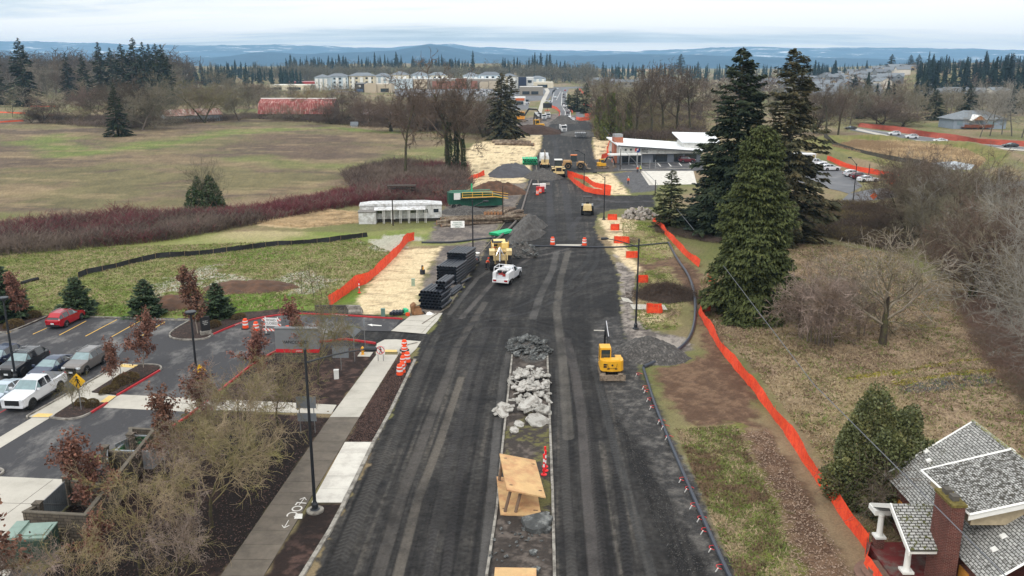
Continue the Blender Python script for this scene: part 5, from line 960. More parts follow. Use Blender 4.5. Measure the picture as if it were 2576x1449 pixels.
for y in (-4.3, -7.75):
    mb = MB(); mb.box((-6.95, y, .85), (.46, .46, 1.0)); po = mb.build('pier', BRICK, H)
    mb = MB(); mb.box((-6.95, y, 1.4), (.6, .6, .12)); mb.lathe([(.19, 1.46), (.17, 1.6), (.155, 2.6), (.19, 2.72), (.19, 2.8)], 14, (-6.95, y, 0)); mb.build('column', TRIM, H, smooth=False)
for i in range(3): mb = MB(); mb.lathe([(1.5 - .35 * i, 0), (1.5 - .35 * i, .18 * (i + 1))], 20, (-7.4, -6.2, 0)); mb.build('step', mat('step_concrete', S(120, 96, 84), .9, var=.2, sc=3), H)
def zw(x, y, z): return P(*Z4(x, y), z)
E0 = zw(190, 965, 1.8)
EN = empty('block_enclosure', (E0[0], E0[1], 0), 0, 'grey block bin enclosure with corrugated gates at the lower left', 'enclosure')
def wseg(mb, a, b, h=1.8, w=.2, par=E0):
    a = Vector((a[0] - par[0], a[1] - par[1])); b = Vector((b[0] - par[0], b[1] - par[1])); d = b - a; mb.box(((a.x + b.x) / 2, (a.y + b.y) / 2, h / 2), (d.length + w * .98, w, h), atan2(d.y, d.x))
A_ = zw(985, 335, 1.8); B_ = zw(1160, 345, 1.8); B2 = zw(1118, 450, 1.8); Bk = zw(640, 990, 1.8); F_ = zw(285, 915, 1.8); Hp = zw(505, 712, 1.8); Ip = zw(790, 488, 1.8); Gp = zw(985, 392, 1.8)
caps = MB(); mb = MB()
for i_, (a, b) in enumerate(((A_, B_), (B_, Bk), (Bk, E0), (E0, F_), (A_, Gp))):
    wseg(mb, a, b, 1.8 - .003 * i_); d = (Vector(b) - Vector(a)); m_ = (Vector(a) + Vector(b)) / 2 - Vector(E0); caps.box((m_.x, m_.y, 1.83 + .004 * i_), (d.length + .25, .26, .07), atan2(d.y, d.x))
mid = (Vector(B_) * .5 + Vector(Bk) * .5); wseg(mb, Ip, tuple(Vector(B_).lerp(Vector(Bk), .3)), 1.72); wseg(mb, Hp, tuple(Vector(B_).lerp(Vector(Bk), .68)), 1.71)
mb.build('wall', BLOCK, EN); caps.build('wall_cap', mat('cap_mossy', S(98, 92, 82), .9, var=.2, sc=4), EN)
for q in (Gp, Ip, Hp, F_): mb = MB(); mb.box((q[0] - E0[0], q[1] - E0[1], .97), (.42, .42, 1.95)); mb.box((q[0] - E0[0], q[1] - E0[1], 1.98), (.5, .5, .08)); mb.build('pillar', BLOCK, EN)
COR = mat('corrugated_steel', S(138, 146, 152), .45, metal=.5, var=.15, sc=2)
def gate(a, b, par=E0):
    a = Vector((a[0] - par[0], a[1] - par[1])); b = Vector((b[0] - par[0], b[1] - par[1])); d = b - a; n = Vector((-d.y, d.x)).normalized(); k = max(8, int(d.length / .11)); mb = MB(); vs = []
    for i in range(k + 1):
        p = a + d * i / k + n * (.03 if i % 2 else -.03); vs += [(p.x, p.y, .12), (p.x, p.y, 1.75)]
    mb.add(vs, [(2 * i, 2 * i + 2, 2 * i + 3, 2 * i + 1) for i in range(k)]); g = mb.build('gate', COR, EN)
    mb = MB(); mb.tube([(a.x, a.y, 1.76), (b.x, b.y, 1.76)], .035, 5); mb.tube([(a.x, a.y, .12), (b.x, b.y, .12)], .035, 5); mb.tube([(a.x, a.y, .12), (b.x, b.y, 1.76)], .03, 5); mb.build('gate_frame', STEEL, g)
lr = lambda a, b, t: tuple(Vector(a).lerp(Vector(b), t))
gate(lr(Gp, Ip, .08), lr(Gp, Ip, .62)); gate(lr(Hp, F_, .08), lr(Hp, F_, .92)); gate(lr(Ip, Gp, .1), (Ip[0] + .9, Ip[1] - 1.6))
sk = P(*Z4(1010, 560), .9); S_ = empty('skip_bin', (sk[0] + .1, sk[1] + 1.2, 0), -.05, 'open steel skip with a green inside standing in the block enclosure', 'skip'); SKO = mat('skip_grey_paint', S(150, 158, 164), .5, var=.12, sc=2); SKI = mat('skip_green_inside', S(40, 128, 84), .6, var=.25, sc=1.5, col2=S(60, 72, 50), sc2=1)
mb = MB()
for c_, d_ in (((0, 1.25, .8), (2.5, .06, 1.3)), ((0, -1.25, .8), (2.5, .06, 1.3)), ((-1.25, 0, .8), (.06, 2.5, 1.3)), ((1.25, 0, .8), (.06, 2.5, 1.3))): mb.box(c_, d_)
for c_, d_ in (((0, 1.25, 1.48), (2.64, .12, .08)), ((0, -1.25, 1.48), (2.64, .12, .08)), ((-1.26, 0, 1.475), (.12, 2.4, .08)), ((1.26, 0, 1.475), (.12, 2.4, .08))): mb.box(c_, d_)
mb.build('body', SKO, S_)
mb = MB()
for c_, d_ in (((0, 1.2, .85), (2.36, .03, 1.15)), ((-1.2, 0, .85), (.03, 2.36, 1.15)), ((1.2, 0, .85), (.03, 2.36, 1.15)), ((0, -1.2, .85), (2.36, .03, 1.15)), ((0, 0, .25), (2.36, 2.36, .04)), ((0, .9, 1.1), (2.3, .1, .1))): mb.box(c_, d_)
mb.build('inside', SKI, S_)
gc = P(*Z4(250, 1310), 0); Cb = empty('utility_cabinet', (gc[0], gc[1] , 0), .1, 'large dark green electrical cabinet with a pale lid at the lower left', 'cabinet'); GRN = mat('green_cabinet_paint', S(52, 72, 62), .5, var=.15, sc=2); GRT = mat('green_cabinet_top', S(126, 148, 138), .45, var=.1, sc=2)
mb = MB(); mb.box((0, 0, .8), (2.3, 1.9, 1.6)); mb.box((0, 0, .05), (2.6, 2.2, .12)); mb.build('body', GRN, Cb); mb = MB(); mb.box((0, .1, 1.64), (2.36, 1.75, .08)); mb.box((-.75, .1, 1.74), (.7, 1.9, .14)); mb.box((.45, .1, 1.71), (1.1, 1.2, .07)); mb.build('lid', GRT, Cb)
mb = MB(); mb.box((.02, -.97, .8), (1.9, .04, 1.3)); mb.build('door', GRN, Cb)
for (x, y), lb in ((Z4(255, 1180), 'yellow bollard behind the green cabinet'), (Z4(120, 1330), 'yellow bollard left of the green cabinet')):
    q = P(x, y); mb = MB(); mb.lathe([(.1, 0), (.1, 1.0), (.085, 1.06), (.03, 1.09)], 12); mb.build('bollard', mat('bollard_yellow', S(226, 180, 62), .6, var=.1, sc=3), loc=(q[0], q[1], 0), label=lb, cat='bollard')
def gable(mb, w, d, h, rh, ov=.4, mi=0):   # ridge along x
    slab(mb, [(-w / 2 - ov, -d / 2 - ov, h - ov * rh / (d / 2)), (w / 2 + ov, -d / 2 - ov, h - ov * rh / (d / 2)), (w / 2 + ov, 0, h + rh), (-w / 2 - ov, 0, h + rh)], .15, mi)
    slab(mb, [(w / 2 + ov, d / 2 + ov, h - ov * rh / (d / 2)), (-w / 2 - ov, d / 2 + ov, h - ov * rh / (d / 2)), (-w / 2 - ov, .004, h + rh), (w / 2 + ov, .004, h + rh)], .15, mi)
def hip(mb, w, d, h, rh, ov=.5, mi=0):
    a = w / 2 + ov; b_ = d / 2 + ov; r_ = max(a - b_, .3)
    mb.add([(-a, -b_, h), (a, -b_, h), (a, b_, h), (-a, b_, h), (-r_, 0, h + rh), (r_, 0, h + rh)], [(0, 1, 5, 4), (1, 2, 5), (2, 3, 4, 5), (3, 0, 4), (3, 2, 1, 0)], mi)
def gends(mb, w, d, h, rh, mi=0):
    for x in (-w / 2 + .02, w / 2 - .02): mb.add([(x, -d / 2, h - .02), (x, d / 2, h - .02), (x, 0, h + rh - .1)], [(0, 1, 2)], mi)
x0, y0 = P(*Z5(215, 350)); x1, y1 = P(*Z5(838, 338)); MH = empty('mobile_home', ((x0 + x1) / 2, (y0 + y1) / 2 + 1.6, 0), atan2(y1 - y0, x1 - x0), 'long white mobile home with a roofed porch beyond the lawn', 'mobile home'); wl = hypot(x1 - x0, y1 - y0)
MHW = mat('mobile_home_siding', S(206, 208, 208), .7, var=.08, sc=2, col2=S(172, 172, 168), sc2=1.2)
mb = MB(); mb.box((0, 1.9, 1.75), (wl, 3.6, 2.3)); mb.build('body', MHW, MH)
mb = MB(); mb.side([(-wl / 2 - .1, 2.95), (wl / 2 + .1, 2.95), (wl / 2 + .1, 3.1), (wl / 2 - 3, 3.35), (-wl / 2 + 2, 3.35), (-wl / 2 - .1, 3.1)], 0, 3.8); mb.build('roof', mat('white_roof_metal', S(208, 210, 212), .5, var=.15, sc=1, col2=S(160, 158, 154), sc2=1.5), MH)
mb = MB(); slab(mb, [(-wl * .32, -1.5, 2.45), (wl * .30, -1.5, 2.45), (wl * .30, .08, 2.85), (-wl * .32, .08, 2.85)], .08); pr2 = mb.build('porch_roof', mat('white_roof_metal'), MH)
for i in range(7): mb = MB(); px = -wl * .31 + i * wl * .61 / 6; mb.box((px - .12, -1.4, 1.2), (.07, .07, 2.4)); mb.box((px + .12, -1.4, 1.2), (.07, .07, 2.4)); mb.build('porch_post', TRIM, MH)
mb = MB(); mb.box((0, .35, .3), (wl * .96, .1, .6)); mb.build('skirting', mat('dark_skirting', S(66, 62, 56), .9, var=.2, sc=3), MH)
for px, w in ((-wl * .26, .8), (-wl * .44, 1.0), (wl * .16, 1.2), (wl * .30, .8), (wl * .43, .9)): mb = MB(); mb.box((px, .08, 1.95), (w, .06, .7)); f2_ = mb.build('window', GLS, MH); mb = MB(); mb.box((px, .085, 2.33), (w + .14, .08, .06)); mb.box((px, .085, 1.57), (w + .14, .08, .06)); mb.build('frame', TRIM, f2_)
mb = MB(); mb.box((-wl * .1, .07, 1.45), (.85, .06, 1.9)); mb.build('door', TRIM, MH)
q = P(*Z5(282, 346)); mb = MB(); mb.box((0, 0, 1.1), (3.0, 1.9, 2.2)); SH = empty('garden_shed', (q[0], q[1] + .6, 0), .02, 'small white shed at the left end of the mobile home', 'shed'); mb.build('wall', MHW, SH); mb = MB(); gable(mb, 3.0, 1.9, 2.2, .25, .1); mb.build('roof', mat('shed_roof_dark', S(120, 118, 114), .8, var=.2, sc=3), SH)
def barn(name, D0, D1, topy, dep, wallm, roofm, label, gam=False, wallh=None):
    (xa, ya), (xb, yb) = P(*D0), P(*D1); L_ = hypot(xb - xa, yb - ya); rz = atan2(yb - ya, xb - xa); h = HT((ya + yb) / 2, topy); wh = wallh or h * .55
    e_ = empty(name, ((xa + xb) / 2 - sin(rz) * dep / 2, (ya + yb) / 2 + cos(rz) * dep / 2, 0), rz, label, 'barn')
    mb = MB(); mb.box((0, 0, wh / 2), (L_, dep, wh)); gends(mb, L_, dep, wh, h - wh); mb.build('wall', wallm, e_)
    mb = MB()
    if gam:
        for s in (1, -1):
            k = -dep / 2 * s
            slab(mb, [(-L_ / 2 - .6, k * 1.04, wh * .8), (L_ / 2 + .6, k * 1.04, wh * .8), (L_ / 2 + .6, k * .72, wh + (h - wh) * .68), (-L_ / 2 - .6, k * .72, wh + (h - wh) * .68)], .12)
            slab(mb, [(-L_ / 2 - .6, k * .72, wh + (h - wh) * .68), (L_ / 2 + .6, k * .72, wh + (h - wh) * .68), (L_ / 2 + .6, 0.002 * s, h), (-L_ / 2 - .6, 0.002 * s, h)], .12)
    else: gable(mb, L_, dep, wh, h - wh, .5)
    r_ = mb.build('roof', roofm, e_); return e_, L_, wh
RUST = mat('rusty_red_roof', S(132, 60, 54), .8, var=.2, sc=.6, col2=S(186, 164, 156), sc2=1.2, thr=(.5, .66), stretch=(2.2, .25, .25))
e_, L_, wh = barn('red_barn', (652, 300), (838, 300), 249, 16, mat('barn_wood', S(66, 56, 50), .9, var=.2, sc=1), RUST, 'big barn with a rusty red metal roof beyond the field', True, 3.5)
mb = MB(); mb.tube([(-L_ / 2 - .6, 0, HT(P(700, 300)[1], 249) + .05), (L_ / 2 + .6, 0, HT(P(700, 300)[1], 249) + .05)], .3, 5); mb.build('ridge_cap', TRIM, e_)
barn('low_shed', (418, 312), (560, 306), 274, 9, mat('pale_boards', S(150, 156, 160), .8, var=.15, sc=1, stretch=(3, 1, .5)), mat('rusty_brown_roof', S(132, 86, 74), .8, var=.15, sc=.6, col2=S(170, 160, 152), sc2=.8, stretch=(2, .3, .3)), 'low pale shed with a rust-brown roof right of the lone fir', wallh=4.0)
barn('striped_shed', (908, 298), (1000, 300), 276, 9, mat('barn_wood'), mat('striped_roof', S(196, 190, 186), .7, var=.05, sc=1, col2=S(120, 60, 52), sc2=.5, thr=(.48, .52), stretch=(3.4, .05, .05)), 'half hidden shed with a red and white streaked roof')
barn('white_hut', (884, 320), (898, 320), 306, 2, WHW, RFG, 'tiny white hut at the field edge below the striped shed')
ZR = lambda x, y: (1852.8 + .2807 * x, 127.8 + .2807 * y)
(xa, ya), (xb, yb) = P(2398, 324), P(2545, 326); e_ = empty('grey_blue_house', ((xa + xb) / 2, ya + 7, 0), 0, 'single-storey grey-blue house with a timber gable and deck at the right', 'house'); w_ = xb - xa
BLU = mat('grey_blue_siding', S(136, 148, 162), .8, var=.06, sc=1); TIM = mat('timber_orange', S(176, 116, 66), .7, var=.15, sc=1); DECK = mat('deck_brown', S(112, 66, 48), .8, var=.15, sc=1)
h_ = HT(ya, 279); mb = MB(); mb.box((0, 0, h_ * .27), (w_, 14, h_ * .54)); mb.build('wall', BLU, e_); mb = MB(); hip(mb, w_, 14, h_ * .54, h_ * .46, .8); rr_ = mb.build('roof', RFG, e_)
mb = MB(); mb.add([(-5, -10, h_ * .52), (1, -10, h_ * .52), (-2, -10, h_ * .52 + 2.0)], [(0, 1, 2)]); mb.build('timber_gable', TIM, e_); mb = MB()
slab(mb, [(-5.6, -10.4, h_ * .49), (-5.6, -1, h_ * .49), (-2, -1, h_ * .52 + 2.2), (-2, -10.4, h_ * .52 + 2.2)], .12); slab(mb, [(1.6, -10.4, h_ * .49), (-1.996, -10.4, h_ * .52 + 2.2), (-1.996, -1, h_ * .52 + 2.2), (1.6, -1, h_ * .49)], .12); mb.build('gable_roof', TRIM, e_)
mb = MB(); mb.box((-2, -8.7, .9), (13, 3.2, .25)); mb.box((-2, -10.2, 1.6), (13, .12, 1.1)); [mb.box((-8 + i * 3, -10, .5), (.25, .25, 1)) for i in range(5)]; mb.build('deck', DECK, e_)
for px, w in ((-9, 2.5), (-4, 2), (0, 2), (5, 3.5), (10, 2)): mb = MB(); mb.box((px, -7.03, 2.6), (w, .1, 1.8)); mb.build('window', GLL, e_)
(xa, ya), (xb, yb) = P(1558, 412), P(1768, 408); CL = empty('clinic_building', ((xa + xb) / 2, (ya + yb) / 2, 0), atan2(yb - ya, xb - xa), 'white and grey clinic with a round red and blue logo and sloping white roof', 'clinic'); w_ = hypot(xb - xa, yb - ya)
hl = HT(ya, 366); hr = HT(ya, 384); hb = HT(ya, 388); GRY = mat('clinic_grey_panels', S(120, 126, 136), .7, var=.05, sc=.5); ORB = mat('orange_brick', S(172, 108, 84), .8, var=.12, sc=2)
mb = MB(); mb.side([(-w_ / 2, hb), (w_ / 2, hb), (w_ / 2, hr), (-w_ / 2, hl)], 0, 11); mb.build('upper_wall', WHW, CL)
mb = MB(); mb.box((0, 6.2, hb / 2 - .004), (w_ - .4, 9.6, hb)); mb.build('lower_wall', GRY, CL)
mb = MB(); slab(mb, [(-w_ / 2 - .8, -1.1, hl + .25), (w_ / 2 + .8, -1.1, hr + .15), (w_ / 2 + .8, 11.5, hr + 1.5), (-w_ / 2 - .8, 11.5, hl + 1.6)], .35); cr_ = mb.build('roof', RFW, CL)
mb = MB(); slab(mb, [(-w_ / 2 - .82, -1.16, hl + .24), (w_ / 2 + .82, -1.16, hr + .14), (w_ / 2 + .82, -1.16, hr - .3), (-w_ / 2 - .82, -1.16, hl - .2)], .05); mb.build('fascia', mat('fascia_grey', S(84, 86, 88)), cr_)
mb = MB(); slab(mb, [(w_ * .27, 2, hl + .6), (w_ * .27 + 12, 2, hl + .2), (w_ * .27 + 12, 9, hl + 2.6), (w_ * .24, 9, hl + 3.0)], .3); mb.build('upper_roof', RFW, CL); mb = MB(); mb.box((w_ * .3 + 5, 5.6, hl - .6), (10, 6, 2.6)); mb.build('upper_storey', WHW, CL)
mb = MB(); mb.box((-w_ / 2 + .6, 4.5, hl * .6), (2.6, 2.6, hl * 1.2 + 2.2)); tb = mb.build('brick_tower', ORB, CL); mb = MB(); mb.box((-w_ / 2 + .6, 4.5, hl * 1.2 + 1.5), (2.4, 2.5, .9)); mb.build('tower_cap', mat('cap_grey', S(150, 152, 154)), tb)
mb = MB(); mb.box((-w_ / 2 + 1, -1.3, hb + .15), (9, 3.2, .35)); mb.build('canopy', TRIM, CL)
for i in range(4): mb = MB(); mb.box((-w_ / 2 - 2.6 + i * 2.3, -2.6, hb / 2), (.2, .2, hb)); mb.build('canopy_post', STEEL, CL)
for px, w in ((-w_ * .34, 5.4), (w_ * .0, 4.2), (w_ * .22, 2.6), (w_ * .37, 3.4)): mb = MB(); mb.box((px, 1.36, hb * .48), (w, .1, hb * .78)); g_ = mb.build('window', GLS, CL); mb = MB(); [mb.box((px - w / 2 + w * i / 4, 1.3, hb * .48), (.08, .06, hb * .78)) for i in range(5)]; mb.build('mullions', DARKM, g_)
for px in (-w_ * .43, -w_ * .37): mb = MB(); mb.box((px, -.03, hb + 1.3), (.55, .06, .55)); mb.build('small_window', GLS, CL)
lg = P(*Z9(1984, 920), 4.6); lx = -w_ * .29; lz = hb + 1.25; RD = mat('logo_red', S(204, 58, 66), .6, var=.03); BL = mat('logo_blue', S(28, 62, 140), .6, var=.03)
def disc(mb, a0, a1, r, y, cx, cz, mi=0): mb.add([(cx, y, cz)] + [(cx + r * cos(a0 + (a1 - a0) * i / 16), y, cz + r * sin(a0 + (a1 - a0) * i / 16)) for i in range(17)], [(0, i + 1, i + 2) for i in range(16)], mi)
mb = MB(); disc(mb, 0, 2 * PI, .85, -.03, lx, lz, 0); disc(mb, 1.25, 3.95, .8, -.045, lx - .02, lz, 1); disc(mb, -2.1, .75, .8, -.05, lx + .02, lz - .02, 2); disc(mb, -.1, 6.2, .3, -.06, lx, lz + .05, 0); mb.build('logo', [TRIM, RD, BL], CL)
for i, s_ in enumerate(('Ridgefield', 'Physical', 'Therapy')): text('sign_lettering', s_, .62, mat('sign_black', S(40, 42, 60)), CL, (lx + 1.15, -.06, lz + .5 - i * .55), (PI / 2, 0, 0), .02, 'LEFT')
CREAM = mat('cream_wall', S(212, 202, 178), .8, var=.05, sc=.3); PALEB = mat('pale_blue_wall', S(190, 204, 212), .8, var=.05, sc=.3); BEIGE = mat('beige_wall', S(186, 172, 150), .8, var=.06, sc=.3); REDB = mat('red_brick_far', S(140, 92, 74), .85, var=.1, sc=.4); NAVY = mat('navy_panel', S(34, 42, 66), .7, var=.05); GREYW = mat('grey_wall', S(140, 134, 124), .85, var=.06, sc=.3); DRKW = mat('charcoal_wall', S(60, 56, 54), .8, var=.05)
def apt(x0_, x1_, topy, Y, wm, lb, storeys=3):
    z = gz(at((x0_ + x1_) / 2, Y), Y); w = (x1_ - x0_) / 2150 * (Y * _c + HC * _s); e_ = empty('apartment_block', (at((x0_ + x1_) / 2, Y), Y, z), 0, lb, 'apartments', 'apartment blocks on the far rise'); h = HT(Y, topy) - z; wh = h * .8
    mb = MB(); mb.box((0, 0, wh / 2), (w, 16, wh)); mb.build('wall', wm, e_); mb = MB(); hip(mb, w, 16, wh, h - wh, 1.2); mb.build('roof', RFG, e_)
    n = max(3, int(w / 6)); st = wh * .3
    for i in range(n):
        mb = MB(); px = -w / 2 + w * (i + .5) / n
        for k in range(storeys): mb.box((px, -8.1, wh - st * (k + .55)), (w / n * .42, .2, st * .45))
        mb.build('window_column', GLS, e_)
    mb = MB(); [mb.box((-w / 2 + w * (i + .5) / 3, -8.8, wh * .45), (3.4, 1.8, wh * .9)) for i in range(3)]; mb.build('bay', TRIM if wm is not TRIM else CREAM, e_)
for x0_, x1_, ty, Y, wm, lb in ((797, 830, 186, 1010, PALEB, 'pale apartment block at the left end of the row'), (826, 880, 184, 1060, PALEB, 'pale blue apartment block second from the left'), (882, 945, 182, 1060, CREAM, 'cream apartment block in the left half of the row'), (945, 985, 183, 1090, PALEB, 'pale blue apartment block with stepped roofs'), (988, 1028, 179, 1100, CREAM, 'apartment block behind the left end of the big store'),
                              (1036, 1078, 180, 1120, PALEB, 'apartment block above the beige store front'), (1078, 1125, 181, 1130, CREAM, 'apartment block behind the tallest bare tree'), (1166, 1205, 182, 1130, PALEB, 'apartment block right of the tallest bare tree'), (1205, 1262, 180, 1120, PALEB, 'wide apartment block behind the broad evergreen'), (1262, 1300, 184, 1120, CREAM, 'apartment block left of the navy-fronted building'), (1332, 1372, 190, 1150, PALEB, 'apartment block right of the navy-fronted building')): apt(x0_, x1_, ty, Y, wm, lb)
def shop(name, x0_, x1_, ty, by, wm, lb, parts=(), dep=25, roof=True, cat='shop'):
    Y = P(0, by)[1]; xa, xb = P(x0_, by)[0], P(x1_, by)[0]; w = xb - xa; e_ = empty(name, ((xa + xb) / 2, Y, 0), 0, lb, cat); h = HT(Y, ty) * .92
    mb = MB(); mb.box((0, dep / 2, h / 2), (w, dep, h)); mb.build('wall', wm, e_)
    if roof: mb = MB(); mb.box((0, dep / 2, h + .06), (w - 1, dep - 1, .12)); mb.build('flat_roof', RFW, e_)
    for nm, f0, f1, z0, z1, m in parts: mb = MB(); mb.box((-w / 2 + w * (f0 + f1) / 2, -.25 if nm != 'front_block' else -.9, h * (z0 + z1) / 2), (w * (f1 - f0), .4 if nm != 'front_block' else 1.8, h * (z1 - z0))); mb.build(nm, m, e_)
    mb = MB(); mb.box((0, dep / 2 - .2, h + .35), (w, .3, .5)); mb.build('parapet', wm, e_)
    return e_
WN = 'window'
shop('large_store', 986, 1262, 196, 223, GREYW, 'very long store with brick and beige fronts behind the shopping car park', [('front_block', 0, .19, 0, .98, PALEB), ('front_block', .20, .32, 0, .93, BEIGE), ('front_block', .37, .58, 0, .78, REDB), ('front_block', .585, .68, 0, 1.05, REDB), ('front_block', .72, .78, 0, .8, REDB), ('front_block', .80, .88, .0, .72, BEIGE), ('front_block', .885, .99, 0, .78, BEIGE), (WN, .24, .29, 0, .45, GLS), ('front_door', .83, .85, 0, .42, GLS), (WN, .92, .98, .0, .5, GLS)], 60)
shop('shop_building', 820, 866, 199, 214, WHW, 'small white shop with a dark sign panel, left of the far shops', [('sign_panel', .3, .7, .55, 1.0, DRKW), (WN, .25, .75, .05, .45, GLS)])
shop('shop_building', 880, 938, 200, 214, WHW, 'white shop with blue glass beside the green verge', [(WN, .1, .5, .05, .5, mat('blue_glass', S(70, 100, 140), .3)), ('sign_panel', .6, .9, .5, .9, mat('blue_glass'))])
shop('shop_building', 893, 918, 207, 232, DRKW, 'charcoal cube-shaped shop with a white round sign', [('round_sign', .4, .6, .6, .8, TRIM), (WN, .2, .8, .05, .35, mat('blue_glass'))])
shop('shop_building', 917, 985, 209, 233, BEIGE, 'beige shop attached right of the charcoal cube', [('front_block', .1, .45, 0, 1.12, BEIGE), (WN, .15, .4, .1, .5, GLS), (WN, .6, .9, .1, .5, GLS)])
shop('shop_building', 680, 776, 212, 228, CREAM, 'long low white-roofed building beyond the red barn', [(WN, .1, .3, .2, .6, GLS), (WN, .5, .8, .2, .6, GLS)], 45)
shop('red_roofed_building', 720, 812, 204, 214, mat('red_roof_wall', S(170, 60, 60), .8), 'low red building behind the long white-roofed one', [(WN, .2, .5, .1, .5, GLS)])
shop('office_building', 1285, 1342, 192, 221, WHW, 'white office building with a navy front panel', [('front_block', .33, .68, 0, 1.05, NAVY), (WN, .42, .48, .55, .75, TRIM), (WN, .54, .6, .55, .75, TRIM), (WN, .08, .25, .5, .75, GLS), (WN, .75, .92, .5, .75, GLS)])
shop('shop_building', 1342, 1392, 205, 221, CREAM, 'low cream shop right of the navy-fronted office', [(WN, .2, .7, .1, .6, GLS)])
shop('shop_building', 1307, 1366, 216, 240, GREYW, 'grey flat-roofed shop with two dark windows beside the paved road', [(WN, .12, .42, .15, .5, GLS), (WN, .5, .8, .15, .5, GLS)])
shop('shop_building', 1294, 1322, 243, 264, WHW, 'small white shop with an orange panel near the broad evergreen', [('sign_panel', .1, .9, .6, .9, mat('orange_panel', S(200, 104, 60), .7)), (WN, .2, .8, .1, .5, GLS)], 12)
WALLS = [mat('house_wall_%d' % i, S(*c), .8, var=.06, sc=.3, rnd=.12) for i, c in enumerate(((206, 200, 190), (156, 158, 156), (178, 160, 134), (120, 126, 132)))]
HM = []
for i in range(4):
    w, d, h = ((13, 10, 5.6), (15, 11, 5.2), (12, 11, 3.4), (14, 12, 6))[i]; a = MB(); a.box((0, 0, h / 2 - 1), (w, d, h + 2)); gends(a, w, d, h, 2.6); a.box((w * .2, -d / 2 - 1.5, h / 2 - 1), (5.4, 3, h + 1.9)); a.add([(w * .2 - 2.7, -d / 2 - 3, h - .1), (w * .2 + 2.7, -d / 2 - 3, h - .1), (w * .2, -d / 2 - 3, h + 1.7)], [(0, 1, 2)])
    r_ = MB(); gable(r_, w, d, h, 2.8); slab(r_, [(w * .2 - 3.2, -d / 2 - 3.5, h - .4), (w * .2, -d / 2 - 3.5, h + 2), (w * .2, 0, h + 2), (w * .2 - 3.2, 0, h - .4)], .12); slab(r_, [(w * .2 + 3.2, -d / 2 - 3.5, h - .4), (w * .2 + 3.2, 0, h - .4), (w * .2 + .004, 0, h + 2), (w * .2 + .004, -d / 2 - 3.5, h + 2)], .12)
    wi = MB(); [wi.box((x, -d / 2 - .05, z), (1.5, .1, 1.2)) for x in (-w * .35, -w * .15) for z in ((1.6, h - 1.3) if h > 4 else (1.6,))]; wi.box((w * .2, -d / 2 - 3.05, h - 1.2), (1.8, .1, 1.1)); wi.box((w * .2, -d / 2 - 3.05, 1.1), (4, .1, 2.1))
    HM.append((a.mesh('h_wall', WALLS[i]), r_.mesh('h_roof', RFG), wi.mesh('h_win', GLS)))
def house(px, Y, i, rz, lb='grey-roofed house in the distant suburb on the right', sc=1.0, grp='houses of the distant suburb'):
    X_ = at(px, Y); z = gz(X_, Y); e_ = empty('suburban_house', (X_, Y, z), rz, lb, 'house', grp, sc)
    for nm, me in zip(('wall', 'roof', 'windows'), HM[i]): link(nm, me, e_)
for r_i, (Y, x0_, x1_, n) in enumerate(((640, 2010, 2110, 5), (700, 1990, 2200, 8), (790, 1985, 2210, 9), (880, 1970, 2230, 10), (980, 1900, 2260, 13), (1100, 1880, 2280, 14), (1250, 1860, 2290, 15), (1450, 1860, 2300, 15))):
    for k in range(n): house(x0_ + (x1_ - x0_) * (k + ru(.2, .8)) / n, Y + ru(-25, 25), R.randrange(4), R.choice((0, .3, -.4, 1.2, 1.8, 3.0)), sc=1.25)
for px, Y in ((2350, 640), (2400, 700), (2440, 660), (2380, 760), (2330, 800), (2500, 700)): house(px, Y, R.randrange(4), ru(-.5, .5), 'grey-roofed house below the upper-right conifer wood', 1.3, 'houses below the conifer wood')
for px in range(1505, 1700, 22): house(px, ru(1150, 1300), R.randrange(4), ru(-.4, .4), 'small house on the tan rise beyond the ivy trees', 1.2, 'houses on the tan rise')
(xa, ya) = P(1612, 219); e_ = empty('row_houses', (xa, ya, 0), 0, 'row of dark-roofed town houses above the clinic', 'row houses'); mb = MB(); mb.box((0, 0, 3.5), (58, 10, 7)); mb.build('wall', GREYW, e_); mb = MB(); [gable(MB(), 1, 1, 1, 1)];
for k in range(5): slab(mb, [(-29 + k * 11.6, -6, 7), (-29 + k * 11.6 + 5.8, -6, 10), (-29 + k * 11.6 + 5.8, 5, 10), (-29 + k * 11.6, 5, 7)], .2); slab(mb, [(-29 + k * 11.6 + 11.6, -6, 7), (-29 + k * 11.6 + 11.6, 5, 7), (-29 + k * 11.6 + 5.804, 5, 10), (-29 + k * 11.6 + 5.804, -6, 10)], .2)
mb.build('roof', RFG, e_)
for k in range(10): mb = MB(); mb.box((-26 + k * 5.8, -5.05, 4.5), (2, .1, 2)); mb.build('window', GLS, e_)
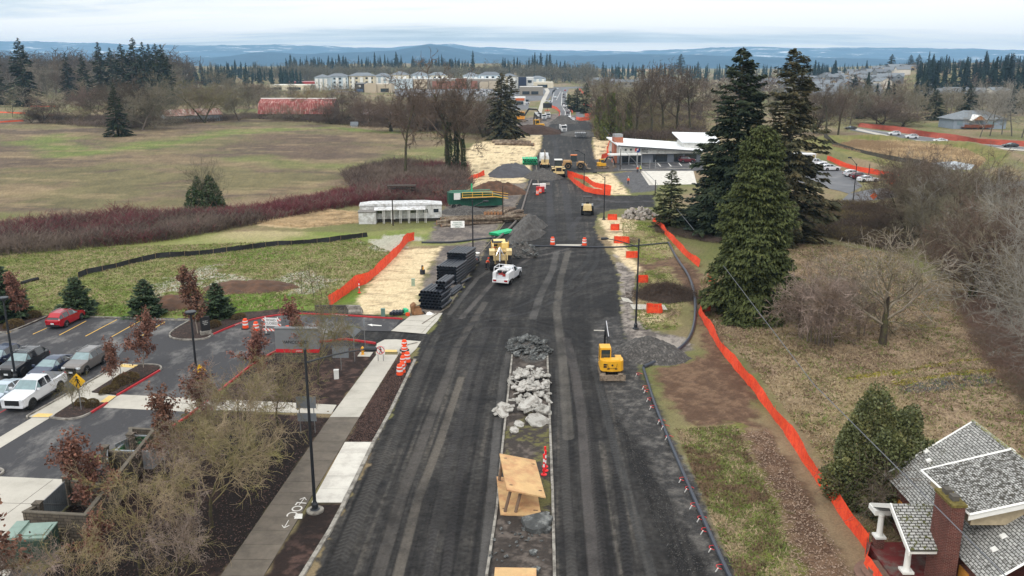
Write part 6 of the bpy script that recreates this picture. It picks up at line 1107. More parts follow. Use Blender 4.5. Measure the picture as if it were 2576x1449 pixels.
# ---------------------------------------------------------------- vehicles (local +X is forward)
TYRE = mat('tyre_rubber', S(30, 30, 31), .85, var=.1, sc=8); RIM = mat('wheel_rim', S(150, 152, 156), .35, metal=.7, var=.05); RIMD = mat('wheel_rim_dark', S(52, 52, 54), .4, metal=.5)
HEAD = mat('headlight_lens', S(214, 220, 224), .15, var=.02, spec=.8); TAIL = mat('tail_light_lens', S(150, 22, 26), .2, var=.05); PLATE = mat('number_plate', S(206, 210, 214), .5, var=.05); BLK = mat('black_plastic', S(26, 27, 29), .55, var=.1, sc=5)
CARGL = glass('car_glass', S(30, 36, 42)); WSH = mat('windscreen_glass', S(120, 142, 146), .08, var=.15, sc=2, spec=.9)
def paint_m(name, c): return mat(name, c, .28, metal=.15, var=.03, sc=2, coat=.5)
PAINT = dict(red=paint_m('paint_red', S(168, 22, 38)), black=paint_m('paint_black', S(34, 35, 40)), navy=paint_m('paint_navy', S(50, 60, 84)), bronze=paint_m('paint_bronze', S(112, 108, 106)), white=paint_m('paint_white', S(214, 217, 222)), ice=paint_m('paint_ice', S(186, 200, 212)), silver=paint_m('paint_silver', S(168, 172, 178)), dark=paint_m('paint_dark', S(48, 50, 54)), maroon=paint_m('paint_maroon', S(96, 30, 42)))
PROF = dict(
 suv=[(2.30, .70, .66, .38, .78, 0, 0), (2.22, .86, .84, .30, .92, 0, 0), (1.75, .92, .90, .26, 1.03, 0, 0), (1.10, .93, .91, .25, 1.10, 0, 0), (.95, .93, .91, .25, 1.12, .80, 1.14), (.25, .93, .91, .25, 1.13, .66, 1.62), (-.6, .93, .91, .25, 1.14, .66, 1.69), (-1.6, .93, .91, .26, 1.15, .64, 1.64), (-2.1, .90, .88, .30, 1.14, .66, 1.30), (-2.25, .86, .84, .36, 1.04, .72, 1.08), (-2.30, .80, .78, .42, .95, 0, 0)],
 sedan=[(2.35, .66, .62, .34, .66, 0, 0), (2.25, .84, .82, .26, .78, 0, 0), (1.7, .91, .88, .22, .90, 0, 0), (1.05, .92, .89, .20, .97, .84, .99), (.15, .92, .89, .20, .98, .62, 1.40), (-.5, .92, .89, .20, .98, .60, 1.45), (-1.2, .92, .89, .21, 1.0, .58, 1.36), (-1.95, .90, .87, .24, 1.04, .66, 1.07), (-2.3, .84, .80, .32, 1.0, 0, 0), (-2.38, .74, .70, .42, .85, 0, 0)],
 pickup=[(2.90, .84, .80, .48, 1.05, 0, 0), (2.80, .98, .94, .46, 1.20, 0, 0), (2.2, 1.0, .97, .42, 1.27, 0, 0), (1.45, 1.0, .97, .42, 1.31, 0, 0), (1.30, 1.0, .97, .42, 1.33, .86, 1.35), (.60, 1.0, .97, .42, 1.33, .72, 1.90), (-.2, 1.0, .97, .42, 1.33, .72, 1.95), (-.75, 1.0, .97, .42, 1.34, .72, 1.92), (-.92, 1.0, .97, .42, 1.34, .80, 1.36), (-1.0, 1.0, .97, .44, 1.34, 0, 0), (-2.75, .99, .96, .50, 1.34, 0, 0), (-2.9, .95, .92, .55, 1.30, 0, 0)])
def car_parts(kind, paint, rack=False, cover=False, rimm=None):
    pr = PROF[kind]; parts = []; b = MB(); n = len(pr); k = 8; vs = []
    for x, wl, wb, z0, zb, wr, zr in pr:
        vs += [(x, wl * .92, z0), (x, wl, z0 + .12), (x, (wl + wb) / 2 + .01, (z0 + zb) / 2 + .06), (x, wb, zb - .05), (x, -wb, zb - .05), (x, -(wl + wb) / 2 - .01, (z0 + zb) / 2 + .06), (x, -wl, z0 + .12), (x, -wl * .92, z0)]
    fs = [tuple(range(k - 1, -1, -1)), tuple(range((n - 1) * k, n * k))]
    for i in range(n - 1):
        for j in range(k): fs.append((i * k + j, (i + 1) * k + j, (i + 1) * k + (j + 1) % k, i * k + (j + 1) % k)[::-1])
    b.add(vs, fs)
    for i in range(n - 1):
        x, wl, wb, z0, zb, wr, zr = pr[i]; x2, wl2, wb2, z02, zb2, wr2, zr2 = pr[i + 1]
        b.add([(x, wb, zb - .05), (x2, wb2, zb2 - .05), (x2, wb2 * .8, zb2 + .01), (x, wb * .8, zb + .01), (x, -wb, zb - .05), (x2, -wb2, zb2 - .05), (x2, -wb2 * .8, zb2 + .01), (x, -wb * .8, zb + .01)], [(0, 1, 2, 3), (7, 6, 5, 4), (3, 2, 6, 7)])
    parts.append(('body', b.mesh('body', paint, False), None))
    cab = [p for p in pr if p[5] > 0]; g = MB()
    for a, c in zip(cab, cab[1:]):
        x, wl, wb, z0, zb, wr, zr = a; x2, wl2, wb2, z02, zb2, wr2, zr2 = c
        g.add([(x, wb * .97, zb - .02), (x2, wb2 * .97, zb2 - .02), (x2, wr2, zr2 - .04), (x, wr, zr - .04), (x, -wb * .97, zb - .02), (x2, -wb2 * .97, zb2 - .02), (x2, -wr2, zr2 - .04), (x, -wr, zr - .04)], [(0, 1, 2, 3), (7, 6, 5, 4), (3, 2, 6, 7)], 1 if a is cab[0] else 0)
    g.mi = 0; parts.append(('windows', g.mesh('windows', [CARGL, WSH]), None))
    r = MB(); top = sorted(cab, key=lambda p: -p[6])[:4 if kind != 'sedan' else 3]; top.sort(key=lambda p: -p[0])
    for a, c in zip(top, top[1:]):
        r.add([(a[0], a[5] * 1.02, a[6] - .05), (c[0], c[5] * 1.02, c[6] - .05), (c[0], c[5] * .9, c[6]), (a[0], a[5] * .9, a[6]), (a[0], -a[5] * 1.02, a[6] - .05), (c[0], -c[5] * 1.02, c[6] - .05), (c[0], -c[5] * .9, c[6]), (a[0], -a[5] * .9, a[6])], [(0, 1, 2, 3), (7, 6, 5, 4), (3, 2, 6, 7), (0, 3, 7, 4), (1, 5, 6, 2)])
    for a, c in ((cab[0], cab[1]), (cab[-1], cab[-2])):
        for s in (1, -1): r.tube([(a[0], a[2] * .97 * s, a[4]), (c[0], c[5] * s, c[6] - .04)], .035, 4)
    for p in cab[2:-2]:
        for s in (1, -1): r.tube([(p[0], p[2] * .98 * s, p[4]), (p[0], p[5] * s, p[6] - .04)], .04, 4)
    parts.append(('roof', r.mesh('roof', paint), None))
    wb_ = dict(suv=(1.42, -1.32, .36), sedan=(1.45, -1.42, .34), pickup=(1.95, -1.75, .43))[kind]; rad = wb_[2]; hw = pr[4][1]
    w = MB(); w.lathe([(rad * .6, -.13), (rad * .95, -.13), (rad, -.08), (rad, .08), (rad * .95, .13), (rad * .6, .13)], 20); tm = w.mesh('tyre', TYRE)
    w = MB(); w.lathe([(rad * .62, -.12), (rad * .58, .10), (rad * .2, .08)], 10)
    for i in range(5): a_ = i * 2 * PI / 5; w.box((cos(a_) * rad * .35, sin(a_) * rad * .35, .12), (rad * .5, rad * .16, .04), a_)
    rm = w.mesh('rim', rimm or RIM)
    for x in wb_[:2]:
        for s in (1, -1): parts.append(('wheel', (tm, rm), (x, s * (hw - .10), rad, s)))
    ar = MB()
    for x in wb_[:2]:
        for s in (1, -1): ar.tube([(x + cos(t) * rad * 1.16, s * (hw + .0), rad + sin(t) * rad * 1.16) for t in np.linspace(0, PI, 9)], .045, 4); ar.tube([(x, s * (hw - .3), rad), (x, s * (hw + .004), rad)], rad * 1.1, 14)
    parts.append(('wheel_arches', ar.mesh('arches', BLK), None))
    f = pr[1]; q = MB(); q.box((f[0] + .06, 0, (f[3] + f[4]) / 2 + .02), (.14, f[1] * 1.15, (f[4] - f[3]) * .55)); parts.append(('grille', q.mesh('grille', BLK), None))
    q = MB(); q.box((f[0] + .04, 0, f[3] + .06), (.18, f[1] * 1.7, .16)); rb = pr[-2]; q.box((rb[0] - .05, 0, rb[3] + .06), (.14, rb[1] * 1.7, .2)); parts.append(('bumper', q.mesh('bumper', BLK if kind == 'suv' else paint), None))
    for s in (1, -1):
        q = MB(); q.box((f[0] + .03, s * f[1] * .78, f[4] - .12), (.22, .32, .14), s * -.35); parts.append(('headlight', q.mesh('headlight', HEAD), None))
        q = MB(); q.box((rb[0] - .0, s * rb[1] * .84, rb[4] - .2), (.14, .26, .22 if kind != 'pickup' else .4)); parts.append(('tail_light', q.mesh('tail_light', TAIL), None))
        q = MB(); q.box((cab[0][0] - .12, s * (hw + .14), cab[0][4] + .06), (.14, .24, .15)); parts.append(('mirror', q.mesh('mirror', paint), None))
    q = MB(); q.box((f[0] + .15, 0, f[3] + .12), (.02, .36, .15)); q.box((rb[0] - .13, 0, rb[3] + (.3 if kind != 'pickup' else .12)), (.02, .36, .15)); parts.append(('number_plate', q.mesh('number_plate', PLATE), None))
    if kind == 'pickup':
        q = MB(); q.box((-1.9, 0, 1.345), (1.72, 1.6, .05)); parts.append(('bed_cover', q.mesh('bed_cover', mat('bed_cover_grey', S(92, 94, 98), .6, var=.1)), None))
        q = MB(); [q.box((0.1, s * 1.02, .42), (2.2, .14, .08)) for s in (1, -1)]; parts.append(('side_step', q.mesh('side_step', BLK), None))
    if rack:
        q = MB(); [q.tube([(.3, s * .6, 1.70), (-1.5, s * .58, 1.72)], .03, 5) for s in (1, -1)]
        if rack == 2: [q.box((x, 0, 1.8), (.09, 1.25, .05)) for x in (.05, -.85)]
        parts.append(('roof_rails', q.mesh('roof_rails', STEEL), None))
    return parts
def make_car(kind, color, loc, rz, label, sc=1.0, group='cars in the near car park', name=None, cat='car', full=True, **k):
    parts = car_parts(kind, PAINT[color], **k); e = empty(name or {'suv': 'parked_suv', 'sedan': 'parked_car', 'pickup': 'pickup_truck'}[kind], (loc[0], loc[1], loc[2] if len(loc) > 2 else 0.0), rz, label, cat, group, sc)
    for nm, me, w in parts:
        if nm == 'wheel':
            wh = link('wheel', me[0], e, (w[0], w[1], w[2])); wh.rotation_euler = (-PI / 2 * w[3], 0, 0); link('rim', me[1], wh)
        else: link(nm, me, e)
    return e
Lz = lambda x, y: (*P(*Z3(x, y)), 0.0)
make_car('suv', 'red', Lz(502, 618), rad(84), 'red crossover parked alone in the first bay by the lawn', rack=True, rimm=RIM)
make_car('pickup', 'white', Lz(275, 1192), rad(-94), 'white pickup with a grey bed cover, nearest of the parked row', sc=1.06, cat='pickup', rimm=RIMD)
make_car('suv', 'bronze', Lz(655, 955), rad(-96), 'grey-bronze crossover with roof rails, right end of the parked row', sc=1.03, rack=True)
make_car('sedan', 'navy', Lz(400, 995), rad(-96), 'dark blue-grey sedan between the black crossover and the grey-bronze one', sc=1.03)
make_car('suv', 'black', Lz(190, 968), rad(-96), 'black crossover with pale roof bars in the parked row', sc=1.08, rack=2, rimm=RIMD)
make_car('suv', 'navy', Lz(10, 930), rad(-96), 'dark blue car cut by the left border, behind the lamp post', sc=1.0)
make_car('sedan', 'ice', Lz(30, 1190), rad(-94), 'pale blue-white sedan left of the white pickup, cut by the border', sc=1.0)
make_car('sedan', 'dark', Lz(-10, 600), rad(84), 'black sedan at the left border beyond the clipped mounds', sc=1.0)
def small_car(kind, color):
    mb = MB(); ms = []
    for nm, me, w in car_parts(kind, PAINT[color]):
        for m_, off in (((me[0], w), (me[1], w)) if nm == 'wheel' else ((me, None),)):
            v = np.zeros(len(m_.vertices) * 3); m_.vertices.foreach_get('co', v); v = v.reshape(-1, 3)
            if off: v = np.stack([v[:, 0], v[:, 2] * off[3], -v[:, 1] * off[3]], 1) + np.array(off[:3])
            base = len(ms); ms += [s for s in m_.materials]
            mb.add([tuple(p) for p in v], [tuple(p.vertices) for p in m_.polygons]); mb.m[-len(m_.polygons):] = [base + p.material_index for p in m_.polygons]
    return mb.mesh('small_' + kind + color, ms)
SC_ = {k: small_car(*k) for k in (('suv', 'white'), ('suv', 'dark'), ('sedan', 'white'), ('sedan', 'silver'), ('sedan', 'dark'), ('suv', 'maroon'), ('pickup', 'white'), ('sedan', 'red'), ('suv', 'silver'))}
def far_car(k, xy, rz, lb, grp, name='car'):
    return link(name, SC_[k], None, (xy[0], xy[1], .06), rz, 1.05, label=lb, cat='car', group=grp)
g_ = 'cars on the far paved road'
for k, zx, zy, rz, lb in ((('sedan', 'white'), 835, 326, .2, 'white car turning across the paved road at the side street'), (('suv', 'white'), 920, 278, -1.5, 'white car coming down the left lane of the paved road'), (('sedan', 'silver'), 950, 168, -1.3, 'silver car near the far junction'), (('sedan', 'red'), 1047, 184, 1.5, 'red car driving away near the far junction'), (('suv', 'dark'), 1027, 240, 1.5, 'dark car behind the dark truck in the right lane'), (('suv', 'dark'), 1028, 272, 1.5, 'dark truck-like car in the middle of the right lane'),
    (('suv', 'dark'), 1026, 368, 1.55, 'dark car just ahead of the white car in the right lane'), (('suv', 'white'), 1034, 392, 1.55, 'white car in the right lane where the road widens'), (('sedan', 'dark'), 1084, 470, 1.55, 'dark car alone in the lane before the works'), (('suv', 'dark'), 1086, 525, 1.5, 'dark car beside the waiting white cars'), (('suv', 'white'), 1103, 542, 1.6, 'left one of two white cars nearest the works'), (('sedan', 'white'), 1147, 562, 1.5, 'right one of two white cars nearest the works'), (('sedan', 'white'), 1570, 600, .3, 'white car glimpsed between the ivy trees'), (('sedan', 'white'), 555, 345, .1, 'white car beside the orange-panelled shop')):
    far_car(k, P(*Z9(zx, zy)), rz, lb, g_)
g_ = 'cars in the shopping car park'
KS = list(SC_)
for i in range(64):
    px = R.choice((ru(1195, 1275) if 0 else ru(1040, 1100), ru(1195, 1262), ru(1040, 1250), ru(1205, 1240))); py = R.choice((226.5, 229.5, 233, 237, 241))
    far_car(R.choice([k for k in KS if k[1] in ('white', 'silver', 'dark', 'white')]), P(px, py), R.choice((0, 1.57)) + ru(-.1, .1), 'car parked in front of the long store', g_, 'parked_car')
for i in range(14): far_car(R.choice(KS[:5]), P(ru(820, 880), ru(217, 220)), 0, 'car parked by the small white shops', 'cars by the small shops', 'parked_car')
g_ = 'cars in the clinic car park'
ZR_ = lambda x, y: Z2(x, y)
for k, x, y, lb in ((('suv', 'silver'), 1285, 775, 'silver car at the far end of the clinic row'), (('suv', 'white'), 1300, 800, 'white van-like car beside the trailer right of the clinic'), (('pickup', 'white'), 1352, 822, 'white pickup beside the canopy trailer'), (('suv', 'white'), 1410, 838, 'white crossover in the middle of the clinic row'), (('suv', 'white'), 1442, 850, 'second white crossover in the clinic row'), (('suv', 'white'), 1575, 885, 'white van left of the maroon car'), (('suv', 'maroon'), 1618, 900, 'maroon car in the clinic row'), (('sedan', 'white'), 1660, 915, 'white estate car at the near end of the clinic row'), (('suv', 'maroon'), 600, 802, 'dark red car by the clinic door')):
    far_car(k, P(*ZR_(x, y)), .12, lb, g_, 'parked_car')
g_ = 'cars on the right-hand road'
for k, x, y, lb in ((('sedan', 'dark'), 1560, 608, 'dark car at the end of the right-hand road'), (('suv', 'white'), 1815, 643, 'white car first in the line on the right-hand road'), (('suv', 'white'), 1915, 662, 'white crossover second in the line on the right-hand road'), (('sedan', 'white'), 2082, 684, 'white hatchback third in the line on the right-hand road'), (('sedan', 'dark'), 2495, 712, 'dark car behind the pond near the right border')):
    far_car(k, P(*ZR_(x, y)), PI - .12, lb, g_)
def wheel(par, x, y, r, w, n=20, rim=True, mt=None, rm=None, lug=False, name='wheel'):
    a = MB(); a.lathe([(r * .55, -w / 2), (r * .94, -w / 2), (r, -w * .38), (r, w * .38), (r * .94, w / 2), (r * .55, w / 2)], n)
    if lug:
        for i in range(22):
            t = i * 2 * PI / 22
            for s in (1, -1): a.box((cos(t) * r, sin(t) * r, s * w * .24), (r * .09, r * .1, w * .46), t + s * .25)
    o = a.build(name, mt or TYRE, par); o.location = (x, y, r); o.rotation_euler = (PI / 2, 0, 0)
    if rim: a = MB(); a.lathe([(r * .56, -w * .52), (r * .5, w * .52), (r * .15, w * .4)], 14); a.lathe([(r * .5, -w * .53), (r * .2, -w * .54)], 14); a.build('rim', rm or RIM, o)
    return o
def bx(par, name, m, *boxes):
    a = MB()
    for b in boxes: a.box(*b)
    return a.build(name, m, par)
CAT = mat('machine_cream', S(214, 190, 138), .55, var=.12, sc=2, col2=S(176, 150, 104), sc2=2.5, thr=(.55, .7)); DEERE = mat('machine_yellow', S(222, 166, 42), .4, var=.07, sc=2); MBLK = mat('machine_black', S(36, 36, 38), .6, var=.15, sc=4); MUDM = mat('muddy_steel', S(136, 122, 106), .8, var=.2, sc=4, col2=S(86, 74, 62), sc2=3)
ORG = mat('safety_orange', S(232, 76, 30), .7, var=.08, sc=3); WHR = mat('reflective_white', S(226, 226, 226), .5, var=.05); CHROME = mat('hydraulic_chrome', S(190, 192, 196), .2, metal=.9, var=.02); SKIN = mat('skin', S(180, 128, 104), .7, var=.05); TROU = mat('dark_trousers', S(38, 40, 46), .9, var=.15, sc=6); HIVIS = mat('hivis_lime', S(196, 222, 60), .7, var=.08, sc=4); HELM = mat('helmet_white', S(220, 220, 216), .4, var=.03)
q = P(*Z5(1280, 680)); e = empty('road_reclaimer', (q[0], q[1] + 1.2, 0), rad(93), 'big cream road reclaiming machine with huge tyres beside the white service truck', 'road machine', None, .87)
for y in (1.35, -1.35):
    wheel(e, -2.6, y, 1.05, .75, lug=True); wheel(e, 3.0, y, .8, .6, lug=True)
    a = MB(); a.side([(-3.2, 2.5), (-2.2, 2.5), (-2.0, 3.3), (-2.6, 3.5), (-3.3, 3.2)], y - .42, y + .42); a.box((-3.3, y - .3 * (1 if y > 0 else -1), 1.9), (.18, .16, 1.5)); a.box((-2.5, y - .5 * (1 if y > 0 else -1), 1.8), (.5, .14, 1.6)); a.build('wheel_leg', CAT, e)
bx(e, 'chassis', CAT, ((.4, 0, 2.0), (6.2, 1.5, .9)), ((1.6, 0, 2.7), (3.0, 2.4, 1.0)), ((-1.2, 0, 2.9), (1.8, 2.7, .3)))
bx(e, 'mixing_box', MUDM, ((.6, 0, 1.0), (1.9, 2.5, 1.3), 0, 0, 0, 0, .85))
a = MB(); a.tube([(-3.2, .1, 1.5), (-2.6, .1, 3.3)], .16, 8); a.tube([(-3.0, -.5, 2.4), (-2.4, .1, 3.6)], .07, 6); a.tube([(-3.0, .7, 2.4), (-2.4, .1, 3.6)], .07, 6); a.build('lift_cylinder', CHROME, e)
bx(e, 'engine_hood', mat('machine_cream_light', S(228, 202, 130), .5, var=.08), ((1.9, 0, 3.5), (2.6, 1.9, .7)), ((-.9, -.75, 3.6), (.9, 1.0, .9)))
bx(e, 'radiator', MBLK, ((3.3, 0, 3.3), (.3, 1.8, 1.0)), ((.2, .3, 3.95), (1.2, 1.5, .08)))
a = MB()
for x0, y0, x1, y1 in ((-2.0, 1.35, .4, 1.35), (-2.0, -1.35, .4, -1.35), (-2.0, 1.35, -2.0, -1.35)):
    for z in (3.6, 4.1): a.tube([(x0, y0, z), (x1, y1, z)], .03, 5)
    for t in (0, .5, 1): a.tube([(x0 + (x1 - x0) * t, y0 + (y1 - y0) * t, 3.0), (x0 + (x1 - x0) * t, y0 + (y1 - y0) * t, 4.1)], .03, 5)
a.build('railing', mat('rail_yellow', S(222, 176, 72), .6, var=.1), e)
bx(e, 'seat', BLK, ((-1.1, .7, 3.35), (.6, .6, .2)), ((-1.4, .7, 3.7), (.15, .6, .7))); bx(e, 'red_light', TAIL, ((-2.05, .9, 3.5), (.1, .25, .2)))
q = P(*Z5(1345, 772)); hd = P(*Z5(1320, 800)); h2 = P(*Z5(1372, 700)); e = empty('service_truck', (q[0], q[1], 0), rad(72), 'white service pickup with an open equipment body beside the cream machine', 'truck')
for nm, me, w in car_parts('pickup', PAINT['white']):
    if nm == 'wheel':
        wh = link('wheel', me[0], e, (w[0], w[1], w[2])); wh.rotation_euler = (-PI / 2 * w[3], 0, 0); link('rim', me[1], wh)
    elif nm not in ('bed_cover', 'side_step', 'tail_light', 'number_plate'): link(nm, me, e)
TRW = mat('truck_body_white', S(218, 220, 222), .45, var=.06, sc=3)
bx(e, 'service_body', TRW, ((-2.0, .88, 1.25), (2.3, .42, .95)), ((-2.0, -.88, 1.25), (2.3, .42, .95)), ((-3.2, 0, .68), (.25, 2.15, .45)), ((-.98, 0, 1.5), (.08, 1.9, .6)))
bx(e, 'tank', mat('tank_white', S(206, 206, 206), .5), ((-1.5, 0, 1.5), (1.0, 1.1, .8))); a = MB(); [a.tube([(-.9, s * .95, 1.6), (-.9, s * .95, 2.35), (-2.9, s * .95, 2.35), (-3.0, s * .95, 1.7)], .045, 6) for s in (1, -1)]; a.tube([(-1.1, .95, 2.35), (-1.1, -.95, 2.35)], .045, 6); a.tube([(-2.9, .95, 2.35), (-2.9, -.95, 2.35)], .045, 6); a.tube([(-1.6, -.3, 1.8), (-2.9, -.2, 2.6)], .05, 6); a.build('ladder_rack', TRW, e)
a = MB(); a.lathe([(.28, -.12), (.28, .12)], 16, (-2.5, .35, 1.75)); a.lathe([(.28, -.12), (.28, .12)], 16, (-2.6, -.4, 1.7)); a.build('hose_reel', MBLK, e); bx(e, 'equipment', mat('red_equipment', S(150, 44, 40), .6), ((-2.4, .2, 1.35), (.7, .5, .4)), ((-2.7, -.35, 1.35), (.4, .4, .4)))
for s in (1, -1): bx(e, 'tail_light', TAIL, ((-3.34, s * .75, .72), (.05, .42, .22)))
def excavator(px, py, rz, body_rz, label, k=1.0, boom=((.4, 1.1), (1.9, 3.2), (3.6, 3.0)), stick=((3.6, 3.0), (4.3, 1.6), (4.4, .6)), blade=True, col=None, name='mini_excavator', bw=2.0):
    col = col or DEERE; e = empty(name, (px, py, 0), rz, label, 'excavator', None, k)
    for s in (1, -1):
        a = MB(); a.side([(1.35, .25), (1.2, .08), (-1.2, .08), (-1.35, .25), (-1.35, .5), (-1.2, .66), (1.2, .66), (1.35, .5)], s * .78 - .22, s * .78 + .22); t = a.build('track', MUDM, e)
        a = MB(); [a.box((-1.15 + i * .21, s * .78, .67), (.08, .42, .05)) for i in range(12)]; a.build('track_plates', MBLK, t)
    bx(e, 'undercarriage', MBLK, ((0, 0, .5), (1.6, 1.2, .4)), ((1.3, .35, .45), (.9, .12, .16)), ((1.3, -.35, .45), (.9, .12, .16)))
    if blade: bl = bx(e, 'dozer_blade', MUDM, ((1.78, 0, .42), (.12, 2.25, .5)), ((1.82, 0, .2), (.16, 2.25, .08)))
    up = bpy.data.objects.new('upper_body', None);
    c, s_ = cos(body_rz), sin(body_rz)
    def rot(v): return (v[0] * c - v[1] * s_, v[0] * s_ + v[1] * c, v[2])
    h = MB(); out_ = [(.9, 1.0), (.9, -1.0), (-.9, -1.02), (-1.25, -.8), (-1.38, 0), (-1.25, .8), (-.9, 1.02)]
    h.prism([(x, y) for x, y in out_], .82, 1.02); h.prism([(x * .99, y * .99) for x, y in out_[2:]] + [(-.2, 1.0), (-.2, -1.0)], 1.02, 1.75); h.box((-.85, 0, 1.79), (.7, 1.5, .1), taper=.9); h.box((.35, -.72, 1.3), (1.1, .55, .62))
    h.v = [rot(v) for v in h.v]; b = h.build('engine_body', col, e)
    h = MB(); h.box((-1.30, .62, 1.45), (.06, .28, .12)); h.box((-1.30, .62, 1.25), (.06, .28, .12)); h.box((-1.35, .34, 1.08), (.05, .2, .09)); h.box((-1.35, -.34, 1.08), (.05, .2, .09)); h.v = [rot(v) for v in h.v]; h.build('vents', MBLK, b)
    h = MB(); h.tube([(-1.0, .42, 1.765), (-1.35, .42, 1.5), (-1.38, .36, 1.2), (-1.39, 0, 1.1), (-1.38, -.36, 1.2), (-1.35, -.42, 1.5), (-1.0, -.42, 1.765)], .014, 4); h.v = [rot(v) for v in h.v]; h.build('panel_seams', MBLK, b)
    h = MB(); h.lathe([(.09, -.02), (.09, .02)], 14); h.v = [rot((-1.395 - v[2] * .5, v[1], 1.42 + v[0])) for v in h.v]; h.build('round_badge', [MBLK], b)
    h = MB(); h.box((.25, .5, 1.85), (1.2, .9, 1.35), taper=.95); h.v = [rot(v) for v in h.v]; cb_ = h.build('cab', glass('cab_glass', S(50, 60, 62)), e)
    h = MB(); h.box((.25, .5, 2.58), (1.25, .95, .16)); [h.box((.25 + x * .6, .5 + y * .44, 1.85), (.08, .08, 1.4)) for x in (1, -1) for y in (1, -1)]; h.box((.25, .5, 1.18), (1.25, .95, .12)); h.v = [rot(v) for v in h.v]; h.build('cab_frame', col, cb_)
    for nm, pts, w0, w1 in (('boom', boom, .3, .24), ('stick', stick, .22, .16)):
        h = MB()
        for p0, p1 in zip(pts, pts[1:]):
            d = Vector((p1[0] - p0[0], p1[1] - p0[1])); L_ = d.length; an = atan2(d.y, d.x); h.box(((p0[0] + p1[0]) / 2, 0, (p0[1] + p1[1]) / 2), (L_ + .12, w0 * .8, w0 * 1.25), ry=-an)
        h.v = [rot(v) for v in h.v]; h.build(nm, MBLK, e)
    h = MB(); h.tube([(boom[0][0] + .2, .0, boom[0][1] - .1), (boom[1][0] - .2, 0, boom[1][1] - .5)], .06, 8); h.tube([(boom[1][0], 0, boom[1][1] + .25), (stick[0][0] + .05, 0, stick[0][1] + .45)], .055, 8); h.v = [rot(v) for v in h.v]; h.build('hydraulic_cylinder', CHROME, e)
    ex, ez = stick[-1]; h = MB(); h.side([(ex - .3, ez + .1), (ex + .3, ez + .15), (ex + .35, ez - .5), (ex - .1, ez - .75), (ex - .55, ez - .45)], -.4, .4); h.v = [rot(v) for v in h.v]; h.build('bucket', MUDM, e)
    return e
q = P(1541, 962); excavator(q[0], q[1] + 1.9, rad(-90), rad(180), 'yellow mini excavator with a front blade, seen from behind, beside the right lane', 1.02, boom=((.6, 1.1), (2.0, 2.7), (4.2, 3.3)), stick=((4.2, 3.3), (5.0, 2.0), (5.2, .9)))
q = P(*Z9(1510, 1168)); excavator(q[0], q[1], 0, rad(25), 'small yellow excavator digging left of the clinic', .95, name='mini_excavator', blade=True)
q = P(*Z9(715, 700)); excavator(q[0], q[1], rad(90), rad(20), 'yellow excavator with its black boom raised on the brown soil heap', 1.9, boom=((.6, 1.1), (1.6, 3.4), (2.8, 3.8)), stick=((2.8, 3.8), (3.3, 2.2), (3.2, 1.2)), blade=False, name='excavator')
q = P(*Z9(490, 580)); excavator(q[0], q[1], 0, 0, 'orange-yellow excavator with a long arched boom near the broad evergreen', 1.9, boom=((.4, 1.1), (2.0, 3.4), (4.2, 3.2)), stick=((4.2, 3.2), (5.0, 2.0), (5.2, .8)), blade=False, col=mat('machine_orange', S(222, 150, 46), .5, var=.08), name='excavator')
def loader(px, py, rz, label, col, k=1.0):
    e = empty('wheel_loader', (px, py, 0), rz, label, 'loader', 'wheel loaders on the road works', k)
    for x in (1.5, -1.5):
        for y in (1.05, -1.05): wheel(e, x, y, .8, .6, lug=False, rm=col)
    bx(e, 'rear_frame', col, ((-1.7, 0, 1.55), (2.2, 1.5, 1.1), 0, 0, 0, 0, .92), ((-2.7, 0, 1.0), (.5, 2.2, .45))); bx(e, 'front_frame', col, ((1.3, 0, 1.2), (1.6, 1.0, .9))); bx(e, 'grille', MBLK, ((-2.83, 0, 1.65), (.06, 1.1, .7)))
    for s in (1, -1): bx(e, 'mudguard', col, ((-1.5, s * 1.05, 1.72), (1.5, .6, .1)), ((1.4, s * 1.05, 1.75), (1.0, .55, .08)))
    cb_ = bx(e, 'cab', glass('cab_glass'), ((-.2, 0, 2.55), (1.4, 1.4, 1.5), 0, 0, 0, 0, .92)); bx(cb_, 'cab_roof', TRIM if k > 1.0 else mat('roof_orange', S(206, 120, 70), .6), ((-.2, 0, 3.36), (1.6, 1.6, .16))); bx(cb_, 'cab_posts', MBLK, *[((-.2 + x * .66, y * .66, 2.55), (.09, .09, 1.5)) for x in (1, -1) for y in (1, -1)])
    a = MB(); [a.tube([(1.0, s * .5, 1.8), (2.2, s * .5, 1.7), (3.0, s * .5, .7)], .13, 6) for s in (1, -1)]; a.build('lift_arms', col, e)
    a = MB(); a.side([(2.9, .9), (3.2, 1.2), (3.1, .35), (3.4, .15), (4.0, .12), (3.3, .08), (2.95, .25)], -1.35, 1.35); a.build('bucket', MUDM, e)
    return e
q = P(*Z9(957, 1262)); loader(q[0], q[1], rad(90), 'cream wheel loader with a white cab roof driving away down the road', CAT, 1.25)
q = P(*Z9(1165, 1172)); loader(q[0], q[1], rad(-6), 'tan wheel loader with an orange cab roof standing sideways across the road', mat('machine_tan', S(178, 142, 96), .6, var=.12, sc=2), 1.0).scale = (1.12,) * 3
q = P(*Z5(1940, 268)); e = empty('road_roller', (q[0], q[1], 0), rad(85), 'cream road roller on the bend near the tall lamp', 'roller', None, 1.1)
for y in (.85, -.85): wheel(e, -1.2, y, .75, .5, lug=True)
bx(e, 'engine_body', CAT, ((-1.5, 0, 1.35), (2.0, 1.5, .9), 0, 0, 0, 0, .88)); bx(e, 'frame', CAT, ((1.5, 0, .9), (1.2, 2.2, .3)), ((1.5, 1.05, .75), (1.7, .1, .5)), ((1.5, -1.05, .75), (1.7, .1, .5)))
a = MB(); a.lathe([(.75, -1.0), (.75, 1.0)], 22); d_ = a.build('drum', STEEL, e); d_.location = (1.6, 0, .75); d_.rotation_euler = (PI / 2, 0, 0)
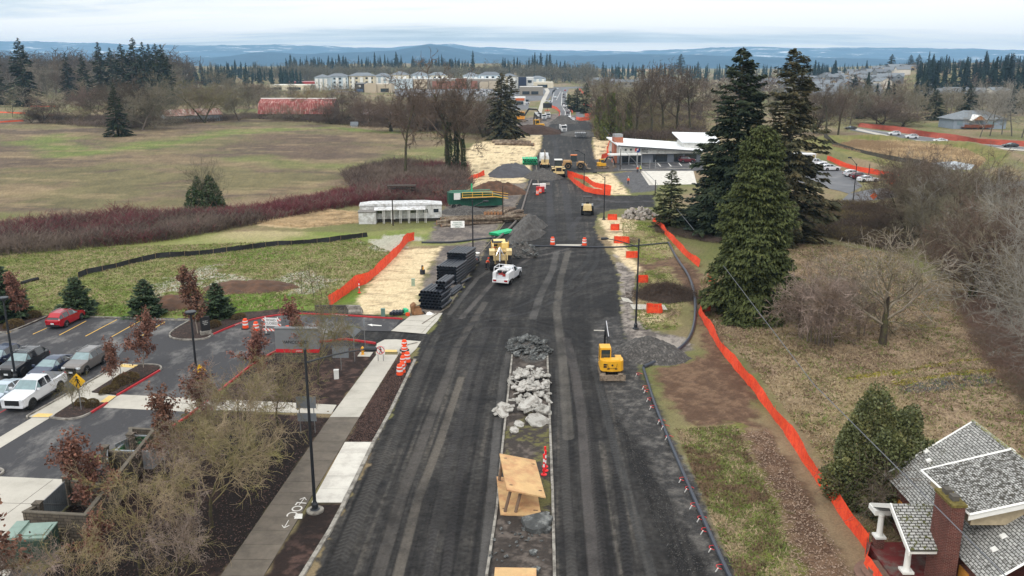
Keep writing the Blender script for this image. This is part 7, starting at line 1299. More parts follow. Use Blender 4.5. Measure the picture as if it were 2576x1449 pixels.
bx(e, 'canopy', MBLK, ((0, 0, 2.95), (1.5, 1.5, .1)), *[((x * .6, y * .6, 2.3), (.07, .07, 1.3)) for x in (1, -1) for y in (1, -1)]); bx(e, 'seat', BLK, ((-.1, 0, 1.8), (.5, .5, .6)))
text('lettering', 'MADE', .32, MBLK, e, (-2.52, 0, 1.45), (PI / 2, 0, -PI / 2), .01) if 0 else None
def truck(px, py, rz, label, kind, k=1.0, name='truck'):
    e = empty(name, (px, py, 0), rz, label, 'truck', None, k)
    for x in (3.2, -1.8, -3.0):
        for y in (1.0, -1.0): wheel(e, x, y, .52, .35)
    bx(e, 'chassis', MBLK, ((0, 0, .85), (8, 1.0, .25))); bx(e, 'cab', TRW, ((2.6, 0, 2.0), (1.7, 2.3, 2.0), 0, 0, 0, 0, .93), ((3.9, 0, 1.45), (1.3, 1.9, 1.0), 0, 0, 0, 0, .9)); bx(e, 'windscreen', CARGL, ((3.42, 0, 2.35), (.1, 1.9, .75))); bx(e, 'grille', STEEL, ((4.55, 0, 1.4), (.06, 1.1, .8))); bx(e, 'bumper', STEEL, ((4.6, 0, .7), (.15, 2.3, .35)))
    for s in (1, -1): bx(e, 'headlight', HEAD, ((4.52, s * .8, 1.25), (.1, .3, .2))); bx(e, 'mirror', MBLK, ((3.3, s * 1.35, 2.2), (.1, .12, .5)))
    if kind == 'dump': bx(e, 'dump_body', TRW, ((-1.3, 0, 2.1), (4.8, 2.4, 1.5), 0, 0, 0, 0, 1.05)); bx(e, 'load', mat('dark_soil', S(60, 50, 42), .95, var=.3, sc=4), ((-1.3, 0, 2.85), (4.4, 2.2, .2), 0, 0, 0, 0, .6))
    if kind == 'vac':
        a = MB(); a.tube([(-3.6, 0, 2.3), (-3.4, 0, 2.3), (.6, 0, 2.3), (1.0, 0, 2.3)], [.75, 1.1, 1.1, .8], 16); a.build('tank', TRW, e); bx(e, 'rear_platform', CAT, ((-4.0, 0, .9), (.7, 2.3, .2)), ((-3.8, 0, 1.5), (.3, 1.9, 1.0))); a = MB(); a.tube([(0, 0, 3.4), (-.5, 0, 4.0), (-3.0, 0, 3.9), (-4.2, 0, 2.6), (-4.2, .1, 1.4)], .14, 8); a.build('suction_hose', MUDM, e)
        for s in (1, -1): bx(e, 'tail_light', TAIL, ((-4.37, s * .9, .95), (.05, .3, .15)))
    if kind == 'flat': bx(e, 'flat_bed', MUDM, ((-1.2, 0, 1.2), (5.4, 2.4, .2))); bx(e, 'box', MBLK, ((-1.2, 0, 2.0), (3.5, 2.2, 1.4)))
    return e
q = P(*Z9(788, 1150)); truck(q[0], q[1] + 3, rad(90), 'white vacuum truck with a cream rear platform, seen from behind', 'vac', 1.12, 'vacuum_truck')
q = P(*Z9(1028, 718)); truck(q[0], q[1] + 3, rad(-88), 'white dump truck facing the camera on the dark road', 'dump', 1.1, 'dump_truck')
q = P(*Z9(828, 540)); truck(q[0], q[1] + 3, rad(-88), 'white truck facing the camera beside the excavated corner', 'dump', 1.05, 'dump_truck')
q = P(*Z9(778, 560)); truck(q[0], q[1] + 4, rad(-88), 'dark-bodied truck left of the white truck by the excavated corner', 'flat', 1.05)
q = P(*Z9(715, 530)); truck(q[0], q[1] + 6, rad(-80), 'cream truck at the kerb behind the raised excavator boom', 'dump', 1.0)
q = P(*Z9(822, 440)); e = empty('message_board', (q[0], q[1], 0), 0, 'dark electronic message board trailer facing the far road', 'message board'); bx(e, 'board', MBLK, ((0, 0, 3.4), (5.5, .3, 3.0))); bx(e, 'post', MUDM, ((0, .2, 1.2), (.4, .4, 2.4))); bx(e, 'trailer', ORG, ((0, .4, .6), (3, 1.6, .3)))
q = P(2270 * .4296 * 0 + 2052, 413);
q = P(*Z2(1345, 820)); e = empty('canopy_trailer', (q[0] - 3, q[1] + 2, 0), .1, 'white open-frame trailer in the clinic car park', 'trailer', None, 1.2); bx(e, 'roof', TRW, ((0, 0, 2.6), (6, 2.6, .2))); bx(e, 'deck', TRW, ((0, 0, .8), (6, 2.6, .2)), *[((x * 2.9, y * 1.2, 1.7), (.12, .12, 1.8)) for x in (1, 0, -1) for y in (1, -1)]); [wheel(e, x, y, .4, .25) for x in (.5, -.5) for y in (1.2, -1.2)]
# ---------------------------------------------------------------- people
def person(px, py, rz, label, jacket, helmet=HELM, bend=0.0, arms=(.3, .3), name='person'):
    e = empty(name, (px, py, 0), rz, label, 'person')
    def skin(nm, pts, edges, mt, par):
        me = bpy.data.meshes.new(nm); me.from_pydata([p[:3] for p in pts], edges, []); o = bpy.data.objects.new(nm, me); COL.objects.link(o)
        sk = o.modifiers.new('skin', 'SKIN'); sk.use_smooth_shade = True; me.skin_vertices[0].data[0].use_root = True
        for i, p in enumerate(pts): me.skin_vertices[0].data[i].radius = (p[3], p[4] if len(p) > 4 else p[3])
        sb = o.modifiers.new('sub', 'SUBSURF'); sb.levels = 1; sb.render_levels = 1
        dg = bpy.context.evaluated_depsgraph_get(); m2 = bpy.data.meshes.new_from_object(o.evaluated_get(dg)); bpy.data.objects.remove(o); m2.materials.clear(); m2.materials.append(mt)
        o = bpy.data.objects.new(nm, m2); COL.objects.link(o); o.parent = par; return o
    bz = bend; sx = bz * .45; sh = (sx, 0, 1.42 - bz * .25)
    body = [(0, 0, .95, .15, .12), (sx * .5, 0, 1.18, .15, .11), (sh[0], 0, sh[2], .17, .12), (sx * 1.15, 0, sh[2] + .14, .06), (sx * 1.25, 0, sh[2] + .24, .095, .1), (sx * 1.3, 0, sh[2] + .34, .085, .09)]
    E = [(0, 1), (1, 2), (2, 3), (3, 4), (4, 5)]
    for s, ar in ((1, arms[0]), (-1, arms[1])):
        i = len(body); body += [(sh[0], s * .19, sh[2] - .01, .07), (sh[0] + .08 + ar * .1, s * .25, sh[2] - .30, .055), (sh[0] + .12 + ar * .6, s * .22, sh[2] - .50 + ar * .25, .04), (sh[0] + .16 + ar * .7, s * .21, sh[2] - .58 + ar * .28, .03)]; E += [(2, i), (i, i + 1), (i + 1, i + 2), (i + 2, i + 3)]
        hx, hy, hz = body[-1][:3]
        for f, dy in enumerate((-.03, -.01, .01, .03)): j = len(body); body += [(hx + .05, hy + dy, hz - .05, .011), (hx + .07, hy + dy, hz - .09 + abs(dy) * .3, .009)]; E += [(i + 3, j), (j, j + 1)]
        j = len(body); body += [(hx + .05, hy - s * .045, hz - .01, .012)]; E += [(i + 3, j)]
    for s in (1, -1): i = len(body); body += [(0, s * .10, .88, .095), (.03, s * .11, .50, .07), (-.02 * s, s * .11, .10, .05), (.10, s * .12, .05, .045)]; E += [(0, i), (i, i + 1), (i + 1, i + 2), (i + 2, i + 3)]
    skin('body', body, E, SKIN, e)
    skin('trousers', [(0, 0, .96, .165, .13), (0, .10, .88, .11), (.03, .11, .50, .085), (-.02, .11, .14, .07), (0, -.10, .88, .11), (.03, -.11, .50, .085), (.02, -.11, .14, .07)], [(0, 1), (1, 2), (2, 3), (0, 4), (4, 5), (5, 6)], TROU, e)
    J = [(0, 0, .98, .175, .14), (sx * .5, 0, 1.2, .175, .135), (sh[0], 0, sh[2], .185, .14)]; E = [(0, 1), (1, 2)]
    for s, ar in ((1, arms[0]), (-1, arms[1])): i = len(J); J += [(sh[0], s * .20, sh[2] - .01, .085), (sh[0] + .08 + ar * .1, s * .26, sh[2] - .30, .07), (sh[0] + .12 + ar * .6, s * .23, sh[2] - .49 + ar * .25, .055)]; E += [(2, i), (i, i + 1), (i + 1, i + 2)]
    skin('jacket', J, E, jacket, e)
    a = MB(); c_ = (sx * 1.28, 0, sh[2] + .30); a.lathe([(.16, .02), (.155, .03), (.125, .035), (.12, .09), (.09, .14), (.03, .165)], 14, c_); a.build('helmet', helmet, e)
    a = MB(); [a.box((c_[0] + .095, s * .035, c_[2] - .03), (.012, .022, .012)) for s in (1, -1)]; a.box((c_[0] + .105, 0, c_[2] - .065), (.03, .02, .04)); a.box((c_[0] + .09, 0, c_[2] - .11), (.012, .05, .01)); a.build('face', TROU, e)
    a = MB(); [a.box((.05, s * .12, .05), (.28, .1, .1)) for s in (1, -1)]; a.build('boots', BLK, e)
    return e
q = P(*Z5(1178, 692)); person(q[0], q[1], rad(20), 'person in an orange hooded jacket leaning in at the wheel of the cream machine', ORG, ORG, .6, (.7, .6))
q = P(*Z2(258, 931)); person(q[0], q[1], rad(-100), 'person in an orange-red jacket and pale helmet standing on the dark gravel before the clinic', ORG)
q = P(*Z9(1964, 1225)); person(q[0], q[1], rad(80), 'person in an orange vest at the kerb, left of the lime-vested one', ORG)
q = P(*Z9(2005, 1222)); person(q[0], q[1], rad(100), 'person in a lime-yellow vest bending at the kerb of the clinic drive', HIVIS, HIVIS, .4, (.6, .5))
# ---------------------------------------------------------------- site objects
LMP = mat('lamp_black', S(30, 34, 40), .4, var=.08, sc=3, spec=.5)
def lamp(bp, ty, tip, label, joint=None, group='street lamps along the works', base=.35, name='street_lamp'):
    X, Y = P(*bp); h = HT(Y, ty); e = empty(name, (X, Y, 0), 0, label, 'lamp', group); k = h / 9.5
    a = MB(); a.lathe([(base, 0), (base, .12), (.2, .2), (.2, .5), (.14, .62), (.11, .7), (.10, 3), (.075, h - .15), (.09, h - .1), (.09, h), (.02, h + .12)], 14); a.build('post', LMP, e)
    if tip:
        jz = HT(Y, joint if joint else ty + 12); m = mpp(X, Y, h); L_ = (tip[0] - (1288 + X / mpp(X, Y, jz))) * m; tz = HT(Y, tip[1]); s = 1 if L_ > 0 else -1
        a = MB(); a.tube([(0, 0, jz)] + [(L_ * t, 0, jz + (tz - jz) * sin(t * PI / 2)) for t in (.2, .4, .6, .8, .92)], [.06, .055, .05, .05, .045, .045], 8); a.build('arm', LMP, e)
        a = MB(); a.tube([(L_ - s * .75, 0, tz), (L_ - s * .55, 0, tz + .02), (L_, 0, tz), (L_ + s * .05, 0, tz)], [.07, .14, .15, .08], 10); a.build('lamp_head', LMP, e)
    return e
lamp((793, 1285), 878, (948, 878), 'tall black street lamp nearest the camera, its arm reaching right over the sidewalk', 912)
X, Y = P(793, 1285); mb = MB(); mb.lathe([(.55, 0), (.55, .1), (.5, .14)], 16); o = mb.build('lamp_footing', CONK, loc=(X, Y, 0), label='round concrete footing under the nearest tall lamp', cat='footing')
lamp((1599, 827), 602, (1512, 600), 'black street lamp with its arm reaching left, beside the brush pile', 622)
lamp((1190, 650), 505, (1228, 506), 'black street lamp left of the road near the stacked black pipes', 521)
lamp((1519, 552), 444, (1491, 433), 'black street lamp on the bend above the row of orange boxes', 447)
lamp((1469, 470), 387, (1447, 378), 'black street lamp inside the orange netting wedge', 389)
lamp((2146, 506), 412, (2132, 396), 'black lamp beside the right-hand side road', 415)
lamp((2185, 444), 412, None, 'short black lamp in the clinic parking row')
for bp, ty, lb in (((503, 1025), 790, 'parking lamp with a round flat head amid the rusty-leaved trees'), ((40, 957), 754, 'parking lamp with a round flat head at the left border among the parked row')):
    e = lamp(bp, ty, None, lb, group='parking lamps', name='parking_lamp', base=.28); X, Y = P(*bp); h = HT(Y, ty); a = MB(); a.lathe([(.12, h - .05), (.42, h + .1), (.44, h + .22), (.38, h + .26)], 20); a.build('lamp_head', LMP, e)
WOODP = mat('pole_wood', S(62, 54, 48), .9, var=.2, sc=3)
def pole(bp, ty, lb, r=.13, m=None, n='utility_pole'):
    X, Y = P(*bp); h = HT(Y, ty); mb = MB(); mb.tube([(0, 0, -.2), (0, 0, h)], [r, r * .7], 8); return mb.build(n, m or WOODP, loc=(X, Y, 0), label=lb, cat='pole')
pole((989, 567), 500, 'dark wooden pole before the mobile home'); pole((1265, 557), 467, 'dark wooden pole behind the log pile'); pole((1560, 427), 374, 'dark wooden pole at the left corner of the clinic'); pole((1648, 489), 452, 'short dark pole beside the olive evergreen')
for i, (a, b) in enumerate(((1960, 1185), (2010, 1180), (2118, 1190), (2190, 1190))): pole(Z9(a, b), P(*Z9(0, 0))[1] * 0 + (382 if i < 2 else 402), ('tall' if i < 2 else 'short') + ' grey steel pole before the clinic, number %s from the left' % ('one', 'two', 'three', 'four')[i], .12, STEEL, 'steel_pole')
def wire(a, b, sag, lb, r=.03, n=14):
    a = Vector(a); b = Vector(b); mb = MB(); mb.tube([a.lerp(b, i / n) - Vector((0, 0, sag * 4 * (i / n) * (1 - i / n))) for i in range(n + 1)], r, 4); mb.build('overhead_cable', mat('cable_grey', S(96, 98, 104), .6, var=.05), label=lb, cat='cable')
P0 = P(1518, 319, 9); P1_ = P(1648, 455, 4.3); P2_ = P(1744, 575, 5.2); P3_ = P(1820, 668, 6.4); P4_ = P(2047, 966, 8.5); P5_ = P(2530, 1449, 10)
wire((*P0, 9), (*P1_, 4.3), .4, 'grey overhead cable running from the ivy trees to the short pole', .05); wire((*P1_, 4.3), (*P(1746, 578, 3.4), 3.4), .1, 'grey cable from the short pole into the tall firs', .04); wire((*P3_, 6.4), (*P4_, 8.5), .0, 'upper length of the grey cable crossing the right meadow', .03); wire((*P4_, 8.5), (*P5_, 10), .0, 'lower length of the grey cable passing over the old house', .03)
NET = mat('orange_netting', S(240, 84, 44), .75, var=.1, sc=1.5, col2=S(214, 62, 40), sc2=3); NETF = mat('orange_netting_far', S(226, 96, 66), .8, var=.12, sc=.5); NETR = mat('rust_netting', S(150, 70, 54), .85, var=.2, sc=.4); SILT = mat('silt_fabric', S(32, 33, 35), .8, var=.25, sc=2); STK = mat('stake_wood', S(176, 150, 112), .9, var=.1)
def resample(pts, st):
    out = [Vector(pts[0])]
    for a, b in zip(pts, pts[1:]):
        a = Vector(a); b = Vector(b); n = max(1, int((b - a).length / st)); out += [a.lerp(b, (i + 1) / n) for i in range(n)]
    return out
def netting(pts, h, label, m=NET, Z=None, st=.5, post=2.6, group='orange netting fences', name='netting_fence', cat='fence', lean=.12, world=False, z0=None):
    w = resample(pts if world else PL(pts, Z), st); o0 = w[0]; e = empty(name, (o0.x, o0.y, 0), 0, label, cat, group); mb = MB(); vs = []; g = R.random() * 9
    for i, p in enumerate(w):
        q = w[min(i + 1, len(w) - 1)] - w[max(i - 1, 0)]; q.normalize(); n = Vector((-q.y, q.x)); zz = gz(p.x, p.y) if z0 is None else z0
        a = sin(i * .9 + g) * .06 + ru(-.05, .05); t = lean * (1 + sin(i * .37 + g)); d = p - o0; hh_ = h * (1 + ru(-.05, .02) - .16 * (.5 + .5 * sin(i * .23 + g)) - .03 * abs(sin(i * PI * st / post)))
        vs += [(d.x + n.x * a * .5, d.y + n.y * a * .5, zz + .0), (d.x + n.x * (a + t * .5), d.y + n.y * (a + t * .5), zz + hh_ * .5), (d.x + n.x * t, d.y + n.y * t, zz + hh_)]
    mb.add(vs, [f for i in range(len(w) - 1) for f in ((3 * i, 3 * i + 3, 3 * i + 4, 3 * i + 1), (3 * i + 1, 3 * i + 4, 3 * i + 5, 3 * i + 2))]); mb.build('net', m, e, smooth=True)
    k = max(1, int(post / st))
    for i in list(range(0, len(w), k))[:90]: mb = MB(); d = w[i] - o0; zz = gz(w[i].x, w[i].y) if z0 is None else z0; mb.tube([(d.x, d.y, zz - .1), (d.x, d.y, zz + h * 1.04)], .016 if h < 2 else .03, 4); mb.build('stake', STK if h < 1 else m, e)
    return e
D_ = [Z8(120, 832), Z8(205, 985), Z8(280, 1110), Z8(390, 1250), Z8(500, 1380), Z7(510, 20), Z7(600, 150), Z7(740, 330), Z7(850, 500), Z7(920, 610), Z7(1010, 740), Z7(1130, 900), Z7(1230, 1060), Z7(1390, 1255)]
netting([Z8(205, 815), Z8(118, 818)] + D_, 1.15, 'long bright orange netting fence running down the right side to the old house')
netting([Z7(1392, 1256), Z7(1376, 1300)], 1.15, 'short orange netting return at the corner near the porch'); netting([Z7(1374, 1302), Z7(1350, 1392), Z7(1420, 1480), Z7(1500, 1600)], 1.15, 'last orange netting length at the bottom edge by the porch')
netting([(1641, 556), (1676, 592), (1720, 640), (1757, 672)], 1.2, 'orange netting fence from the cobble heap to the drooping cedar'); netting([(1780, 704), (1798, 724)], 1.2, 'orange netting glimpsed through the drooping cedar')
netting([(830, 770), (900, 720), (921, 714), (964, 677), (997, 644), (1027, 608), (1043, 604)], 1.5, 'orange netting fence along the left edge of the yellow straw')
netting([(1142, 491), (1164, 477), (1189, 451), (1220, 440)], 1.3, 'orange netting fence below the ivy-wrapped trees'); netting([(1427, 443), (1442, 459), (1470, 481), (1500, 488), (1536, 491)], 1.4, 'front side of the orange netting wedge left of the clinic'); netting([(1427, 441), (1466, 451), (1495, 470), (1536, 480)], 1.3, 'rear side of the orange netting wedge left of the clinic')
F = lambda pts, h, lb, m=NETF, st=2.5, **k: netting([Z9(*p) for p in pts], h, lb, m, st=st, post=8, **k)
F([(1530, 700), (1550, 752), (1620, 802), (1600, 880), (1572, 960), (1597, 1022), (1500, 1050)], 1.6, 'zigzag orange netting right of the upper straw patch', NET, 1.0)
F([(850, 388), (920, 412), (982, 462), (965, 535)], 1.8, 'orange netting at the left of the paved lanes'); F([(1100, 402), (1142, 475)], 1.8, 'orange netting between the lane and the coned strip'); F([(1300, 512), (1390, 506), (1382, 382), (1280, 380)], 2.2, 'orange netting round the small far straw patch'); F([(1185, 545), (1230, 562), (1400, 552), (1430, 570), (1500, 600)], 1.8, 'orange netting beyond the dark junction'); F([(1225, 172), (1292, 240)], 2.5, 'orange netting climbing behind the far evergreens')
netting([Z2(1600, 592), Z2(1800, 618), Z2(2100, 668), Z2(2300, 692), Z2(2640, 712)], 1.5, 'rust-red netting bank along the right-hand road', NETR, st=2, post=8, lean=.8); netting([Z2(1600, 584), Z2(1800, 606), Z2(2100, 650), Z2(2300, 682), Z2(2640, 700)], 1.4, 'second rust-red netting line above the right-hand road', NETR, st=2, post=8, lean=.8)
netting([Z2(1420, 800), Z2(1500, 832), Z2(1620, 868), Z2(1760, 905), Z2(1915, 946)], 1.4, 'orange netting between the clinic cars and the grassy bank', NET, st=1);
for pts, lb in (([Z0(-60, 660), Z0(190, 668)], 'upper orange netting at the far left'), ([Z0(-60, 746), Z0(180, 730)], 'lower orange netting at the far left'), ([Z0(370, 682), Z0(430, 688)], 'short orange netting left of the lone fir'), ([Z0(210, 615), Z0(420, 618)], 'faint orange netting under the far-left firs')): netting(pts, .8, lb, NETF, st=2, post=8)
netting([Z2(1400, 690), Z2(1560, 738), Z2(1760, 798), Z2(1960, 866), Z2(2100, 915)], 1.7, 'black chain-link fence around the reed pond', mat('chain_link_dark', S(78, 74, 68), .8, var=.3, sc=3), st=2, post=4, group=None, name='pond_fence', lean=0)
netting([(197, 700), (220, 690), (277, 678), (333, 663), (400, 650), (520, 640), (700, 618), (830, 609), (925, 595)], .85, 'black silt fence curving across the left lawn', SILT, group=None, name='silt_fence', post=2)
for x, y, w, lb in ((2130, 318, 70, 'farthest orange inlet box beside the road bend'), (2150, 395, 65, 'second farthest orange inlet box'), (2200, 492, 115, 'wide orange inlet box level with the two road drums'), (2277, 603, 88, 'orange inlet box left of the tall lamp'), (2362, 792, 76, 'orange inlet box against the brush pile'), (2447, 1022, 115, 'nearest orange inlet box in front of the white board')):
    a = P(*Z5(x - w / 2, y)); b = P(*Z5(x + w / 2, y)); netting([a, b, (b[0] + .1, b[1] + 1.2), (a[0] + .1, a[1] + 1.2), a], .95, lb, world=True, group='orange inlet boxes right of the road', name='inlet_barrier', cat='barrier', st=.4, post=1.4, lean=0)
DR = []
a = MB(); a.lathe([(.29, .06), (.29, .22), (.265, .24), (.265, .40)], 20); a.lathe([(.255, .56), (.255, .70), (.235, .72), (.235, .84), (.20, .90), (.17, 1.0), (.05, 1.02)], 20); DR.append(('body', a.mesh('drum_body', ORG)))
a = MB(); a.lathe([(.268, .39), (.268, .56)], 20); DR.append(('white_band', a.mesh('drum_band', WHR))); a = MB(); a.lathe([(.242, .72), (.242, .83)], 20); DR.append(('white_band', a.mesh('drum_band2', WHR))); a = MB(); a.lathe([(.43, 0), (.43, .06), (.3, .09)], 18); DR.append(('rubber_base', a.mesh('drum_base', MBLK)))
def drum(x, y, lb, z=0, k=1.0, rx=0):
    X, Y = P(x, y); e = empty('traffic_drum', (X, Y, z), 0, lb, 'drum', 'orange and white traffic drums', k); e.rotation_euler.x = rx; [link(n, m, e) for n, m in DR]; return e
drum(618, 826, 'traffic drum nearest the red kerb, left of the road closed barricade', k=1.1); drum(645, 834, 'traffic drum just left of the road closed barricade', k=1.1); drum(724, 845, 'traffic drum behind the monument sign', k=1.1)
for i, (x, y, z, lb) in enumerate(((1018, 893, 0, 'farthest drum of the cluster at the sidewalk end'), (1018, 892, .45, 'topmost stacked drum of the cluster at the sidewalk end'), (1025, 912, 0, 'right drum of the cluster at the sidewalk end'), (1014, 922, 0, 'middle drum of the cluster at the sidewalk end'), (1012, 938, 0, 'lower right drum of the cluster at the sidewalk end'), (1006, 944, 0, 'nearest drum of the cluster at the sidewalk end'))): drum(x, y, lb, z, 1.08)
drum(1390, 616, 'left one of two drums on the pale slab across the road', k=1.3); drum(1470, 618, 'right one of two drums on the pale slab across the road', k=1.3); drum(1197, 660, 'tipped red drum beside the lamp and the white bucket', .3, 1.1, 1.2); drum(1352, 491, 'left drum by the red pump', k=1.2); drum(1359, 486, 'right drum by the red pump', k=1.2)
q = P(1195, 651); mb = MB(); mb.lathe([(.42, 0), (.55, .7), (.6, .72), (.6, .8)], 18); mb.build('white_tub', TRIM, loc=(q[0] + .1, q[1] + .6, 0), label='white plastic tub at the foot of the left street lamp', cat='tub')
STR = bpy.data.materials.new('barricade_stripes'); STR.use_nodes = True; t = STR.node_tree; b = t.nodes['Principled BSDF']; tc = N(t, 'ShaderNodeTexCoord'); mpn = N(t, 'ShaderNodeMapping'); mpn.inputs['Rotation'].default_value = (0, .8, 0); L(t, tc.outputs['Object'], mpn.inputs[0]); wv = N(t, 'ShaderNodeTexWave', i_Scale=1.3); L(t, mpn.outputs[0], wv.inputs[0]); r = N(t, 'ShaderNodeMath', operation='GREATER_THAN'); r.inputs[1].default_value = .5; L(t, wv.outputs['Fac'], r.inputs[0]); c = N(t, 'ShaderNodeMixRGB'); L(t, r.outputs[0], c.inputs[0]); c.inputs[1].default_value = (*S(222, 78, 50), 1); c.inputs[2].default_value = (*S(226, 226, 224), 1); L(t, c.outputs[0], b.inputs['Base Color'])
X, Y = P(*Z3(2055, 702)); e = empty('road_closed_barricade', (X, Y, 0), -.12, 'striped barricade carrying a white ROAD CLOSED sign', 'barricade', None, 1.12)
for z in (.45, .95, 1.45): bx(e, 'board', STR, ((0, 0, z), (1.85, .04, .22)))
for s in (1, -1): bx(e, 'post', TRIM, ((s * .6, .05, .85), (.07, .07, 1.7))); a = MB(); a.lathe([(.35, 0), (.35, .06), (.2, .1)], 14, (s * .6, .05, 0)); a.build('base', MBLK, e)
sg = bx(e, 'sign_panel', WHR, ((0, -.05, 1.25), (1.2, .03, .78)))
for i, s_ in enumerate(('ROAD', 'CLOSED')): text('lettering', s_, .3, MBLK, sg, (0, -.07, 1.42 - i * .32), (PI / 2, 0, 0), .003, sx=1.05)
a = MB(); a.lathe([(.16, 0), (.16, .05), (.05, .08), (.045, .45)], 12); m1_ = a.mesh('del', mat('delineator_red', S(224, 40, 44), .5, var=.05)); a = MB(); a.lathe([(.047, .45), (.047, .62)], 12); a.lathe([(.047, .74), (.047, .9)], 12); m2_ = a.mesh('delb', WHR); a = MB(); a.lathe([(.046, .62), (.046, .74)], 12); a.lathe([(.045, .9), (.06, 1.15), (.02, 1.18)], 12); m3_ = a.mesh('delc', mat('delineator_red'))
for x, y, z, lb in ((1368, 1196, Z6, 'nearest red delineator post beside the plywood panels'), (1372, 1186, Z6, 'middle red delineator post beside the plywood panels'), (1371, 1176, Z6, 'rear red delineator post beside the plywood panels'), (904, 737, None, 'orange delineator post on the grass by the yellow straw')):
    X, Y = P(x, y); e = empty('delineator', (X, Y, .05), 0, lb, 'delineator', 'delineator posts', 1.35); link('tube', m1_, e); link('white_bands', m2_, e); link('tube_top', m3_, e)
OSB = mat('plywood_worn', S(200, 166, 118), .75, var=.12, sc=1.2, col2=S(184, 140, 100), sc2=.7, thr=(.45, .6)); lo = [(*P(*q, .15), .15) for q in ((1249, 1198), (1259, 1293), (1362, 1298), (1346, 1206))]; up = [(*P(*q, z), z) for q, z in (((1257, 1140), 1.9), ((1275, 1231), 1.9), ((1373, 1250), 1.25), ((1347, 1157), 1.25))]
o0 = Vector(lo[0]); e = empty('plywood_shelter', o0, 0, 'two stacked plywood panels held apart by short posts on the median', 'panel frame'); lo = [Vector(q) - o0 for q in lo]; up = [Vector(q) - o0 for q in up]
for nm, q in (('lower_panel', lo), ('upper_panel', up)):
    a = MB(); slab(a, q, .09); pn = a.build(nm, OSB, e); a = MB(); n_ = Vector((0, 0, .012))
    for u_, v_ in ((.12, .12), (.12, .86), (.88, .14), (.88, .86)): c_ = q[0].lerp(q[3], u_).lerp(q[1].lerp(q[2], u_), v_); a.box(c_ + n_, (.28, .06, .012), -.1)
    a.build('handle_slots', MBLK, pn)
for (ua, va) in ((.06, .1), (.12, .93), (.38, .93), (.85, .15)):
    f = lambda q: q[0].lerp(q[3], ua).lerp(q[1].lerp(q[2], ua), va); a = MB(); a.tube([f(lo), f(up) - Vector((0, 0, .06))], .1, 8); a.build('post', mat('post_wood', S(120, 100, 84), .9, var=.2, sc=4), e)
X, Y = P(1292, 1449); mb = MB(); mb.box((0, 0, .3), (2.3, 1.0, .09), -.03); mb.build('plywood_sheet', OSB, loc=(X + .1, Y - .2, 0), label='edge of another plywood sheet at the bottom of the median', cat='plywood sheet');
def chunk_mesh(seed, flat=.3):
    g = np.random.default_rng(seed); bm = bmesh.new(); n = g.integers(5, 8)
    for i in range(n):
        t = i * 2 * PI / n + g.uniform(-.3, .3); r_ = g.uniform(.35, .6)
        for s in (1, -1): bm.verts.new((cos(t) * r_ * g.uniform(.9, 1.1), sin(t) * r_ * g.uniform(.9, 1.1), s * flat * .5 * g.uniform(.85, 1.15)))
    bmesh.ops.convex_hull(bm, input=bm.verts); me = bpy.data.meshes.new('chunk'); bm.to_mesh(me); bm.free(); return me
CH = []
for i in range(6): m_ = chunk_mesh(i, .17); m_.materials.append(mat('broken_concrete', S(176, 174, 168), .9, var=.15, sc=3, col2=S(128, 124, 118), sc2=2, rnd=.15)); CH.append(m_)
CD = []
for i in range(6): m_ = chunk_mesh(i + 10, .2); m_.materials.append(mat('broken_asphalt', S(72, 74, 74), .9, var=.3, sc=4, col2=S(120, 122, 120), sc2=2, thr=(.5, .7), rnd=.3)); CD.append(m_)
CR = []
for i in range(6): m_ = chunk_mesh(i + 20, .8); m_.materials.append(mat('cobble', S(152, 146, 138), .9, var=.2, sc=2, rnd=.3)); CR.append(m_)
def heap(ms, cx, cy, rx, ry, h, n, size, name, lb, cat, grp, tilt=.6, dense=1.0):
    for i in range(n):
        t = ru(0, 6.28); f = sqrt(R.random()) * dense; z = h * max(0, 1 - f * f) * ru(.55, 1.0); s = size * ru(.5, 1.35)
        o = link(name, R.choice(ms), None, (cx + cos(t) * f * rx, cy + sin(t) * f * ry, z + .08), 0, (s, s * ru(.6, 1), s), label=lb, cat=cat, group=grp); o.rotation_euler = (ru(-tilt, tilt), ru(-tilt, tilt), ru(0, 6.28))
def mound(name, x, y, rx, ry, h, m, lb, Z=None, seed=1, rz=0, lump=.25, cat='heap', pw=1.0):
    X, Y = P(*(Z(x, y) if Z else (x, y))); n = 44; u = np.linspace(-1.15, 1.15, n); U, V_ = np.meshgrid(u, u); r_ = np.sqrt(U * U + V_ * V_) * (1 + .22 * (fbm(U * 2.2 + seed, V_ * 2.2, 3, seed) - .5) * 2)
    z = h * np.clip(1 - r_ ** 1.6, -.06, 1) ** 1 * (1 + lump * (fbm(U * 5, V_ * 5, 4, seed + 3) - .5) * 2) if pw == 1 else h * np.clip((1 - r_) * 1.25, -.05, 1) * (1 + lump * (fbm(U * 5, V_ * 5, 4, seed + 3) - .5) * 2)
    z = np.where(z > 0, z + (fbm(U * 22, V_ * 22, 2, seed) - .5) * h * .1, z); mb = MB(); idx = np.arange(n * n).reshape(n, n); mb.arr(np.stack([U.ravel() * rx, V_.ravel() * ry, z.ravel()], 1), np.stack([idx[:-1, :-1], idx[:-1, 1:], idx[1:, 1:], idx[1:, :-1]], -1).reshape(-1, 4))
    return mb.build(name, m, loc=(X, Y, -.02), rz=rz, smooth=True, label=lb, cat=cat)
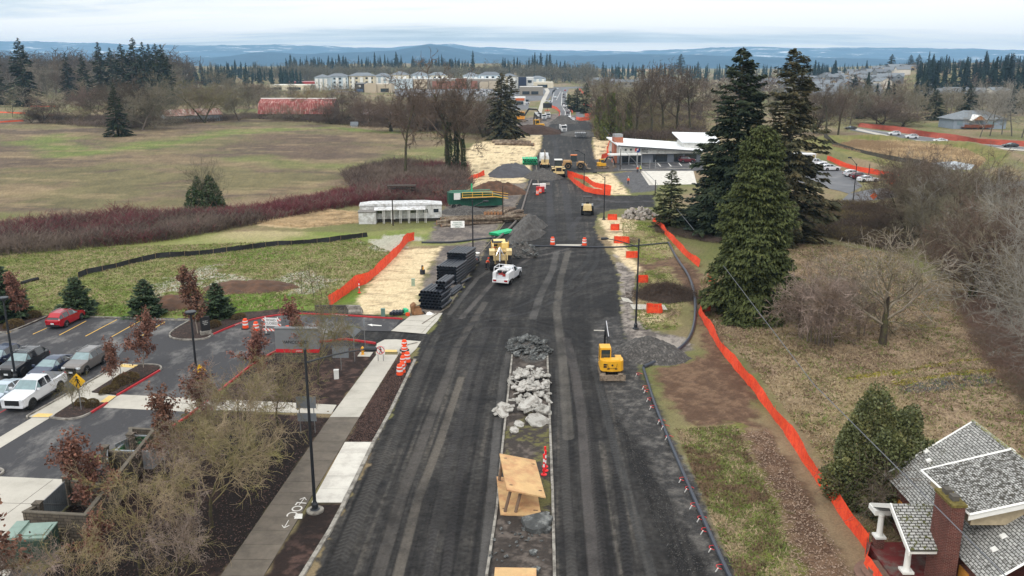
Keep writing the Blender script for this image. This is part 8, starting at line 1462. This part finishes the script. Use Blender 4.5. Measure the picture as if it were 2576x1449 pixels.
SOILD = mat('gravel_dark', S(72, 70, 68), .95, var=.35, sc=5, col2=S(108, 104, 100), sc2=2.5, thr=(.5, .7), bump=.8); SOILB = mat('soil_brown', S(98, 72, 56), .95, var=.3, sc=2, col2=S(70, 54, 44), sc2=1, bump=.8); SOILK = mat('soil_dark_brown', S(62, 46, 38), .95, var=.3, sc=1.5, bump=.8); SOILG = mat('gravel_grey', S(88, 86, 84), .95, var=.3, sc=2, col2=S(78, 76, 74), sc2=1.2, bump=.6)
mound('gravel_heap', 1478, 450, 2.2, 5.5, 2.2, SOILG, 'long grey gravel ridge between the kerb and the dark road', Z5, 3, -.5, pw=0); mound('gravel_heap', 1500, 385, 2.5, 6, 2.4, SOILG, 'rear part of the long grey gravel ridge', Z5, 8, -.4, pw=0)
mound('gravel_heap', 2400, 1330, 3.6, 3.2, 1.7, SOILD, 'dark gravel heap right of the yellow mini excavator', Z5, 4, 0); mound('gravel_heap', 2530, 1360, 2.4, 2.0, .9, SOILD, 'low right shoulder of the dark gravel heap', Z5, 5)
X, Y = P(*Z5(1435, 590)); mound('rock_heap', 1435, 575, 2.9, 2.7, 2.1, SOILD, 'cone of dark crushed rock beside the cream machine', Z5, 6); heap(CD, X, Y + 1, 3.2, 2.8, 2.1, 70, .55, 'rock', 'dark rock on the cone beside the cream machine', 'rock', 'rocks of the crushed rock cone')
X, Y = P(1330, 880); mound('asphalt_heap', 1330, 882, 2.1, 3.6, .9, SOILD, 'dark core of the broken asphalt heap at the head of the median', None, 7); heap(CD, X, Y, 2.1, 3.4, 1.1, 120, .8, 'asphalt_chunk', 'dark broken asphalt slab in the heap at the head of the median', 'rubble', 'broken asphalt slabs')
X, Y = P(1335, 975); heap(CH, X, Y, 1.95, 5.2, .75, 150, .68, 'concrete_chunk', 'pale broken concrete piece in the median heap', 'rubble', 'broken concrete pieces'); X, Y = P(1310, 1035); heap(CH, X, Y, 2.2, 2.2, .6, 20, 1.15, 'concrete_slab', 'large broken concrete slab at the near end of the pale heap', 'rubble', 'large concrete slabs')
for x, y, s, lb in ((1352, 1062, 2.0, 'square flat concrete slab lying nearest below the pale heap'), (1293, 1087, .8, 'small concrete block alone on the mossy median'), (1305, 1072, .9, 'concrete piece left of the square slab')): X, Y = P(x, y); link('concrete_slab', CH[2], None, (X, Y, .2), .5, (s, s, 1), label=lb, cat='rubble', group='large concrete slabs').rotation_euler = (.25, .1, .5)
for x, y, s, lb in ((1345, 1325, 2.3, 'large flat grey boulder below the plywood panels'), (1372, 1338, .8, 'small boulder right of the large flat one'), (1370, 1300, .7, 'small boulder behind the large flat one'), (1340, 1395, .6, 'small grey stone low on the median'), (1345, 1440, .7, 'small stone at the bottom of the median')): X, Y = P(x, y); link('boulder', CD[3], None, (X, Y, .15), 1, (s, s * .8, s), label=lb, cat='boulder', group='boulders on the median')
heap(CD, *P(1300, 1380), 1.7, 3.4, .1, 46, .22, 'stone', 'small dark stone lying on the median', 'stone', 'stones on the median'); X, Y = P(*Z5(2350, 312)); heap(CR, X, Y + 1.4, 3.4, 2.2, 2.0, 120, .75, 'cobble', 'pale round stone in the cobble heap by the olive evergreen', 'stone', 'cobble heap')
mound('tarped_heap', 1945, 1120, 6.5, 9, 2.8, mat('dark_tarp', S(74, 74, 78), .8, var=.15, sc=.8), 'dark covered heap on the straw bank left of the road', Z1, 9, -.1); mound('soil_heap', 1800, 1262, 6, 4, 2.6, SOILB, 'brown soil heap behind the green trailer, left half', Z1, 10); mound('soil_heap', 1900, 1265, 5, 3.5, 2.2, SOILB, 'brown soil heap behind the green trailer, right half', Z1, 11)
mound('soil_heap', 1300, 475, 4.0, 3.0, 1.1, SOILB, 'reddish soil heap on the lawn behind the small spruces', Z3, 12); mound('soil_heap', 1770, 350, 3.6, 3.2, .9, SOILB, 'reddish soil heap in the middle of the lawn, left part', Z3, 13); mound('soil_heap', 1980, 345, 4.4, 3.0, .9, SOILB, 'reddish soil heap in the middle of the lawn, right part', Z3, 14)
mound('soil_heap', 620, 715, 13, 12, 3.6, SOILK, 'dark brown soil heap under the raised excavator boom', Z9, 15); mound('gravel_heap', 1018, 592, 7, 8, 3.6, SOILD, 'dark gravel cone at the end of the paved lanes', Z9, 16, pw=0); mound('gravel_heap', 770, 1278, 5, 6, 2.2, SOILD, 'dark gravel heap behind the vacuum truck', Z9, 17); mound('gravel_heap', 1240, 740, 8, 12, 1.8, SOILD, 'dark gravel bank right of the dump truck', Z9, 18); mound('gravel_heap', 1020, 262, 5, 3, 1.3, SOILD, 'dark gravel heap in front of the green trailer', Z5, 19)
g = np.random.default_rng(5); n = 5200; X, Y = P(1672, 745); u = g.normal(0, .42, (n, 2)).clip(-1, 1); zz = np.clip(1 - (u ** 2).sum(1), 0, 1) * g.uniform(0, 1, n) * 1.7; A_ = np.stack([u[:, 0] * 4.6, u[:, 1] * 3.4, zz], 1); B_ = A_ + g.normal(0, .38, (n, 3)); mb = MB(); segs_mesh(mb, A_, B_, np.full(n, .018), np.full(n, .008)); e = empty('brush_pile', (X, Y, 0), 0, 'dark heap of cut brush beside the street lamp', 'brush pile'); mb.build('branches', mat('brush_dark', S(84, 70, 60), .95, var=.3, sc=2), e)
m_ = mound('core', 1672, 745, 4.0, 3.2, 1.2, mat('brush_core', S(56, 46, 40), .95, var=.4, sc=4, bump=1), 'x', None, 31); m_.parent = e; m_.location = (0, 0, 0); del m_['label']; del m_['category']
PBL = mat('pipe_black', S(44, 49, 58), .38, var=.1, sc=2); PGR = mat('pipe_green', S(44, 184, 128), .5, var=.08, sc=3)
def hollow(r_, l_, m, n=14):
    a = MB(); vs = []
    for y, rr in ((0, r_), (l_, r_), (l_, r_ * .86), (.0, r_ * .86)):
        for j in range(n): t = 2 * PI * j / n; vs.append((cos(t) * rr, y, sin(t) * rr))
    fs = [(k * n + j, k * n + (j + 1) % n, ((k + 1) % 4) * n + (j + 1) % n, ((k + 1) % 4) * n + j) for k in range(4) for j in range(n)]; a.add(vs, fs); return a.mesh('pipe', m, False)
def stack(px, py, nx, nz, r_, l_, rz, lb, grp, m, stag=True, Z=Z5, z0=.1, dx=0, dy=0, name='pipe'):
    X, Y = P(*Z(px, py)); X += dx; Y += dy; me = hollow(r_, l_, m)
    for k in range(nz):
        for i in range(nx - (k % 2 if stag else 0)):
            u_ = (i + (.5 if stag and k % 2 else 0)) * r_ * 2.06; link(name, me, None, (X + cos(rz) * u_, Y + sin(rz) * u_, z0 + r_ + k * r_ * (1.76 if stag else 2.05)), rz + ru(-.01, .01), label=lb, cat='pipe', group=grp)
A1 = -.26; stack(815, 800, 7, 6, .19, 4.4, A1, 'black pipe in the larger pipe stack, nearer bundle', 'black pipes of the larger stack', PBL, False); stack(815, 800, 7, 8, .19, 4.4, A1, 'black pipe in the larger pipe stack, raised rear bundle', 'black pipes of the larger stack', PBL, False, dx=1.0, dy=4.6)
stack(680, 990, 7, 6, .2, 3.6, A1, 'black pipe in the nearer pipe stack', 'black pipes of the nearer stack', PBL); stack(770, 985, 3, 3, .2, 3.4, A1, 'black pipe on top of the nearer stack', 'black pipes of the nearer stack', PBL, z0=2.1, dx=.6, dy=.4)
stack(876, 893, 4, 2, .12, 4.0, A1, 'thin black pipe lying between the two pipe stacks', 'thin black pipes', PBL); stack(985, 808, 1, 1, .15, 3.2, A1 - .1, 'single black pipe lying by the muddy kerb', None, PBL); stack(1000, 690, 5, 4, .11, 5, A1, 'thin black pipe in the caged rack behind the larger stack', 'caged thin pipes', PBL)
stack(1200, 432, 9, 2, .11, 4.5, -.7, 'mint green pipe lying beside the lawn', 'mint green pipes', PGR); stack(2035, 1052, 7, 3, .3, 6, 0, 'mint green pipe bundle by the covered heap', 'far green pipes', PGR, Z=Z1); stack(1190, 782, 6, 3, .35, 5, 0, 'grey pipe in the far bundle on the gravel bank', 'far grey pipes', STEEL, Z=Z9)
def hose(pts, r_, m, lb, name='ground_pipe', z=None, k=3, cat='pipe'):
    w = [(*p, z if z is not None else r_) for p in PL(arc(pts, k))]; o0 = w[0]; e = empty(name, (o0[0], o0[1], 0), 0, lb, cat); mb = MB(); mb.tube([(a[0] - o0[0], a[1] - o0[1], a[2]) for a in w], r_, 8); mb.build('tube', m, e); return e, o0
PB2 = mat('pipe_grey_black', S(58, 64, 74), .4, var=.1, sc=1)
hose([(1682, 612), (1702, 652), (1740, 704), (1752, 780), (1741, 850), (1700, 890), (1620, 926)], .17, PB2, 'black pipe bending round the brush pile and gravel heap'); hose([Z5(1450, 516), Z5(1900, 524), Z5(2140, 530), Z5(2330, 515), Z5(2550, 494)], .12, PBL, 'thin black pipe crossing the road by the two drums')
e, o0 = hose([(1618, 928), (1650, 1030), (1700, 1150), (1760, 1290), (1832, 1449), (1862, 1510)], .13, PB2, 'long black pipe with red hoops running down the right gravel edge', k=2)
RH = mat('hoop_red', S(206, 54, 56), .6, var=.05)
for i, (x, y) in enumerate([Z6(2040, 130), Z6(2085, 215), Z6(2095, 240), Z6(2115, 295), Z6(2135, 345), Z6(2190, 440), Z6(2215, 475), Z6(2240, 545), Z7(20, 730), Z7(65, 800), Z7(105, 925), Z7(160, 1025), Z7(190, 1115), Z7(250, 1250), Z7(305, 1395)]):
    q = P(x, y); a = MB(); a.tube([(q[0] - o0[0] + cos(t) * .3 - .1, q[1] - o0[1] + sin(t) * .2, .05 + .14 * sin(t * .5 + .3)) for t in np.linspace(.3, 4.6, 10)], .02, 5); h_ = a.build('red_hoop', RH, e); a = MB(); a.box((q[0] - o0[0] - .45, q[1] - o0[1] - .35, .16), (.05, .05, .42), .4, 0, .5); a.build('white_tag', TRIM, e)
hose([Z5(690, 492), Z5(800, 494), Z5(950, 490), Z5(1100, 470), Z5(1250, 456)], .15, PBL, 'black corrugated pipe lying across the top of the straw patch'); hose([Z5(1250, 480), Z5(1330, 410), Z5(1410, 330), Z5(1450, 240), Z5(1480, 130), Z5(1520, 20)], .2, mat('sock_muddy', S(104, 98, 94), .9, var=.2, sc=2), 'muddy grey sediment sock following the left kerb', 'sediment_sock', cat='sock'); hose([Z3(165, 325), Z3(230, 305), Z3(290, 292)], .22, SILT, 'rolled black fabric lying on the lawn at the far left', 'fabric_roll', cat='roll')
LOG = mat('log_bark', S(92, 78, 66), .95, var=.3, sc=3, col2=S(128, 116, 100), sc2=1.5, rnd=.2); LEN = mat('log_end', S(158, 116, 84), .9, var=.1, sc=3)
def logm(r_, l_):
    a = MB(); a.tube([(0, 0, 0), (l_ * .5, .1, .05), (l_, 0, 0)], [r_, r_ * .92, r_ * .8], 9, 0, False); a.tube([(-.01, 0, 0), (.02, 0, 0)], r_ * .97, 9, 1); a.tube([(l_ - .02, 0, 0), (l_ + .01, 0, 0)], r_ * .78, 9, 1); return a.mesh('log', [LOG, LEN])
LM = [logm(.22, 11), logm(.3, 6), logm(.19, 8)]
for i in range(16): X, Y = P(*Z5(800 + (i % 5) * 8, 380 - (i % 6) * 5)); link('log', LM[0 if i % 3 else 2], None, (X + ru(-.5, 1.5), Y + (i % 6) * .45 + 1.2, .22 + .36 * (i // 6)), .30 + ru(-.05, .05), 1.4, label='long thin log in the pile behind the white sign board', cat='log', group='long logs behind the sign board')
for i in range(22): X, Y = P(*Z5(1170 + (i % 8) * 24, 318)); link('log', LM[1], None, (X, Y, .3 + .5 * (i // 8)), PI / 2 - .35 - .05 * (i % 5), 1.1, label='thick grey log in the stack before the green trailer', cat='log', group='thick logs before the green trailer')
for x, y, lb, rz in ((1800, 885, 'upper fallen log on the straw bank', -.25), (1820, 900, 'lower fallen log on the straw bank', -.3)): X, Y = P(*Z1(x, y)); link('log', LM[1], None, (X, Y, .5), rz, 2.4, label=lb, cat='log', group='fallen logs on the straw bank')
X, Y = P(*Z5(962, 378)); e = empty('fill_sign', (X, Y, 0), .05, 'white board lettered in green leaning on the long logs', 'sign'); a = MB(); a.box((0, .3, .6), (2.4, .05, 1.2), 0, 0, -.35); a.build('board', TRIM, e)
for i, s_ in enumerate(('WANTED', 'CLEAN FILL', 'ONLY')): text('lettering', s_, .36, mat('sign_green', S(40, 96, 72), .7), e, (0, .14 - .035 + i * -.12 + .06, .95 - i * .36), (PI / 2 - .35, 0, 0), .003)
X0, Y0 = P(*Z5(900, 236)); X1, Y1 = P(*Z5(1318, 220)); w_ = hypot(X1 - X0, Y1 - Y0); e = empty('green_trailer', ((X0 + X1) / 2, (Y0 + Y1) / 2, 0), atan2(Y1 - Y0, X1 - X0), 'dark green ribbed tank trailer with a yellow-railed walkway behind the logs', 'trailer'); GT = mat('trailer_green', S(22, 78, 62), .5, var=.1, sc=1)
a = MB(); a.side([(-w_ / 2, .9), (-w_ / 2 + 2, .9), (-w_ / 2 + 2.2, .4), (w_ / 2 - .5, .4), (w_ / 2 - .5, 2.2), (w_ / 2 - 3, 3.0), (-w_ / 2, 3.2)], 0, 2.5); a.build('tank', GT, e)
a = MB(); [a.box((-w_ / 2 + .3 + i * .4, -.03, 1.75), (.08, .06, 2.2)) for i in range(int((w_ - 3) / .4))]; a.build('ribs', GT, e); bx(e, 'rim', mat('rim_pale_green', S(96, 158, 134), .5), ((-1, -.02, 3.25), (w_ - 3, .12, .14)), ((-1, 2.5, 3.25), (w_ - 3, .12, .14)))
a = MB(); YR = mat('rail_yellow')
for z in (2.25, 2.75, 3.2): a.tube([(-w_ * .27, -.35, z), (w_ * .3, -.35, z), (w_ / 2 + .6, -.35, z - .45)], .05 if z > 2.3 else .1, 5)
for i in range(5): a.tube([(-w_ * .27 + i * w_ * .18, -.35, 2.2 - (.4 if i > 3 else 0)), (-w_ * .27 + i * w_ * .18, -.35, 3.2 - (.3 if i > 3 else 0))], .06, 5)
a.build('railing', YR, e); bx(e, 'walkway', MUDM, ((0, -.4, 2.15), (w_ * .62, .7, .08))); [wheel(e, -w_ / 2 + .9 + s, -.1, .48, .35) for s in (0, 1.1)]; sg = bx(e, 'notice', TRIM, ((-w_ * .36, -.1, 2.5), (1.3, .04, 1.3)))
bx(e, 'green_standpipe', PGR, ((-.8, 1.5, 3.9), (.25, .25, 1.6)))
X, Y = P(*Z5(850, 170)); e = empty('scrap_heap', (X, Y, 0), 0, 'rusty root and scrap heap left of the green trailer', 'scrap'); a = MB(); [a.tube([(ru(-2, 2), ru(-1, 1), ru(.2, 1)), (ru(-2.4, 2.4), ru(-1.4, 1.4), ru(.5, 2.4))], ru(.08, .3), 6) for _ in range(40)]; a.build('roots', mat('rusty_roots', S(96, 62, 50), .95, var=.3, sc=2), e)
X, Y = P(*Z5(515, 198)); e = empty('pallet_stack', (X, Y + 6, 0), .1, 'stack of dark wooden pallets behind the mobile home', 'pallets'); [bx(e, 'pallet', WOODP, ((0, 0, .6 + i * .6), (6, 2, .18)), *[((x, 0, .35 + i * .6), (.2, 2, .3)) for x in (-2.8, -1, 1, 2.8)]) for i in range(5)]
X, Y = P(*Z5(1585, 112)); e = empty('red_pump', (X, Y, 0), 0, 'red pump unit with white parts beside the two drums near the road edge', 'pump'); bx(e, 'engine', mat('pump_red', S(176, 40, 44), .5), ((0, 0, .8), (1.8, 1.2, 1.2))); bx(e, 'white_tank', TRIM, ((.6, .6, 1.4), (1.3, 1, 1.1)), ((-.9, .2, 1.9), (1.6, .25, .25))); bx(e, 'frame', MBLK, ((0, 0, .15), (2.6, 1.4, .2)))
sheet('road_plate', [(1600, 38), (1658, 38), (1658, 58), (1600, 58)], .12, CONO, Z5); sheet('road_slab', [(1680, 503), (1905, 503), (1930, 524), (1668, 520)], .06, CONC, Z5); sheet('board_sheet', [(2262, 958), (2520, 962), (2545, 1000), (2285, 996)], .1, CONC, Z5); sheet('board_sheet', [(2195, 905), (2250, 915), (2290, 950), (2210, 935)], .09, CONC, Z5)
X, Y = P(*Z5(655, 1025)); e = empty('digger_bucket', (X, Y, 0), .3, 'loose rusty excavator bucket at the corner of the concrete apron', 'bucket'); a = MB(); a.side([(-.6, 0), (.5, .05), (.75, .1), (.3, .12), (-.3, .3), (-.45, .9), (-.1, 1.2), (-.3, 1.3), (-.7, 1.0)], -.5, .5); a.build('shell', mat('bucket_rust', S(128, 92, 62), .8, var=.2, sc=3), e); bx(e, 'side_plate', mat('bucket_rust'), ((0, .48, .4), (.9, .05, .75), 0, 0, -.5), ((0, -.48, .4), (.9, .05, .75), 0, 0, -.5)); bx(e, 'teeth', MBLK, *[((.8, -.4 + i * .2, .08), (.25, .08, .08)) for i in range(5)])
for x, m, lb, w in ((158, CONK, 'pale concrete barrier with a sloped end above the red kerb', 1), (52, mat('barrier_dark', S(70, 68, 66), .9, var=.2, sc=2), 'dark concrete barrier left of the pale one', 1), (-55, mat('barrier_dark'), 'dark concrete barrier farthest left above the red kerb', 1)):
    X, Y = P(*Z5(x, 1028)); e = empty('concrete_barrier', (X, Y + .4, 0), -.04, lb, 'barrier', 'concrete barriers above the red kerb'); a = MB(); q = [(-.3, 0), (.3, 0), (.3, .2), (.12, .45), (.1, .95), (-.1, .95), (-.12, .45), (-.3, .2)]; n_ = 8; a.add([(-.95, y, z) for y, z in q] + [(.95 if z > .5 else 1.25, y, z) for y, z in q], [tuple(range(8)), tuple(range(15, 7, -1))] + [(i, i + 8, (i + 1) % 8 + 8, (i + 1) % 8) for i in range(8)]); a.build('block', m, e); e.scale = (1.0, 1.2, 1.0)
for x, y, z, m, lb, s in ((400, 1048, Z5, mat('box_green', S(96, 130, 120), .6), 'small green utility box above the red kerb', 1.0), (627, 815, Z5, mat('box_pale_green', S(150, 168, 148), .6), 'pale green utility box standing on the yellow straw', 1), (2540, 1036, Z3, TRIM, 'small white utility box in the mulch beside the sidewalk', .9)):
    X, Y = P(*z(x, y)); e = empty('utility_box', (X, Y, 0), .1, lb, 'utility box', None, s); bx(e, 'body', m, ((0, 0, .45), (.45, .35, .9))); bx(e, 'lid', m, ((0, 0, .93), (.5, .4, .07)))
X, Y = P(*Z5(246, 1335)); e = empty('fire_hydrant', (X, Y, .05), 0, 'yellow fire hydrant on a small concrete pad left of the sidewalk', 'hydrant'); HY = mat('hydrant_yellow', S(226, 160, 44), .5, var=.06); a = MB(); a.lathe([(.17, 0), (.17, .06), (.12, .08), (.12, .55), (.16, .57), (.15, .68), (.07, .78), (.03, .84)], 14); a.build('barrel', HY, e); [bx(e, 'outlet', HY, ((s * .16, 0, .45), (.14, .13, .13))) for s in (1, -1)]
sheet('hydrant_pad', [(228, 1318), (325, 1318), (300, 1352), (205, 1350)], .06, CONC, Z5)
X, Y = P(*Z5(697, 725)); e = empty('pipe_stub', (X, Y, 0), 0, 'black pipe stub with a yellow marker on the straw', 'pipe stub', None, 1.2); a = MB(); a.lathe([(.3, 0), (.3, .5)], 12); a.lathe([(.12, .5), (.12, 1.0)], 10); a.build('stub', PBL, e); bx(e, 'marker', HY, ((.1, -.15, .7), (.12, .12, .35)))
X, Y = P(*Z5(520, 1046)); e = empty('fitting_pile', (X, Y + .6, 0), .2, 'black pipe fittings under a green and orange cover by the apron', 'fittings'); a = MB(); [a.tube([(-1.0 + i * .35, -.3, .3), (-.6 + i * .35, .4, .35)], .22, 10) for i in range(4)]; a.build('fittings', PBL, e); bx(e, 'cover', PGR, ((.7, 0, .45), (.35, .8, .5), .3)); bx(e, 'cover_edge', ORG, ((.85, -.5, .2), (.3, .4, .35), .5))
mound('sandbag', 750, 1030, .5, .35, .35, TRIM, 'white bag lying at the corner of the concrete apron', Z5, 40, cat='bag')
def sign(bp, zc, w, h, rot, m, lb, posts=(0,), hz=0, z=0, name='road_sign', head=None, grp=None, bk=None):
    X, Y = P(*bp); e = empty(name, (X, Y, z), hz, lb, 'sign', grp); [bx(e, 'post', STEEL, ((p, 0, (zc + h * .3) / 2), (.06, .06, zc + h * .3))) for p in posts]; a = MB(); c_, s_ = cos(rot), sin(rot)
    a.add([(x * c_ - y * s_, d, zc + x * s_ + y * c_) for d in (-.05, -.035) for x, y in ((-w / 2, -h / 2), (w / 2, -h / 2), (w / 2, h / 2), (-w / 2, h / 2))], [(0, 1, 2, 3), (7, 6, 5, 4), (0, 4, 5, 1), (1, 5, 6, 2), (2, 6, 7, 3), (3, 7, 4, 0)]); return e, a.build('panel', m, e)
SGR = mat('sign_back_grey', S(138, 144, 150), .5, metal=.3, var=.06, sc=3); SYE = mat('sign_yellow', S(238, 186, 30), .5, var=.03)
def walker(par, k, cx, cz, y, m):
    a = MB(); a.lathe([(.0, -.004), (.075 * k, -.004), (.075 * k, .004)], 12)
    a.v = [(cx - .02 * k + v[0], y + v[2], cz + .36 * k + v[1]) for v in a.v]
    for p in ([(-.07, .26), (.08, .24), (.10, -.02), (-.03, -.02)], [(-.03, 0), (.05, 0), (-.08, -.4), (-.15, -.38)], [(.03, 0), (.11, 0), (.22, -.36), (.15, -.4)], [(.06, .24), (.11, .2), (.2, .02), (.15, 0)], [(-.07, .26), (-.02, .2), (-.16, .0), (-.2, .04)]): a.add([(cx + x * k, y, cz + z * k) for x, z in p], [(0, 1, 2, 3)])
    a.build('walking_figure', m, par)
e, p_ = sign(Z3(615, 1275), 2.55, .95, .95, PI / 4 + .0, SYE, 'yellow diamond pedestrian sign over the low parking island'); walker(p_, 1.15, 0, 2.5, -.06, MBLK)
sign(Z3(912, 1000), 2.35, .8, .8, PI / 4, SGR, 'grey back of a diamond sign at the top of the parking island'); sign(Z3(1535, 1220), 2.9, .8, .8, PI / 4, SYE, 'yellow sign behind the rusty-leaved tree by the parking lamp')
sign(Z5(185, 1385), 3.1, 1.0, 1.0, PI / 4, SGR, 'grey back of a large diamond sign beside the driveway'); sign(Z5(85, 1449), 1.75, 1.5, 1.1, 0, SGR, 'grey rectangular sign back in the mulch below the diamond one'); sign(Z5(264, 1275), 2.6, .16, .75, 0, SGR, 'narrow sign seen edge-on by the driveway')
sign(Z4(2325, 370), 2.55, 1.5, .95, 0, SGR, 'two-post sign back, upper panel, left of the sidewalk', (-.55, .55)); sign(Z4(2325, 371), 1.35, 1.45, .65, 0, SGR, 'lower panel on the two-post sign left of the sidewalk', ())
e, p_ = sign(Z5(383, 1385), 1.15, .85, .85, 0, TRIM, 'white no-pedestrians sign on a folding stand across the sidewalk', (-.25, .25), name='no_pedestrian_sign'); walker(p_, .8, 0, 1.12, -.056, MBLK); a = MB(); a.tube([(cos(t) * .37, -.065, 1.15 + sin(t) * .37) for t in np.linspace(0, 6.2832, 25)], .03, 5); a.tube([(-.26, -.065, 1.41), (.26, -.065, .89)], .03, 5); a.build('red_ring', RD, p_)
sign((2196, 512), 1.6, 1.1, 1.1, PI / 4, mat('orange_sign', S(232, 96, 32), .6), 'orange diamond works sign beside the side road'); P_ = P(*Z2(1785, 965)); sign(Z2(1785, 965), 2.4, 2.2, 2.2, PI / 4, mat('orange_sign'), 'orange diamond works sign before the grassy bank')
X, Y = P(*Z3(2255, 905)); e = empty('monument_sign', (X, Y, 0), -.03, 'grey monument sign with a red band half hidden by trees', 'sign'); MG = mat('monument_grey', S(118, 121, 124), .6, var=.05, sc=1.5)
bx(e, 'panel', MG, ((0, 0, 2.3), (4.1, .5, 2.0))); bx(e, 'cap', MG, ((0, 0, 3.35), (4.2, .62, .1))); bx(e, 'red_band', mat('band_red', S(196, 30, 44), .5), ((0, -.02, 1.15), (4.05, .52, .34))); bx(e, 'stone_base', BLOCK, ((0, 0, .48), (3.9, .6, .96))); text('lettering', 'VANCOUVER', .42, MBLK, e, (-.1, -.27, 2.0), (PI / 2, 0, 0), .01); text('band_lettering', 'CLINIC', .2, TRIM, e, (.2, -.3, 1.15), (PI / 2, 0, 0), .008)
X, Y = P(*Z3(1556, 706)); e = empty('sign_block', (X, Y, .1), -.05, 'dark low sign block with white lettering on the parking island', 'sign'); bx(e, 'panel', MBLK, ((0, 0, 1.15), (.9, .3, 1.5), .6)); bx(e, 'base', CONK, ((0, 0, .2), (1.1, .5, .4), .6)); [text('lettering', s_, .13, TRIM, e, (.09, -.14, 1.45 - i * .18), (PI / 2, 0, .6), .004) for i, s_ in enumerate(('PATIENT', 'PARKING', 'ONLY'))]
def kerb_text(a, b, Z, y=.0):
    p, q = Vector(P(*Z(*a))), Vector(P(*Z(*b))); an = atan2((q - p).y, (q - p).x); m_ = (p + q) / 2; n = Vector((sin(an), -cos(an))); return text('kerb_lettering', 'NO PARKING  FIRE LANE', .15, TRIM, None, (m_.x + n.x * .095, m_.y + n.y * .095, .075), (PI / 2, 0, an), .003, sx=1.2)
for o in (kerb_text((1030, 1078), (1110, 1030), Z3), kerb_text((25, 1033), (125, 1041), Z5), kerb_text((1755, 641), (1840, 611), Z3)): o['kind'] = 'structure'
p0 = Vector(P(*Z4(2270, 905))); p1 = Vector(P(*Z4(2195, 1000))); an = atan2((p1 - p0).y, (p1 - p0).x); SP = mat('spray_white', S(214, 212, 206), .8, var=.1, sc=8)
o = text('painted_lettering', 'LOC', .95, SP, None, (*((p0 + p1) / 2), .072), (0, 0, an), .003); o['kind'] = 'structure'
def arrow(a, b):
    a, b = Vector(P(*Z4(*a))), Vector(P(*Z4(*b))); d = (b - a).normalized(); n = Vector((-d.y, d.x)); mb = MB()
    for p, q in ((a, b), (b, b - d * .3 + n * .22), (b, b - d * .3 - n * .22)): mb.tube([(p.x, p.y, .07), (q.x, q.y, .07)], .025, 4)
    mb.build('painted_arrow', SP, kind='structure')
arrow((2258, 918), (2300, 862)); arrow((2178, 1035), (2145, 1092)); sheet('paint_patch', [(2232, 985), (2285, 985), (2280, 1022), (2220, 1022)], .075, SP, Z4)
def litter(poly, n, m, seed, lb, ln=.25):
    q, g = scatter(poly, n, seed); a = g.uniform(0, 6.28, n); l_ = ln * g.uniform(.3, 1.2, n); A_ = np.stack([q[:, 0], q[:, 1], np.full(n, .03)], 1); D_ = np.stack([np.cos(a), np.sin(a), g.normal(0, .25, n)], 1); mb = MB(); leaves_mesh(mb, A_ + [0, 0, .03], D_, g.normal(0, 1, (n, 3)) + [0, 0, 1.5], l_, l_ * .5); mb.build('leaf_litter', m, label=lb, cat='leaf litter', kind='stuff')
LL = mat('leaf_pale', S(150, 128, 112), .9, var=.25, sc=5, rnd=.1)
litter(DRYR, 9000, LL, 1, 'pale dead leaves strewn over the right meadow', .2); litter(BROWN[1], 4000, LL, 2, 'dead leaves along the foot of the long orange fence', .16)
for i, b_ in enumerate(MULCH[:2]): litter(b_, 9000, mat('bark_chip', S(88, 68, 62), .9, var=.3, sc=6), 5 + i, ('bark chips scattered under the leafless trees', 'bark chips on the strip beside the road kerb')[i], .13)
gp = PL([(1470, 900), (1560, 830), (1620, 960), (1700, 1120), (1845, 1449), (1700, 1449), (1560, 1100)]); litter(gp, 9000, SOILG, 9, 'loose grey stones along the right gravel edge', .09)
hz = bpy.data.materials.new('haze'); hz.use_nodes = True; t = hz.node_tree; t.nodes.clear(); o_ = N(t, 'ShaderNodeOutputMaterial'); pv = N(t, 'ShaderNodeVolumePrincipled', i_Density=8e-5, i_Anisotropy=0.0); pv.inputs['Color'].default_value = (.42, .7, 1.0, 1); L(t, pv.outputs[0], o_.inputs['Volume'])
mb = MB(); mb.box((0, 5400, 160), (19000, 11000, 340)); mb.build('haze', hz, kind='stuff')
